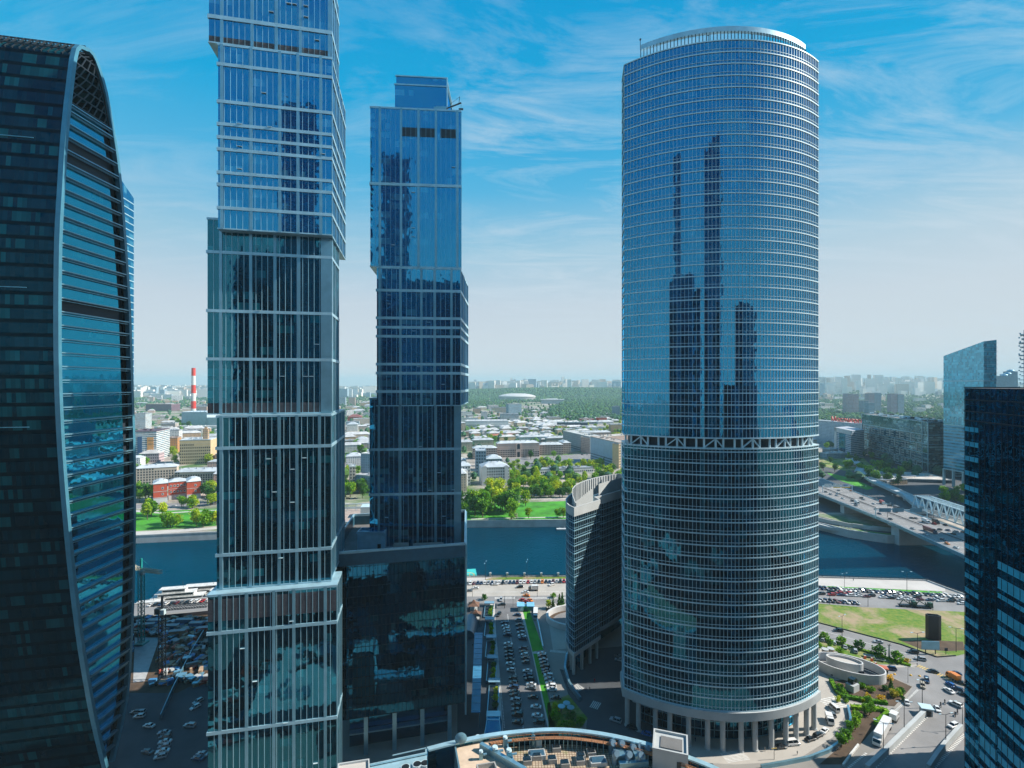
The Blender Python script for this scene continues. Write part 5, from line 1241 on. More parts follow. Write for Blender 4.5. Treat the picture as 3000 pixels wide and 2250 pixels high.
for k, (xl, xr, yb, yt, c, lb) in enumerate([(1384, 1446, 1308, 1290, 'beige', 'pale block with a grey hipped roof above the left wing of the long facade'),
        (1520, 1600, 1300, 1281, 'white', 'white roofed block above the centre of the long facade'), (1602, 1668, 1303, 1284, 'stone', 'stone coloured block above the right wing of the long facade'),
        (1340, 1384, 1322, 1296, 'beige', 'beige block at the left edge of the middle gap, above the shaded house'), (1700, 1790, 1290, 1268, 'pink', 'pinkish block with a pale roof right behind the courtyard block'),
        (1600, 1680, 1268, 1258, 'tan', 'long tan low block under the dark teal shed'), (1690, 1790, 1262, 1254, 'white', 'low white workshop range right of the dark teal shed'),
        (1520, 1570, 1262, 1254, 'white', 'small white house cluster below the striped slab'), (1790, 1850, 1268, 1244, 'tan', 'brown block touching the round tower, above the courtyard block'),
        (1560, 1640, 1240, 1232, 'bluegrey', 'grey garage range beside the busy avenue'), (1340, 1400, 1248, 1226, 'white', 'white shed row at the left edge below the beige office'),
        (1340, 1384, 1220, 1208, 'white', 'small white hall left of the slim pale tower')]):
    hp('city_block', lb, xl, xr, yb, yt, 10, 18, c, roof='hip' if k < 5 else 'flat', rcol=(.46, .49, .52))
# stadium and arena
sd = thing('stadium', 'large oval stadium with a pale domed roof near the far woods', 'stadium', AT(1515, 4250, 0)); b = MB()
def oval(a, c, z, n=48): return [(a*math.cos(2*math.pi*i/n), c*math.sin(2*math.pi*i/n), z) for i in range(n)]
b.loft([oval(148, 110, 0), oval(150, 112, 34)]); b.build('outer_wall', M['wall_plain'], sd).color = (.62, .6, .58, 1)
b = MB(); b.loft([oval(156, 118, 34), oval(154, 116, 38), oval(120, 90, 50), oval(70, 50, 58), oval(62, 44, 58)], 0, True, True); b.build('domed_roof', plain('stadium_roof', (.62, .6, .58), .5), sd)
b = MB()
for i in range(60): a = 2*math.pi*i/60; b.box((153*math.cos(a), 115*math.sin(a), 17), (2.2, 2.2, 34), a)
b.build('outer_columns', M['pale_conc'], sd)
sd2 = thing('arena', 'low rectangular arena with a ribbed white front, right of the oval stadium', 'arena', AT(1618, 3600, 0)); b = MB()
b.box((0, 0, 12), (150, 90, 24)); b.box((0, 0, 27), (164, 100, 5)); b.box((0, 0, 32), (100, 60, 5), taper=.7); b.build('hall', M['pale_conc'], sd2); b = MB()
for k in range(26): b.box((-75+6*k, -48, 12), (1.6, 2, 24))
b.build('front_ribs', M['white_metal'], sd2)
for k, (px, py) in enumerate(((1480, 1158), (1435, 1160), (1688, 1170), (1706, 1170), (1736, 1176))):
    t = thing('floodlight_mast', 'tall thin mast near the stadium, %s from the left' % ordw(k), 'mast', AT(px, 3900+20*k)); z = ZAT(py-11, 3900); b = MB(); b.tube((0, 0, 0), (0, 0, z), 1.2, .7, 6); b.build('pole', M['pale_conc'], t); b = MB(); b.box((0, 0, z), (16, 2, 3)); b.build('light_frame', M['pale_conc'], t)
# right gap
lc = sidewall('classical_block', 'very long pale classical block with red rooftop letters, behind the glass office', G(2545, 1318), G(2380, 1296), 52, 'paleblue', 26, rcol=(.4, .45, .48), windows=False, mat='wall')  # pale blue wall colour carries the shade on these faces
so_ = thing('small_office', 'pale cornered office block with dark horizontal window strips, left of the glass office', 'office building'); 
c0 = G(2493, 1346); l0 = G(2445, 1330); r0 = G(2532, 1340); h_ = (1346-1262)/F*c0.y; bk = l0+(r0-c0)
b = MB(); b.prism([l0, c0, r0, bk], 0, h_, 0, 1); o = b.build('walls', [M['wall_strip'], M['roofc']], so_); o.color = (.42, .44, .5, 1)
b = MB(); d_ = (c0-l0).normalized(); n_ = Vector((d_.y, -d_.x, 0)); p = l0.lerp(c0, .3)+n_*.2; q = l0.lerp(c0, .68)+n_*.2; b.wall(p, q, 8, h_-8); b.build('glass_front', M['g_dark'], so_)
b = MB(); p = l0.lerp(c0, 0)+n_*.5; q = l0.lerp(c0, .14)+n_*.5; b.prism([p, q, q-n_*3, p-n_*3], 0, h_+.2); p = l0+n_*.5; q = c0+n_*.5; b.prism([p, q, q-n_*2, p-n_*2], h_-7, h_+.3); b.build('white_frame', M['pale_conc'], so_)
# glass office with busy facade
GO = thing('glass_office', 'long glass office block with patterned pale panels and machinery on its roof', 'office building')
c1, l1 = G(2720, 1392), G(2526, 1333); r1 = c1+Vector((34, 4, 0)); b1 = l1+Vector((36, 4, 0)); hg = ZAT(1237, c1.y)
M['g_pattern'] = glass('patterned_office_glass', base=(.01, .06, .08), pw=4.2, ph=3.6, refl=.16, tint=(.3, .62, .72), blinds=.45, bcol=(.16, .24, .24), wave=.05)
b = MB(); b.prism([l1, c1, r1, b1], 4, hg, 0, 1); b.build('glass_facade', [M['g_pattern'], M['tar']], GO)
d_ = (c1-l1); L_ = d_.length; d_.normalize(); n_ = Vector((d_.y, -d_.x, 0)); b = MB(); r = random.Random(5)
for k, z in enumerate((4, 18, 32, 46, 60, hg)):
    z = min(z, hg); b.bar(l1+n_*.5+Vector((0, 0, z)), c1+n_*.5+Vector((0, 0, z)), .9, .7); b.bar(c1+Vector((0, -.5, z)), r1+Vector((0, -.5, z)), .9, .7)
for t in (0, .93, 1.0): p = l1.lerp(c1, t)+n_*.5; b.bar(p, p+Vector((0, 0, hg)), .8)
b.build('frame', M['metal'], GO)
b = MB()
for f, (za, zb_) in enumerate(((18, 32), (32, 46), (46, 60), (5, 18))):
    nn_ = 12
    for k in range(nn_):
        x = L_*.02+L_*.9*k/nn_; 
        if k % 2 == f % 2: b.wall(l1+d_*x+n_*.25, l1+d_*(x+4.5)+n_*.25, za+1, zb_-1)
        for q in range(3): b.wall(l1+d_*(x+6)+n_*.25, l1+d_*(x+15)+n_*.25, za+1.5+4.2*q, za+3.4+4.2*q)
b.build('pale_panels', plain('pale_panel', (.2, .24, .24), .5, 0, .25, .1), GO)
b = MB(); mid = (l1+c1+r1+b1)/4
for k in range(60):
    t = r.random(); s = r.random(); p = l1.lerp(c1, t).lerp(b1.lerp(r1, t), s*.8+.1); b.box((p.x, p.y, hg+1.6), (r.uniform(2, 7), r.uniform(2, 5), r.uniform(1.5, 3.5)), 1.4, r.choice((0, 0, 1)))
b.build('roof_plant', [M['white_metal'], M['dark_metal']], GO)
# slanted tower
SL = thing('slanted_tower', 'tall glass tower whose roof slopes up to the right, beyond the highway bridge', 'skyscraper')
R0 = AT(2882, 640); L0 = R0+Vector((-.057, .998, 0))*56; Q0 = R0+Vector((.998, .057, 0))*17; K0 = L0+Vector((.998, .057, 0))*17
M['g_slant'] = glass('slanted_tower_glass', base=(.03, .24, .32), pw=2.4, ph=3.6, refl=.3, tint=(.3, .7, .9), blinds=.3, bcol=(.08, .34, .42), wave=.03)
M['g_slant2'] = glass('slanted_tower_lower_glass', base=(.02, .13, .2), pw=2.4, ph=4.2, refl=.12, tint=(.3, .7, .9), blinds=.1, spandrel=.48, scol=(.12, .38, .52))
b = MB(); zl = lambda p: {0: ZAT(1043, L0.y)}.get(0)
ztl, ztr = ZAT(1043, L0.y), ZAT(1000, R0.y)
zm = ZAT(1250, R0.y+20); pts = [L0, R0, Q0, K0]; tops = [ztl, ztr, ztr+2, ztl+2]; u = 0
for i in range(4):
    j = (i+1) % 4; a, c = pts[i], pts[j]; L_ = (c-a).length
    b.face([(a.x, a.y, zm), (c.x, c.y, zm), (c.x, c.y, tops[j]), (a.x, a.y, tops[i])], 0, [(u, zm), (u+L_, zm), (u+L_, tops[j]), (u, tops[i])])
    b.face([(a.x, a.y, 22), (c.x, c.y, 22), (c.x, c.y, zm), (a.x, a.y, zm)], 1, [(u, 22), (u+L_, 22), (u+L_, zm), (u, zm)]); u += L_
b.face([(p.x, p.y, z) for p, z in zip(pts, tops)], 2); b.face([(p.x, p.y, 22) for p in reversed(pts)], 2); b.build('glass_facade', [M['g_slant'], M['g_slant2'], M['tar']], SL)
b = MB(); n_ = Vector((-.998, -.057, 0))
for z, w_ in ((ZAT(1116, R0.y+20), 1.6), (zm, .8), (22, 1.2)): b.prism(offset(pts, .4), z-w_/2, z+w_/2)
for k in range(20):
    z = ztr-2-9*k*.6
    if k < 8: b.bar(R0+Vector((0, -.3, z-R0.z)), Q0+Vector((0, -.3, z-Q0.z)), 1.4, .5)
b.build('horizontal_bands', M['metal'], SL)
for k in range(5):
    p = L0.lerp(R0, k/4.0)+Vector((.8, 0, 0)); b = MB(); b.box((0, 0, 11), (2.4, 2.4, 22)); link('column', b.mesh('column', M['metal']), SL, p)
# forecourt slab and twin crowned tower in the distance
hp('terrace_roof', 'low building with a bright flat roof at the foot of the slanted tower', 2655, 2790, 1412, 1404, -12, 60, 'dark', mat='wall_plain', rcol=(.6, .55, .5))
tp = thing('stepped_highrise', 'hazy blue stepped high-rise cluster with domed tops on the right horizon', 'high-rise', AT(2957, 1500, 0))
for k, (dx, w_, top) in enumerate(((-15, 18, 1101), (0, 20, 1096), (14, 18, 1088), (24, 10, 1104))):
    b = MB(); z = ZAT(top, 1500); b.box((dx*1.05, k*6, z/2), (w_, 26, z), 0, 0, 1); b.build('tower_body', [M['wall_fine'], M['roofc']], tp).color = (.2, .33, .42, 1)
    b = MB(); b.lens((dx*1.05, k*6, z), (w_*.45, 10), 6, 12, 4); b.build('dome', M['metal'], tp)
be = thing('balcony_tower', 'dark tower with stacked ragged balconies, cut by the right edge of the picture', 'tower block', AT(3004, 420, 0), R(-45)); b = MB()
zt = ZAT(966, 420); b.box((6, 10, zt/2), (14, 18, zt)); b.build('walls', M['g_dark'], be); b = MB()
for k in range(int(zt/3.4)): b.box((4.2-(k % 3)*.8, 9.5, 1+3.4*k), (13, 20, .5)); b.box((-3.0-(k % 2)*.6, 4, 2.0+3.4*k), (1.0, 6, .9))
b.build('balconies', M['metal'], be)
# ------------------------------------------------------------------ residential towers and filler streets behind
def fill(xa, xb, y0, y1, n, seed, hr, cols, mats=('wall', 'wall_fine'), w=(26, 70), where='', hipp=.4):
    r = random.Random(seed); items = []
    for k in range(n):
        items.append((r.uniform(xa, xb), y0+(y1-y0)*r.random(), r.random(), r.random(), r.random(), r.choice(cols), r.choice(mats), r.random()))
    items.sort(key=lambda i: i[0]); c2 = {}
    for px, py, a, b_, c, colr, mat, q in items:
        A = G(px, py); nmk = colr; c2[colr] = c2.get(colr, -1)+1
        word = {'cream': 'cream', 'beige': 'beige', 'white': 'white', 'pink': 'pinkish', 'grey': 'grey', 'stone': 'stone coloured', 'bluegrey': 'blue-grey', 'paleblue': 'pale blue', 'tan': 'tan', 'mauve': 'mauve', 'brick': 'brick red', 'orange': 'orange-brown'}[colr]
        house('city_block', '%s block %s, %s %s from left' % (word, where, ordw(c2[colr]), 'such'), A, R(8+22*c), w[0]+(w[1]-w[0])*a, 14+10*b_, hr[0]+(hr[1]-hr[0])*b_*q**.5, colr,
              roof='hip' if q < hipp else 'flat', rcol=(.44+.12*c, .46+.1*c, .48+.08*c), mat=mat, group='city blocks '+where, det=False, base=hh(A.x, A.y) if A.y > 4600 else 0)
LC = ('cream', 'beige', 'white', 'pink', 'stone', 'white', 'paleblue', 'tan', 'grey')
fill(390, 640, 1183, 1200, 12, 1, (12, 30), LC, where='beyond the brick mill in the left gap')
fill(390, 640, 1158, 1182, 24, 2, (14, 48), LC, where='high up in the left gap', w=(24, 90))
fill(990, 1086, 1170, 1232, 18, 3, (10, 30), LC, where='in the upper narrow gap')
fill(990, 1086, 1236, 1330, 14, 4, (10, 22), LC, where='in the lower narrow gap', hipp=.8)
fill(1365, 1470, 1178, 1206, 8, 5, (8, 22), LC, where='left of the blue glass office')
fill(1560, 1850, 1222, 1240, 14, 6, (5, 11), LC, where='around the brick works', w=(20, 46))
fill(2392, 2440, 1330, 1350, 3, 27, (8, 14), ('grey', 'bluegrey'), where='beside the small pale office', hipp=0)
fill(2540, 2650, 1396, 1425, 6, 28, (4, 8), ('grey', 'bluegrey', 'tan'), where='in the railway yard', w=(20, 50), hipp=0)
fill(1365, 1720, 1232, 1300, 30, 29, (8, 15), ('cream', 'pink', 'tan', 'beige', 'stone'), where='deep in the middle gap', hipp=.8, w=(18, 50))
fill(1600, 1700, 1240, 1262, 9, 17, (6, 13), LC, where='left behind the courtyard block', hipp=.8)
fill(1365, 1850, 1206, 1240, 26, 18, (6, 16), LC, where='around the busy avenue', w=(18, 50), hipp=.3)
fill(392, 640, 1262, 1330, 16, 19, (12, 26), LC, where='between the cream block and the viaduct', hipp=.6)
fill(392, 640, 1204, 1250, 16, 20, (8, 26), LC, where='around the power station hall', hipp=.2)
fill(1365, 1600, 1240, 1300, 40, 7, (8, 16), LC, where='behind the long pink-grey block', hipp=.9, w=(18, 44))
fill(1680, 1860, 1240, 1262, 10, 8, (6, 13), LC, where='behind the courtyard block', hipp=.8)
fill(2392, 2770, 1182, 1216, 26, 9, (14, 34), ('white', 'beige', 'paleblue', 'pink', 'grey', 'white'), where='among trees in the right gap', mats=('wall_fine', 'wall_strip'), w=(26, 80), hipp=0)
fill(2392, 2770, 1160, 1180, 26, 10, (22, 62), ('white', 'beige', 'paleblue', 'pink', 'grey', 'tan'), where='high in the right gap', mats=('wall_fine',), w=(30, 90), hipp=0)
fill(1365, 1600, 1146, 1152, 16, 11, (30, 75), ('white', 'paleblue', 'beige', 'bluegrey'), where='above the stadium on the left', mats=('wall_fine',), w=(40, 150), hipp=0)
for k, (xl, xr, yb, yt, c) in enumerate(((2480, 2500, 1218, 1154, 'mauve'), (2501, 2516, 1217, 1156, 'mauve'), (2545, 2562, 1214, 1153, 'mauve'), (2563, 2582, 1212, 1152, 'paleblue'), (2611, 2630, 1216, 1154, 'mauve'), (2631, 2649, 1216, 1156, 'paleblue'), (2528, 2545, 1216, 1175, 'bluegrey'), (2545, 2562, 1222, 1180, 'bluegrey'), (2431, 2450, 1160, 1140, 'brick'), (2451, 2464, 1160, 1141, 'brick'))):
    hp('panel_tower', '%s panel tower of the tall group in the right gap, %s from the left' % ({'mauve': 'mauve', 'paleblue': 'pale blue', 'bluegrey': 'blue-grey', 'brick': 'orange-brown'}[c], ordw(k if k < 8 else k-8)), xl, xr, yb, yt, 6, 22, c, mat='wall_strip', group='panel towers in the right gap')
# far skyline: too many and too far to tell apart
b = MB(); r = random.Random(77)
def skyl(xa, xb, n, Y0, Y1, hmin, hmax, wd):
    for k in range(n):
        Y = r.uniform(Y0, Y1); px = r.uniform(xa, xb); X = (px-1500)/F*Y; h = hmin+(hmax-hmin)*r.random()**1.6; w_ = r.uniform(*wd)
        b.box((X, Y, hh(X, Y)+h/2-5), (w_, r.uniform(16, 40), h+10), r.uniform(-.4, .4), r.choice((0, 0, 1, 2, 3)))
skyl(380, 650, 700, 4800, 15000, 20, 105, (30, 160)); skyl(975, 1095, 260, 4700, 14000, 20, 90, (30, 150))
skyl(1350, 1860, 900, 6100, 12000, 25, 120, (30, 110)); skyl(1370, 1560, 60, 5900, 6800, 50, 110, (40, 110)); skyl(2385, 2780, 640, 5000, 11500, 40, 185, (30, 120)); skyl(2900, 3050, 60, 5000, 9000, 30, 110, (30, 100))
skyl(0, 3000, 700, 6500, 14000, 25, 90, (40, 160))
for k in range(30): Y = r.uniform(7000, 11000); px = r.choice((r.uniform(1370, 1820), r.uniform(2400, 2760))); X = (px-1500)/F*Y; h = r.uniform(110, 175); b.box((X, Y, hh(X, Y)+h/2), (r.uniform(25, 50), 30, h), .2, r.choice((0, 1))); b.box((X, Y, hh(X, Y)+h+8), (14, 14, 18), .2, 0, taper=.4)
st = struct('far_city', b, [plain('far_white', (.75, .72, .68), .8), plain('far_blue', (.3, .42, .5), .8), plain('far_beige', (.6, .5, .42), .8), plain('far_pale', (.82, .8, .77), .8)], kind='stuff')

# the city goes on behind the towers: one mass, none of it in the photograph
r = random.Random(31); b = MB(); b2 = MB()
vis = [(380, 650), (985, 1095), (1335, 1870), (2370, 2790)]
for k in range(2600):
    Y = 640+3700*r.random()**1.3; px = r.uniform(-600, 3500)
    if any(a < px < c for a, c in vis): continue
    X = (px-1500)/F*Y
    if Y < 560+abs(X)*.25 and abs(X) > 250: continue
    w_, d_, h_, yw = r.uniform(18, 60), r.uniform(12, 20), r.uniform(9, 24)*(1+.8*(r.random() > .93)), R(r.choice((12, 12, 30, 102)))
    b.box((X, Y, h_/2), (w_, d_, h_), yw, r.choice((0, 0, 1, 2))); b2.box((X, Y, h_+1.2), (w_+1, d_+1, 2.4), yw, 0, taper=.72)
WM = [masonry('far_wall_%s' % n_, False, c_) for n_, c_ in (('cream', BCOL['beige']), ('white', BCOL['white']), ('pink', BCOL['pink']))]
o = b.build('city_mass', WM); o['kind'] = 'stuff'; o = b2.build('city_mass_roofs', plain('far_roofs', (.48, .52, .55))); o['kind'] = 'stuff'
# ------------------------------------------------------------------ woods (masses) and individual trees
def woods(name, regs, seed, mats):
    r = random.Random(seed); b = MB()
    for (xa, xb, ya, yb, n, s) in regs:
        for k in range(n):
            py = 1125+1/((1/(ya-1125.0))+(1/(yb-1125.0)-1/(ya-1125.0))*r.random()); px = r.uniform(xa, xb); P = G(px, py)
            z0 = 0
            if P.y > 4600: z0 = hh(P.x, P.y)
            h = s*r.uniform(.7, 1.3); R_ = h*r.uniform(.4, .62); n_ = 6; m = r.choice((0, 0, 1, 2)); rg = []
            for (zz, q) in ((.15, .6), (.5, 1.0), (.8, .75), (1.0, .2)):
                rg.append([(P.x+R_*q*math.cos(6.283*i/n_+zz)*r.uniform(.7, 1.2), P.y+R_*q*math.sin(6.283*i/n_+zz)*r.uniform(.7, 1.2), z0+h*zz) for i in range(n_)])
            b.loft(rg, m); b.face(rg[-1], m)
    o = b.build(name, mats); o['kind'] = 'stuff'; return o
wm = [plain('wood_green', (.03, .12, .05), .9, 0, .3, .02), plain('wood_dark_green', (.02, .085, .045), .9, 0, .3, .02), plain('wood_light_green', (.07, .17, .025), .9, 0, .3, .02)]  # bluish lean of the greens is distance haze put into the colour
def ridge(b_, xa, xb, ya, yb): pass
r_ = random.Random(5); b = MB()
for k in range(5200):   # the wooded ridge on the horizon
    Y = r_.uniform(4350, 6100); px = r_.uniform(1330, 1860) if k % 4 else r_.uniform(400, 3000); X = (px-1500)/F*Y; h = r_.uniform(14, 24); R_ = r_.uniform(9, 20); z0 = hh(X, Y)-2; m = r_.choice((0, 0, 1, 2)); rg = []
    for (zz, q) in ((.1, .8), (.6, 1.0), (1.0, .35)): rg.append([(X+R_*q*math.cos(1.0472*i+zz)*r_.uniform(.7, 1.2), Y+R_*q*math.sin(1.0472*i+zz)*r_.uniform(.7, 1.2), z0+h*zz) for i in range(6)])
    b.loft(rg, m); b.face(rg[-1], m)
o = b.build('wooded_ridge', wm); o['kind'] = 'stuff'
woods('park_wood', [(1340, 1860, 1160, 1180, 2600, 16), (1340, 1500, 1178, 1200, 500, 14), (1640, 1860, 1178, 1192, 900, 15), (1610, 1860, 1192, 1232, 1500, 14), (1530, 1620, 1200, 1225, 160, 9)], 9, wm)
woods('street_trees', [(-600, 3500, 1165, 1420, 3600, 13), (390, 640, 1160, 1200, 420, 14), (985, 1090, 1160, 1235, 260, 13), (2390, 2780, 1158, 1232, 3000, 13), (2390, 2540, 1205, 1236, 700, 14), (2900, 3000, 1150, 1200, 100, 12)], 10, wm)
# trees one can tell apart
def grove(xa, xb, ya, yb, n, seed, kinds, hr, where, group):
    r = random.Random(seed); L = sorted([(r.uniform(xa, xb), r.uniform(ya, yb), r.choice(kinds), r.uniform(*hr)) for _ in range(n)]); c = {}
    word = {'leaf': 'green leafy tree', 'young': 'yellow-green tree', 'dark': 'dark green tree', 'fir': 'dark fir', 'bush': 'round shrub', 'golden': 'golden shrub'}
    for px, py, k, h in L:
        c[k] = c.get(k, -1)+1; tree(k, G(px, py), h, '%s %s, %s %s from the left' % (word[k], where, ordw(c[k]), 'such'), group, 'shrub' if k in ('bush', 'golden') else 'tree')
KK = ('leaf', 'young', 'leaf', 'dark')
grove(400, 470, 1462, 1472, 7, 1, ('leaf', 'dark'), (14, 22), 'left of the brick school', 'trees around the brick school')
grove(598, 650, 1450, 1472, 7, 2, ('young', 'dark', 'leaf'), (13, 20), 'right of the brick school', 'trees around the brick school')
grove(500, 636, 1478, 1492, 8, 3, ('young', 'leaf'), (9, 13), 'on the park edge before the brick school', 'trees on the left park lawn')
grove(430, 490, 1508, 1530, 5, 4, ('leaf', 'young'), (12, 17), 'on the left park slope', 'trees on the left park lawn')
grove(468, 640, 1530, 1546, 16, 5, ('leaf', 'leaf', 'young'), (9, 15), 'along the left quay', 'trees along the left quay')
grove(400, 470, 1300, 1420, 4, 44, ('leaf',), (14, 18), 'in the courts beside the arched tower', 'city trees in the left gap')
grove(500, 640, 1330, 1366, 8, 6, ('leaf', 'young'), (12, 18), 'in the court left of the cream block', 'city trees in the left gap')
grove(450, 640, 1230, 1254, 26, 7, ('leaf', 'dark'), (13, 20), 'in front of the power station hall', 'city trees in the left gap')
grove(525, 640, 1272, 1290, 10, 8, ('leaf',), (14, 20), 'behind the cream block', 'city trees in the left gap')
grove(990, 1084, 1440, 1462, 12, 9, KK, (13, 19), 'at the bottom of the narrow gap', 'trees in the narrow gap')
grove(1010, 1060, 1300, 1410, 14, 10, ('leaf', 'young'), (13, 19), 'in the middle of the narrow gap', 'trees in the narrow gap')
grove(1050, 1086, 1280, 1300, 5, 11, ('leaf',), (14, 18), 'on the right of the narrow gap', 'trees in the narrow gap')
grove(1340, 1500, 1474, 1522, 26, 12, ('leaf', 'leaf', 'dark', 'young'), (15, 24), 'in the thick clump by the quay', 'trees in the park by the river')
grove(1395, 1670, 1436, 1452, 24, 13, ('young', 'leaf', 'young'), (14, 20), 'in the row behind the lawn', 'trees in the park by the river')
grove(1500, 1670, 1456, 1460, 16, 14, ('leaf', 'dark'), (11, 15), 'along the shaded lawn edge', 'trees in the park by the river')
grove(1495, 1580, 1385, 1436, 22, 15, ('leaf', 'young', 'dark'), (11, 18), 'between the mansion and the pavilion', 'trees in the upper park')
grove(1580, 1720, 1402, 1432, 18, 16, ('young', 'leaf'), (10, 14), 'in front of the white pavilion', 'trees in the upper park')
grove(1500, 1780, 1362, 1374, 22, 17, ('young', 'leaf', 'young'), (10, 14), 'behind the white pavilion', 'trees in the upper park')
grove(1740, 1850, 1382, 1420, 14, 18, ('leaf', 'dark', 'young'), (13, 18), 'right of the white pavilion', 'trees in the upper park')
grove(1460, 1700, 1330, 1345, 9, 19, ('leaf', 'dark'), (11, 16), 'on the avenue pavement', 'avenue trees')
grove(1380, 1700, 1236, 1300, 46, 20, ('leaf', 'dark', 'leaf'), (11, 17), 'in the streets of the middle gap', 'street trees in the middle gap')
grove(1380, 1860, 1232, 1300, 60, 33, ('leaf', 'young', 'young'), (10, 16), 'scattered through the middle gap streets', 'street trees in the middle gap')
grove(1440, 1780, 1372, 1384, 22, 34, ('young', 'young', 'leaf'), (9, 13), 'in the avenue-side belt of the park', 'trees in the upper park')
grove(2400, 2560, 1340, 1385, 18, 35, ('dark', 'leaf'), (10, 16), 'on the verge beyond the far highway', 'trees by the railway')
grove(2540, 2680, 1385, 1425, 16, 21, ('dark', 'leaf'), (13, 20), 'between the railway and the glass office', 'trees by the railway')
grove(2760, 2830, 1440, 1480, 8, 22, ('leaf', 'dark'), (10, 15), 'beyond the truss bridge', 'trees by the railway')
grove(2400, 2530, 1296, 1340, 9, 23, ('leaf', 'dark'), (11, 16), 'around the small pale office', 'trees around the small office')
for px, py, k, h, lb in ((1540, 1482, 'young', 17, 'tall yellow-green tree standing alone on the big lawn'), (1549, 1518, 'young', 10, 'wide round tree at the quay edge of the lawn'), (1513, 1520, 'blossom', 6, 'small white blossoming tree on the quay lawn'),
                        (1650, 1517, 'young', 10, 'round tree on the lawn touching the low rounded office'), (1632, 1516, 'leaf', 9, 'leafy tree at the lawn edge left of the rounded office')):
    tree(k, G(px, py), h, lb)
for px, py, k, h, lb in ((1607, 1782, 'young', 5, 'small yellow-green conifer at the left of the soil bed'), (1620, 1782, 'fir', 6.5, 'medium fir in the soil bed'), (1639, 1786, 'fir', 9.5, 'tall dark fir, left one of the pair'), (1647, 1784, 'fir', 10, 'tall dark fir touching the rounded office'),
                        (1623, 1751, 'bush', 2.8, 'clipped round bush on the pavement corner'), (1418, 1757, 'bush', 3.2, 'square clipped bush by the plaza entrance')):
    tree(k, G(px, py), h, lb, None, 'shrub' if k == 'bush' else 'tree')
grove(1612, 1700, 2070, 2140, 10, 24, ('bush',), (2, 3.5), 'in the shaded triangular bed', 'shrubs in the triangular bed')
# right foreground planting
for i, (px, py, h) in enumerate(((2414, 1872, 3.6), (2464, 1886, 3.6), (2517, 1901, 4.2), (2575, 1918, 4.6), (2629, 1936, 4.6))):
    t = tree('bush', G(px, py), h, 'clipped round bush on the roadside hedge, %s from the left' % ordw(i), 'clipped bushes on the hedge', 'shrub')
def hedge(nm, lb, pts, w=1.4, h=1.1, mat='leaf', seed=1):
    r = random.Random(seed); b = MB(); V = [G(*p) for p in pts]
    for a, c in zip(V, V[1:]):
        L = (c-a).length; d = (c-a).normalized(); n = Vector((d.y, -d.x, 0)); m_ = (a+c)/2; b.box((m_.x, m_.y, h*.42), (L, w*.8, h*.84), math.atan2(d.y, d.x))
        for k in range(int(L*16)):
            p = a+d*r.uniform(0, L)+n*r.uniform(-w/2, w/2)+Vector((0, 0, r.uniform(.2, h))); s = r.uniform(.15, .34); q = Vector((r.gauss(0, 1), r.gauss(0, 1), r.gauss(0, 1))).normalized(); o1 = q.orthogonal().normalized(); o2 = q.cross(o1)
            b.face([p-o1*s-o2*s, p+o1*s-o2*s, p+o1*s+o2*s, p-o1*s+o2*s])
    return tag(b.build('hedge', M[mat]), lb, 'hedge')
hedge('h', 'low clipped hedge linking the round bushes beside the diagonal road', [(2395, 1868), (2470, 1890), (2560, 1916), (2640, 1944), (2668, 1952)], 1.6, 1.0, 'leaf', 1)
hedge('h', 'curved green hedge along the forecourt, below the spiral ramp', [(2434, 1996), (2452, 2030), (2468, 2043), (2520, 2052), (2600, 2064)], 2.0, 1.5, 'leaf', 2)
hedge('h', 'angled green hedge around the lower planting bed beside the lorry', [(2494, 2076), (2590, 2083), (2601, 2093), (2566, 2125)], 2.0, 1.6, 'leaf', 3)
grove(2450, 2660, 1990, 2062, 26, 25, ('bush', 'bush', 'bush', 'bush', 'golden'), (1.2, 2.8), 'in the bed below the spiral ramp', 'shrubs below the spiral ramp')
for i, (px, py) in enumerate(((2533, 2098), (2512, 2120), (2506, 2138), (2492, 2150), (2478, 2175), (2465, 2190), (2548, 2095), (2545, 2068))):
    tree('leaf', G(px, py), 5.2 if i < 7 else 4.4, 'small bright tree beside the lower planting bed, %s in the line' % ordw(i), 'young trees in the lower planting bed')
for i, (px, py) in enumerate(((2400, 1905), (2432, 1898), (2458, 1922))): tree('leaf', G(px, py), 4.6, 'small street tree by the little car park, %s from the left' % ordw(i), 'trees by the little car park')
tree('fir', G(2610, 2020), 5, 'lone dark fir in the bed below the spiral ramp', None, 'tree')
grove(2600, 2660, 1938, 1946, 6, 26, ('golden', 'bush'), (1, 1.8), 'on the traffic island', 'shrubs on the traffic island')
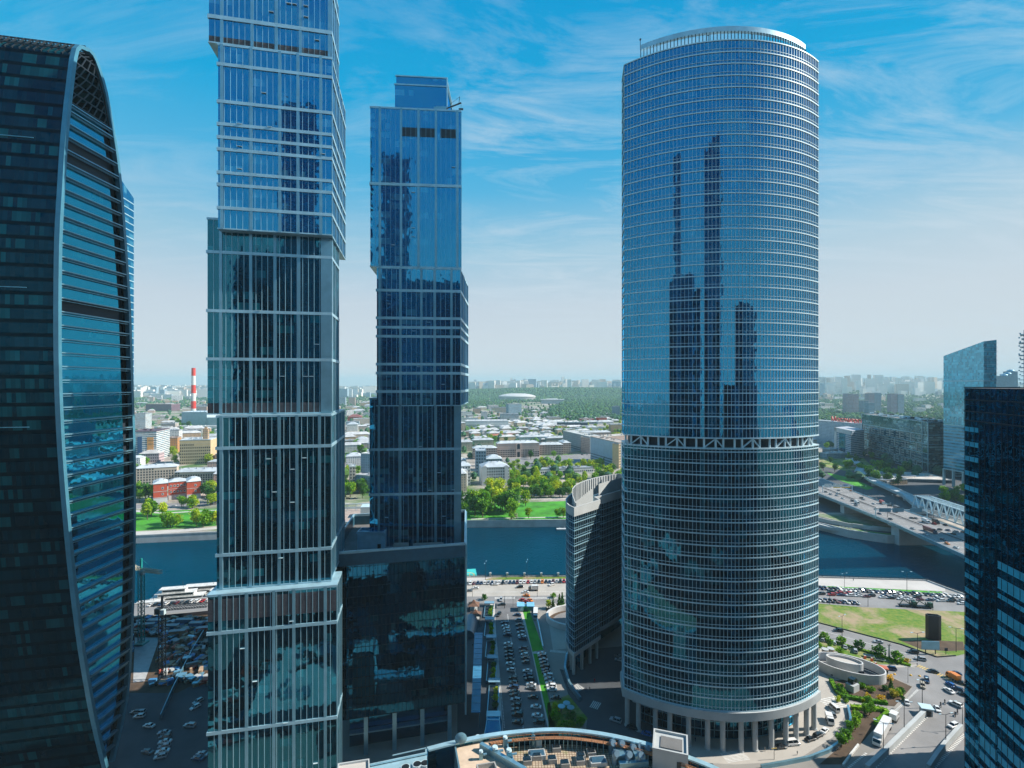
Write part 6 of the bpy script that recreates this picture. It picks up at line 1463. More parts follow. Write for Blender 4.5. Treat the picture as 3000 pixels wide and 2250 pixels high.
# ------------------------------------------------------------------ highway bridge, railway bridge, banks on the right
def deckline(x0, y0, x1, y1, t): return (x0+(x1-x0)*t, y0+(y1-y0)*t)
ZD = 12.0
Lf = [(322, 300), (330, 373), (342, 457), (348, 545), (352, 640), (362, 760), (372, 900), (382, 1150), (400, 1500)]
Rt = [(376, 300), (384, 434), (386, 480), (389, 531), (400, 620), (430, 760), (446, 900), (446, 1150), (458, 1500)]
hb = thing('highway_bridge', 'wide multi-lane highway bridge with traffic crossing the river at the right', 'bridge')
b = MB()
ringsL = []
for (a, c) in zip(Lf, Rt):
    z = ZD if a[1] < 700 else ZD-3
    ringsL.append([(a[0], a[1], z-2.6), (c[0], c[1], z-2.6), (c[0], c[1], z), (a[0], a[1], z)])
b.loft(ringsL, 0, True, True); b.build('deck', [M['asphalt']], hb)
b = MB()
for (P, s) in ((Lf, 1), (Rt, -1)):
    for a, c in zip(P, P[1:]):
        za = ZD if a[1] < 700 else ZD-3; zc_ = ZD if c[1] < 700 else ZD-3
        b.bar((a[0]-.4*s, a[1], za-.8), (c[0]-.4*s, c[1], zc_-.8), .8, 2.6); b.bar((a[0], a[1], za+1.1), (c[0], c[1], zc_+1.1), .18)
b.build('parapets', M['metal'], hb)
b = MB()
for t in range(0, 40):
    k = t/40.0; y = 300+k*400; xa = 322+(352-322)*k; xb = 376+(405-376)*k
    for f in (.12, .2, .28, .36, .62, .7, .78, .86):
        x = xa+(xb-xa)*f; b.face([(x-.12, y, ZD+.02), (x+.12, y, ZD+.02), (x+.32, y+4, ZD+.02), (x+.08, y+4, ZD+.02)])
b.build('lane_markings', M['paint_white'], hb)
b = MB(); 
for k in range(90): y = 300+4.2*k; x = 350+.075*(y-300); b.bar((x, y, ZD), (x, y, ZD+1), .14)
b.bar((350, 300, ZD+1), (378, 676, ZD+1), .12, .3); b.bar((350, 300, ZD+.6), (378, 676, ZD+.6), .12, .3); b.build('median_barrier', M['dark_metal'], hb)
for k, (x, y, w_, d_) in enumerate(((362, 462, 34, 9), (368, 545, 34, 6), (374, 620, 36, 6), (350, 320, 30, 8))):
    b = MB(); b.box((0, 0, 1), (w_, d_, 17), .05, taper=1.0); b.box((0, 0, 9.4), (w_+5, d_+1.5, 1.2), .05); link('pier', b.mesh('pier', M['pale_conc']), hb, (x, y, 0))
struct('approach_road', (lambda b: (b.face([(300, 545, .05), (460, 545, .05), (520, 900, .05), (330, 900, .05)]), b)[1])(MB()), M['asphalt_shade_dark'])
struct('service_yard', (lambda b: (b.face([(392, 530, .08), (680, 470, .08), (720, 980, .08), (480, 1000, .08), (440, 760, .08)]), b)[1])(MB()), M['asphalt_shade_dark'])
struct('lower_road', (lambda b: (b.face([(300, 506, .06), (340, 472, .06), (372, 463, .06), (372, 478, .06), (344, 486, .06), (322, 520, .06), (310, 545, .06), (296, 545, .06)]), b)[1])(MB()), M['asphalt_shade_dark'])
# ramped quay with a terrace below
qt = thing('quay_ramp', 'long two-level granite ramp on the far bank under the highway bridge', 'quay ramp')
b = MB(); pr = [(302, 506), (311, 494), (322, 483), (335, 474), (352, 468), (372, 466)]
for a, c in zip(pr, pr[1:]):
    b.bar((a[0]+3, a[1]+6, 2.0), (c[0]+3, c[1]+6, 1.4), 1.0, 4.0); b.bar((a[0]-1, a[1]-2, -1.5), (c[0]-1, c[1]-2, -2.4), 5.0, 3.0)
b.build('ramp_walls', M['stone'], qt)
# lettering on the quay
def textmesh(name, body, size, ext, mat, parent, loc, rot):
    c = bpy.data.curves.new(name, 'FONT'); c.body = body; c.size = size; c.extrude = ext; o = bpy.data.objects.new('t', c); COL.objects.link(o)
    dg = bpy.context.evaluated_depsgraph_get(); me = bpy.data.meshes.new_from_object(o.evaluated_get(dg)); me.name = name; bpy.data.objects.remove(o); me.materials.clear(); me.materials.append(mat)
    q = link(name, me, parent, loc); q.rotation_euler = rot; return q
textmesh('rooftop_letters', 'Мосэнерго', 15, .6, plain('red_letters', (.75, .03, .03), .5), lc, (50, 1, 54), (R(90), 0, 0))
textmesh('wall_lettering', 'SPOT', 4.6, .1, M['paint_white'], qt, (312.6, 489.5, -1.6), (R(90), 0, R(-41)))
# railway viaduct and truss
rv = thing('railway_viaduct', 'pale concrete railway viaduct running behind the highway', 'viaduct')
V = [(592, 900), (560, 820), (520, 768), (487, 687), (463, 600), (438, 550)]; b = MB()
for a, c in zip(V, V[1:]): b.bar((a[0], a[1], 5.4), (c[0], c[1], 5.4), 11, 1.6); b.bar((a[0]-5.6, a[1], 6.6), (c[0]-5.6, c[1], 6.6), .5, 2.4); b.bar((a[0]+5.6, a[1], 6.6), (c[0]+5.6, c[1], 6.6), .5, 2.4)
b.build('deck', M['pale_conc'], rv); b = MB()
for a in V[:-1]: b.box((a[0], a[1], 2.4), (8, 2, 4.8))
b.build('supports', M['concrete'], rv)
tb = thing('truss_bridge', 'white steel truss railway bridge beside the highway bridge', 'bridge'); A, C_ = Vector((426, 545, 6)), Vector((408, 400, 6)); d_ = (C_-A); L_ = d_.length; d_.normalize(); n_ = Vector((-d_.y, d_.x, 0)); hb_ = 13.5
N = 14; b = MB(); tc_ = MB(); dg_ = MB()
for s in (0, 13): 
    o = A+n_*s; b.bar(o, o+d_*L_, .9, 1.2); tc_.bar(o+d_*8+Vector((0, 0, hb_)), o+d_*L_+Vector((0, 0, hb_)), .9, .9)
    for k in range(N):
        p = o+d_*(L_*k/N); q = o+d_*(L_*(k+.5)/N)+Vector((0, 0, hb_)); r2 = o+d_*(L_*(k+1)/N); dg_.bar(p, q, .7); dg_.bar(q, r2, .7)
for k in range(N*2): p = A+d_*(L_*(k+1)/(2*N))+Vector((0, 0, hb_)); tc_.bar(p, p+n_*13, .5); tc_.bar(p, p+n_*13+d_*(L_/(2*N)), .3)
for k in range(N*2): p = A+d_*(L_*k/(2*N)); b.bar(p, p+n_*13, .5, .5)
for s in (4, 5.6, 8, 9.6): b.bar(A+n_*s+Vector((0, 0, .6)), A+n_*s+d_*L_+Vector((0, 0, .6)), .15)
b.build('lower_deck', M['pale_conc'], tb); tc_.build('upper_chords', M['white_metal'], tb); dg_.build('diagonals', M['white_metal'], tb)
for k, t in enumerate((0.02, .97)): p = A+d_*(L_*t)+n_*6.5; b = MB(); b.box((0, 0, 0), (16, 5, 11)); link('pier', b.mesh('pier', M['pale_conc']), tb, (p.x, p.y, 0))
# overhead sign gantries
def gantry(lb, x0, x1, y, panels, base=ZD, hgt=8.5):
    t = thing('sign_gantry', lb, 'sign gantry'); b = MB()
    for x in (x0, x1): b.bar((x, y, base), (x, y, base+hgt), .5)
    b.bar((x0, y, base+hgt-.6), (x1, y, base+hgt-.6), .35, .6); b.build('gantry_frame', M['white_metal'], t)
    for (xa, xb, m_, h) in panels: b = MB(); b.box(((xa+xb)/2, y-.3, base+hgt-.6), (xb-xa, .2, h)); b.build('sign_panel', m_, t)
gb = plain('sign_back', (.08, .2, .27), .6); gantry('sign gantry with dark teal panels over the near end of the bridge', 338, 386, 476, [(341, 352, gb, 3.6), (353.5, 364, gb, 3.6), (370, 381, gb, 3.6)])
gantry('wide dark sign gantry over the bridge near the dark office', 372, 392, 418, [(374, 391, M['dark_metal'], 3.2)])
gantry('three pale billboards with yellow lower edges above the highway', 358, 392, 590, [(360, 368, M['paint_white'], 4.2), (370, 378, M['paint_white'], 4.2), (379.5, 389.5, M['paint_white'], 4.2)])
o = bpy.data.objects['sign_gantry.002']; b = MB(); b.box((374, 589.5, ZD+6.0), (8, .2, 1.0)); b.box((384.5, 589.5, ZD+6.0), (10, .2, 1.0)); b.build('yellow_edge', plain('yellow_panel', (.75, .45, .03), .6), o); b = MB(); b.box((384, 589.4, ZD+8.6), (5, .2, 1.2)); b.build('blue_panel', plain('blue_panel', (.03, .15, .4), .6), o)
for i, (x, y) in enumerate(((387, 470), (386, 516), (384, 560), (384, 420), (366, 700), (384, 820), (352, 480))): lamp(Vector((x, y, ZD if y < 700 else ZD-3)), 0, 13, 'tall lamp post on the highway bridge, %s of the line counted from no end' % ordw(i) if False else 'tall lamp post standing by the highway %s' % ('beyond the truss end', 'at the middle of the bridge', 'left of the truss', 'nearest the dark office', 'far up in the shaded part', 'next to the queue of cars', 'on the river side')[i], 'highway lamp posts')

# ------------------------------------------------------------------ spiral ramps
def oval_wall(bm, c, rx, ry, yaw, z0, z1, t=.45, a0=0, a1=360, n=64, m=0, z1b=None):
    ca, sa = math.cos(yaw), math.sin(yaw); P = []; Q = []
    for i in range(n+1):
        a = R(a0+(a1-a0)*i/n); x, y = rx*math.cos(a), ry*math.sin(a); x2, y2 = (rx-t)*math.cos(a), (ry-t)*math.sin(a)
        P.append((c[0]+x*ca-y*sa, c[1]+x*sa+y*ca)); Q.append((c[0]+x2*ca-y2*sa, c[1]+x2*sa+y2*ca))
    for i in range(n):
        zt = z1 if z1b is None else z1+(z1b-z1)*i/n; zu = z1 if z1b is None else z1+(z1b-z1)*(i+1)/n
        a, b2, c2, d2 = P[i], P[i+1], Q[i+1], Q[i]
        bm.face([a+(z0,), b2+(z0,), b2+(zu,), a+(zt,)], m); bm.face([c2+(z0,), d2+(z0,), d2+(zt,), c2+(zu,)], m); bm.face([a+(zt,), b2+(zu,), c2+(zu,), d2+(zt,)], m)
    return P
sp1 = thing('spiral_ramp', 'white oval garage ramp with a smaller oval drum inside, on the garden', 'garage ramp')
c1_ = G(2486, 1970); yw = R(-30); b = MB()
cO = ((c1_.x, c1_.y)); P = oval_wall(b, cO, 14.6, 8.6, yw, 0, 4.4, .5); b.build('outer_wall', plain('white_render', (.6, .6, .6), .6, 0, .08), sp1)
b = MB(); cI = (cO[0]-2.2, cO[1]-.4); P2_ = oval_wall(b, cI, 7.4, 3.7, yw, 0, 6.6, .5); b.face([p+(5.6,) for p in P2_[:-1]], 1); b.build('inner_drum', [bpy.data.materials['white_render'], M['promenade']], sp1)
b = MB(); b.face([p+(.6,) for p in P[:-1]]); b.build('ramp_floor', M['asphalt_shade_dark'], sp1)
b = MB(); oval_wall(b, cO, 12.8, 6.4, yw, .6, .8, .3, m=0); b.build('ramp_marking', M['paint_white'], sp1)
b = MB(); q = G(2505, 1998); b.box((cI[0]+4.6, cI[1]-4.6, 2.2), (2.6, .8, 2.6), yw+.45); b.build('doorway', M['soffit'], sp1)
hut = thing('ramp_kiosk', 'small white block with a glazed front, at the foot of the spiral ramp wall', 'kiosk', G(2497, 2022)); b = MB(); b.box((0, 0, 1.5), (4.5, 3.6, 3), .5); b.build('walls', M['pale_conc'], hut); b = MB(); b.box((.4, .6, 3.8), (3, 2.2, 2.6), .5); b.build('glazed_top', M['car_glass'], hut)
sp2 = thing('curved_ramp', 'pale curved ramp wall between the plaza and the low rounded office', 'garage ramp'); c2_ = G(1672, 1803, 0); b = MB()
oval_wall(b, (c2_.x+6, c2_.y-6), 21, 15, 0, 0, 3.2, 1.4, 60, 300); b.build('outer_wall', bpy.data.materials['white_render'], sp2); b = MB(); oval_wall(b, (c2_.x+10, c2_.y-6), 8, 7, 0, 0, 5.0, .6, 0, 360); b.build('inner_drum', M['metal'], sp2)
b = MB(); b.face([(c2_.x+6+17*math.cos(R(a)), c2_.y-6+12*math.sin(R(a)), .05) for a in range(0, 360, 15)]); b.build('ramp_floor', M['asphalt'], sp2)
b = MB(); cpts = [G(1706, 1862, 2), G(1680, 1890, 2), G(1660, 1925, 2), G(1655, 1960, 1), G(1668, 2005, 1), G(1700, 2050, .5)]
for a, c in zip(cpts, cpts[1:]): b.bar(a, c, 1.0, 2.6)
tag(b.build('curved_parapet', M['metal']), 'dark curved parapet sweeping from the ramp towards the triangular bed', 'parapet')
# curving retaining wall of the forecourt below the round tower
b = MB(); ww = [(2484, 2074), (2492, 2110), (2484, 2150), (2462, 2180), (2425, 2205), (2370, 2226), (2300, 2240), (2230, 2252)]
W_ = [G(*p) for p in ww]
for a, c in zip(W_, W_[1:]): b.bar(a+Vector((0, 0, .3)), c+Vector((0, 0, .3)), .8, 2.2)
tag(b.build('retaining_wall', M['metal']), 'curved blue-grey parapet wall edging the forecourt of the round tower', 'retaining wall')
# walls in the lower right junction
def lowwall(nm, lb, pts, w, h, mat, cat='wall'):
    b = MB(); V = [G(*p) for p in pts]
    for a, c in zip(V, V[1:]): b.bar(a+Vector((0, 0, h/2)), c+Vector((0, 0, h/2)), w, h)
    return tag(b.build(nm, M[mat]), lb, cat)
lowwall('dividing_wall', 'long pale dividing wall between the two road ramps, left one', [(2715, 2090), (2650, 2155), (2590, 2215), (2540, 2262)], 1.4, 2.4, 'pale_conc')
lowwall('dividing_wall', 'pale dividing wall at the underpass on the right, next to the dark office', [(2816, 2140), (2775, 2185), (2745, 2225), (2720, 2262)], 1.2, 2.6, 'pale_conc')
lowwall('kerb_wall', 'thin dark kerb wall along the diagonal road below the field', [(2390, 1823), (2640, 1889), (2745, 1926), (2800, 1922)], .35, .5, 'dark_metal', 'kerb')
lowwall('curb_edge', 'white kerb of the verge left of the white lorry', [(2515, 2185), (2495, 2210), (2470, 2245)], .6, .8, 'paint_white', 'kerb')
for (p, q, n, lb) in (((2722, 2092), (2560, 2250), 34, 0), ((2826, 2152), (2735, 2250), 24, 1)): dashes('kerb_marking', p, q, n, 1.2, .5, M['paint_white'], .05)
# monolith, billboard, booths, monument
mo = thing('black_monolith', 'tall black monolith with a hollow top standing on the field', 'monument', G(2733, 1872)); b = MB(); s = [Vector((-3.0, -.8, 0)), Vector((1.6, -1.9, 0)), Vector((3.2, -1.6, 0)), Vector((3.1, .6, 0)), Vector((-1.4, 1.9, 0)), Vector((-3.1, 1.2, 0))]
hollow(b, s, 0, 13.0, .5); b.build('shell', plain('black_cladding', (.008, .012, .02), .4, 0, .1), mo)
bb_ = thing('billboard', 'pale silver billboard on legs at the corner of the field', 'billboard', G(2726, 1916)); b = MB(); b.box((0, 0, 4.4), (8.6, .4, 4.2), -.05); b.build('panel', M['metal'], bb_); b = MB(); b.bar((-2.5, 0, 0), (-2.5, 0, 2.4), .3); b.bar((2.5, 0, 0), (2.5, 0, 2.4), .3); b.build('legs', M['dark_metal'], bb_)
sb_ = thing('small_sign', 'small square dark sign on a post right of the silver billboard', 'sign', G(2772, 1918)); b = MB(); b.box((0, 0, 2.6), (1.5, .2, 1.6)); b.build('panel', M['dark_metal'], sb_); b = MB(); b.bar((0, .2, 0), (0, .2, 2), .16); b.build('post', M['dark_metal'], sb_)
gk = thing('guard_booth', 'small white guard booth with a red flat roof, right of the spiral ramp', 'booth', G(2588, 1972)); b = MB(); b.box((0, 0, 1.3), (3, 3, 2.6), -.3); b.build('walls', M['pale_conc'], gk); b = MB(); b.box((0, 0, 1.6), (2.6, 3.06, 1.1), -.3); b.build('windows', M['car_glass'], gk); b = MB(); b.box((0, 0, 2.75), (3.5, 3.5, .3), -.3); b.build('roof', plain('red_roof', (.5, .14, .08), .6), gk)
gk = thing('guard_booth', 'white booth with a flat roof at the end of the dividing wall', 'booth', G(2713, 2092)); b = MB(); b.box((0, 0, 1.5), (3.6, 3, 3), -.3); b.build('walls', M['pale_conc'], gk); b = MB(); b.box((0, -.3, 1.2), (2, 3, 1.8), -.3); b.build('windows', M['car_glass'], gk); b = MB(); b.box((0, 0, 3.1), (4.6, 4, .3), -.3); b.build('roof', M['white_metal'], gk)
mn = thing('statue_pillar', 'slim white pillar on the traffic island between the bushes', 'monument', G(2605, 1928)); b = MB(); b.tube((0, 0, 0), (0, 0, 6), .45, .35, 10); b.box((0, 0, .3), (1.6, 1.6, .6)); b.build('pillar', M['pale_conc'], mn); b = MB()
for a in range(8): b.bar((0, 0, 6), (1.1*math.cos(a*.78), .4*math.sin(a*.78), 6.4+.8*math.sin(a*1.3)**2), .12)
b.build('sculpture', M['dark_metal'], mn)
mn = thing('bronze_sculpture', 'small dark bronze sculpture on the traffic island behind the pillar', 'monument', G(2627, 1922)); b = MB(); b.box((0, 0, .3), (2, 1.2, .6)); b.tube((-.6, 0, .6), (.3, 0, 2.4), .4, .2); b.bar((.3, 0, 2.4), (1.5, .2, 1.6), .3); b.bar((.3, 0, 2.2), (-.9, -.3, 3.0), .2); b.tube((.3, 0, 2.4), (.4, 0, 3.0), .25, .2); b.build('figure', M['dark_metal'], mn)
for i, (px, py) in enumerate(((2417, 1922), (2434, 1920))):
    o = thing('stone_cylinder', 'stubby beige stone cylinder beside the little car park, %s of two' % ('left', 'right')[i], 'vent tower', G(px, py)); b = MB(); b.tube((0, 0, 0), (0, 0, 3.4), 1.45, 1.45, 18); b.build('drum', plain('beige_stone', (.4, .33, .24), .8), o); b = MB(); b.tube((0, 0, 3.4), (0, 0, 3.65), 1.6, 1.6, 18); b.build('cap', M['pale_conc'], o)
for i, (px, py, w_) in enumerate(((2545, 1925, 4.2), (2578, 1936, 3.8))):
    o = thing('glass_shelter', 'flat glass rooflight panel on the garden slope, %s one' % ('left', 'right')[i], 'skylight', G(px, py)); b = MB(); b.box((0, 0, 1.0), (w_, 1.8, .2), -.3); b.build('glass_panel', M['car_glass'], o); b = MB(); b.box((0, 0, .85), (w_+.3, 2.1, .15), -.3); b.bar((-1.5, 0, 0), (-1.5, 0, .8), .15); b.bar((1.5, 0, 0), (1.5, 0, .8), .15); b.build('frame', M['white_metal'], o)
og = plain('orange_barrier', (.75, .12, .03), .6)
for i, (px, py) in enumerate(((2525, 1938), (2534, 1930), (2554, 1937), (2565, 1950), (2414, 1960), (2398, 1948))):
    o = thing('orange_post', 'orange and white barrier post by the spiral ramp, %s from the left' % ('third', 'fourth', 'fifth', 'sixth', 'second', 'first')[i], 'barrier post', G(px, py)); b = MB(); b.box((0, 0, .7), (.9, .7, 1.4)); b.build('post', og, o); b = MB(); b.box((0, 0, 1.55), (.7, .5, .3)); b.build('cap', M['paint_white'], o)
for i, (px, py) in enumerate(((2612, 1978), (2621, 1976), (2668, 1979), (2694, 1981))):
    o = MB(); o.lens((0, 0, 0), (.55, .55), .55, 10, 4); q = o.build('road_bollard', plain('yellow_bollard', (.75, .42, .03), .6) if i == 0 else bpy.data.materials['yellow_bollard'], loc=G(px, py)); tag(q, 'yellow ball bollard by the guard booth, %s from the left' % ordw(i), 'bollard')
dgr = plain('dark_green_truck', (.01, .07, .05), .5)
for i, (px, py) in enumerate(((2656, 1777), (2703, 1781))):
    t = thing('skip_lorry', 'dark green skip lorry on the embankment road, %s one' % ('left', 'right')[i], 'truck', G(px, py), R(-6)); b = MB(); b.box((0, 0, 1.0), (9, 2.4, .6)); b.build('flatbed', M['dark_metal'], t); b = MB(); b.box((4.2, 0, 2.0), (2.4, 2.4, 2.8), 0, taper=.88); b.build('cab', dgr, t)
    b = MB(); b.bar((2.4, 0, 1.4), (-2.0, 0, 4.2), .6, .5); b.bar((2.4, 0, 1.4), (1.4, 0, 3.4), .5); b.bar((-2, 0, 4.2), (-4, 0, 1.4), .3); b.build('lifting_arm', dgr, t)
    for x in (-3.4, -2.2, 3.8): b = MB(); b.tube((x, -1.2, .5), (x, 1.2, .5), .5); b.build('wheels', M['tyre'], t)

# ------------------------------------------------------------------ plaza: pavilions, bus, kiosks
for i, (px, y0, y1, wpx) in enumerate(((1395, 1778, 1812, 34), (1430, 1778, 1811, 27), (1431, 1826, 1868, 27), (1435, 1880, 1930, 29), (1438, 1941, 2000, 29), (1443, 2012, 2090, 33))):
    if i == 0: continue
    a = G(px, y1); c = G(px, y0); w_ = wpx/F*a.y
    t = thing('garden_lightwell', 'dark rectangular planted light well in the plaza, %s from the river' % ordw(i-1), 'light well', (a.x, (a.y+c.y)/2, 0), 0, 'light wells along the plaza'); d = c.y-a.y; b = MB(); q = [Vector((-w_/2, -d/2, 0)), Vector((w_/2, -d/2, 0)), Vector((w_/2, d/2, 0)), Vector((-w_/2, d/2, 0))]
    hollow(b, q, 0, .9, .35); b.build('rim', M['metal'], t); b = MB(); b.prism([v*.94 for v in q], .03, .1); b.build('floor', M['soffit'], t); b = MB(); b.box((0, d/2+1.3, 2.2), (w_+.6, 3.4, .3)); b.box((-w_/2, d/2+1.3, 1), (.3, 3, 2)); b.box((w_/2, d/2+1.3, 1), (.3, 3, 2)); b.build('glass_roof', plain('pale_glass_roof', (.18, .32, .42), .15) if i == 1 else bpy.data.materials['pale_glass_roof'], t)
    for k in range(3): tree('bush', Vector((a.x+w_*.22, (a.y+c.y)/2-d*.3+d*.28*k, .1)), 2.2, 'green bush inside the %s light well, %s from the front' % (ordw(i-1), ordw(k)), 'bushes in the light wells', 'shrub')
gh = thing('entrance_pavilion', 'slanted glass entrance pavilion at the near end of the plaza', 'pavilion', G(1445, 2135)); b = MB(); b.loft([[(-3.4, -5, 0), (3.4, -5, 0), (3.4, 4, 0), (-3.4, 4, 0)], [(-2.4, -1, 4.2), (2.6, -1, 4.2), (2.6, 4, 4.2), (-2.4, 4, 4.2)]], 0, True, True); b.build('glass', M['g_dark'], gh); b = MB()
for s in (-1, 1): b.bar((3.4*s, -5, 0), (2.5*s, -1, 4.2), .25); b.bar((2.5*s, -1, 4.2), (2.5*s, 4, 4.2), .25)
b.bar((-2.4, -1, 4.25), (2.5, -1, 4.25), .25); b.box((0, 2.5, 4.35), (5.6, 3.4, .2)); b.build('frame', M['band'], gh)
gr_ = plain('brown_tiled_roof', (.17, .09, .06), .8)
for i, (px, py) in enumerate(((1388, 1786), (1393, 1815))):
    t = thing('gazebo', 'brown pyramid-roofed garden gazebo, %s one of the pair' % ('farther', 'nearer')[i], 'gazebo', G(px, py)); b = MB(); b.loft([[(-3.4, -3.4, 3.2), (3.4, -3.4, 3.2), (3.4, 3.4, 3.2), (-3.4, 3.4, 3.2)], [(-1.4, -1.4, 4.3), (1.4, -1.4, 4.3), (1.4, 1.4, 4.3), (-1.4, 1.4, 4.3)], [(-.2, -.2, 6), (.2, -.2, 6), (.2, .2, 6), (-.2, .2, 6)]], 0, True, True); b.build('roof', gr_, t); b = MB()
    for x in (-2.6, 2.6):
        for y in (-2.6, 0, 2.6): b.bar((x, y, 0), (x, y, 3.3), .25)
    b.build('posts', M['dark_metal'], t); b = MB(); b.box((0, 0, .4), (4.4, 4.4, .8)); b.build('seating', M['pale_conc'], t)
tn = thing('barrel_roof_hall', 'small hall with a blue barrel roof beside the podium', 'hall', G(1374, 1850)); b = MB(); n = 10; A = [(-5*math.cos(math.pi*i/n)*.8, -8, 4.5*math.sin(math.pi*i/n)) for i in range(n+1)]; B_ = [(x, 12, z) for x, y, z in A]; b.loft([A, B_], 0, True, True); b.build('barrel_roof', plain('blue_sheet', (.06, .14, .2), .3), tn)
bk = thing('ticket_hut', 'twin blue flat-roofed barrier huts at the head of the car park', 'booth', G(1540, 1786)); b = MB(); b.box((-3, 0, 1.5), (3.6, 5, 3)); b.box((3, 0, 1.5), (3.6, 5, 3)); b.box((0, 1, 1.2), (3, 3, 2.4)); b.build('walls', M['metal'], bk); b = MB(); b.box((-3, 0, 3.15), (4.6, 6, .3)); b.box((3, 0, 3.15), (4.6, 6, .3)); b.build('roof', plain('blue_flat_roof', (.2, .5, .75), .5), bk)
bus = box_truck(G(1569, 1806), R(-94), 'white bus parked beside the green strip at the head of the car park', 10.5, 'white', 'white', 3.1, None, 'parked_bus', 2.5, 'bus')
lowwall('dividing_wall', 'thin pale wall along the right edge of the green strip', [(1562, 1775), (1577, 1830), (1591, 1900)], .5, 1.4, 'white_metal')
gt = thing('barrier_gate', 'dark height barrier frame at the plaza entrance', 'barrier', G(1481, 1782)); b = MB(); b.bar((-.6, 0, 0), (-.6, 0, 4.5), .3); b.bar((-.6, 7, 0), (-.6, 7, 4.5), .3); b.bar((-.6, 0, 4.5), (-.6, 7, 4.5), .35); b.bar((-5.6, 0, 0), (-5.6, 0, 2.2), .25); b.bar((-5.6, 0, 2.2), (-.6, 0, 2.4), .2); b.build('frame', M['dark_metal'], gt)
for i, (px, py) in enumerate(((1645, 2087), (1672, 2090), (1660, 2077))):
    t = thing('round_table_shelter', 'round grey parasol disc by the triangular bed, %s one' % ('left', 'right', 'rear')[i], 'parasol', G(px, py)); b = MB(); b.tube((0, 0, 2.5), (0, 0, 2.7), 1.6, 1.5, 18); b.build('canopy', M['metal'], t); b = MB(); b.tube((0, 0, 0), (0, 0, 2.5), .1); b.build('post', M['dark_metal'], t)
# lamps around
for i, (px, py, h) in enumerate(((1422, 1699, 12), (1544, 1694, 12))): lamp(G(px, py), R(80), h, 'slim lamp post on the embankment by the grass strip, %s one' % ('left', 'right')[i], 'embankment lamp posts')
for i, (px, py, h, lb) in enumerate(((1384, 1748, 9, 'on the near kerb left of the plaza entrance'), (1574, 1749, 9, 'on the near kerb right of the truck'), (1503, 1777, 6, 'in the middle of the car park entrance'), (2474, 1725, 10, 'on the promenade at the left, behind the first row of cars'), (2657, 1734, 13, 'tallest on the promenade right of centre'), (2543, 1777, 11, 'at the field edge by the gap in parked cars'), (2431, 1771, 11, 'at the field edge by the third row of cars'), (2733, 1788, 11, 'on the roadside behind the black monolith'),
        (2467, 1870, 12, 'between field and diagonal road on the left'), (2688, 1938, 14, 'at the junction beside the silver car'), (2801, 1910, 12, 'beside the dirt patch near the dark office'), (2702, 2074, 12, 'in front of the white booth'), (2649, 2148, 12, 'right of the white lorry'), (2588, 2212, 12, 'overlapping the trailer of the white lorry'), (2771, 2186, 12, 'between the two road ramps'), (2820, 2140, 11, 'next to the dark office at the underpass'), (2487, 1925, 5, 'in the little car park'), (2660, 2000, 7, 'by the yellow ball bollards'), (2390, 1990, 6, 'on the forecourt edge by the round tower'))):
    lamp(G(px, py), R((i*37) % 60-30), h, 'dark lamp post '+lb)
for i, (px, py, h, lb) in enumerate(((416, 1488, 9, 'left of the brick school'), (1663, 1519, 8, 'on the quay lawn'), (519, 1478, 9, 'before the recessed centre of the brick school'), (1711, 1350, 12, 'on the far avenue'))): lamp(G(px, py), .3, h, 'pale lamp post '+lb)

# ------------------------------------------------------------------ left: cranes, boats, building site
def lattice(b, p, q, w, n, t=.16):
    p = Vector(p); q = Vector(q); d = (q-p).normalized(); u = Vector((0, 0, 1)) if abs(d.z) < .9 else Vector((1, 0, 0)); a = d.cross(u).normalized()*w/2; c = a.cross(d).normalized()*w/2
    cs = [a+c, a-c, -a-c, -a+c]
    for k in cs: b.bar(p+k, q+k, t*1.5)
    L = (q-p)/n
    for i in range(n):
        for j in range(4): b.bar(p+L*i+cs[j], p+L*(i+1)+cs[(j+1) % 4], t)
def tower_crane(lb, base, top, jib_to, back, mat, jm):
    t = thing('tower_crane', lb, 'crane', base); b = MB(); lattice(b, (0, 0, 0), (0, 0, top), 2.0, int(top/2.2), .18); b.box((0, 0, .4), (5, 5, .8)); b.build('mast', mat, t)
    b = MB(); j = Vector(jib_to); lattice(b, (0, 0, top), j, 1.5, 16, .14); k = Vector(back); lattice(b, (0, 0, top), k, 1.5, 5, .14); b.box((k.x, k.y, k.z-.6), (2.4, 2.4, 2.6)); b.build('jib', jm, t)
    b = MB(); ap = Vector((0, 0, top+6)); b.bar((0, 0, top), ap, .7); b.bar(ap, j*.75+Vector((0, 0, top*.25)), .09); b.bar(ap, k, .09); b.build('apex', mat, t); b = MB(); b.box((1.2, -1, top-1), (1.8, 1.8, 2.2)); b.build('cab', M['white_metal'], t)
gm_ = plain('teal_crane_paint', (.02, .35, .32), .5); ym = plain('cream_crane_paint', (.62, .58, .45), .5)
B1 = G(414, 1886); tower_crane('teal tower crane with a cream jib on the building site', B1, 39, (14.5, -6, 40), (-7, 3, 39.5), gm_, ym)
B2 = G(475, 1992); tower_crane('black tower crane in front of the building site', B2, 33, (18.5, 4, 33), (-1, -1, 33), M['dark_metal'], M['dark_metal'])
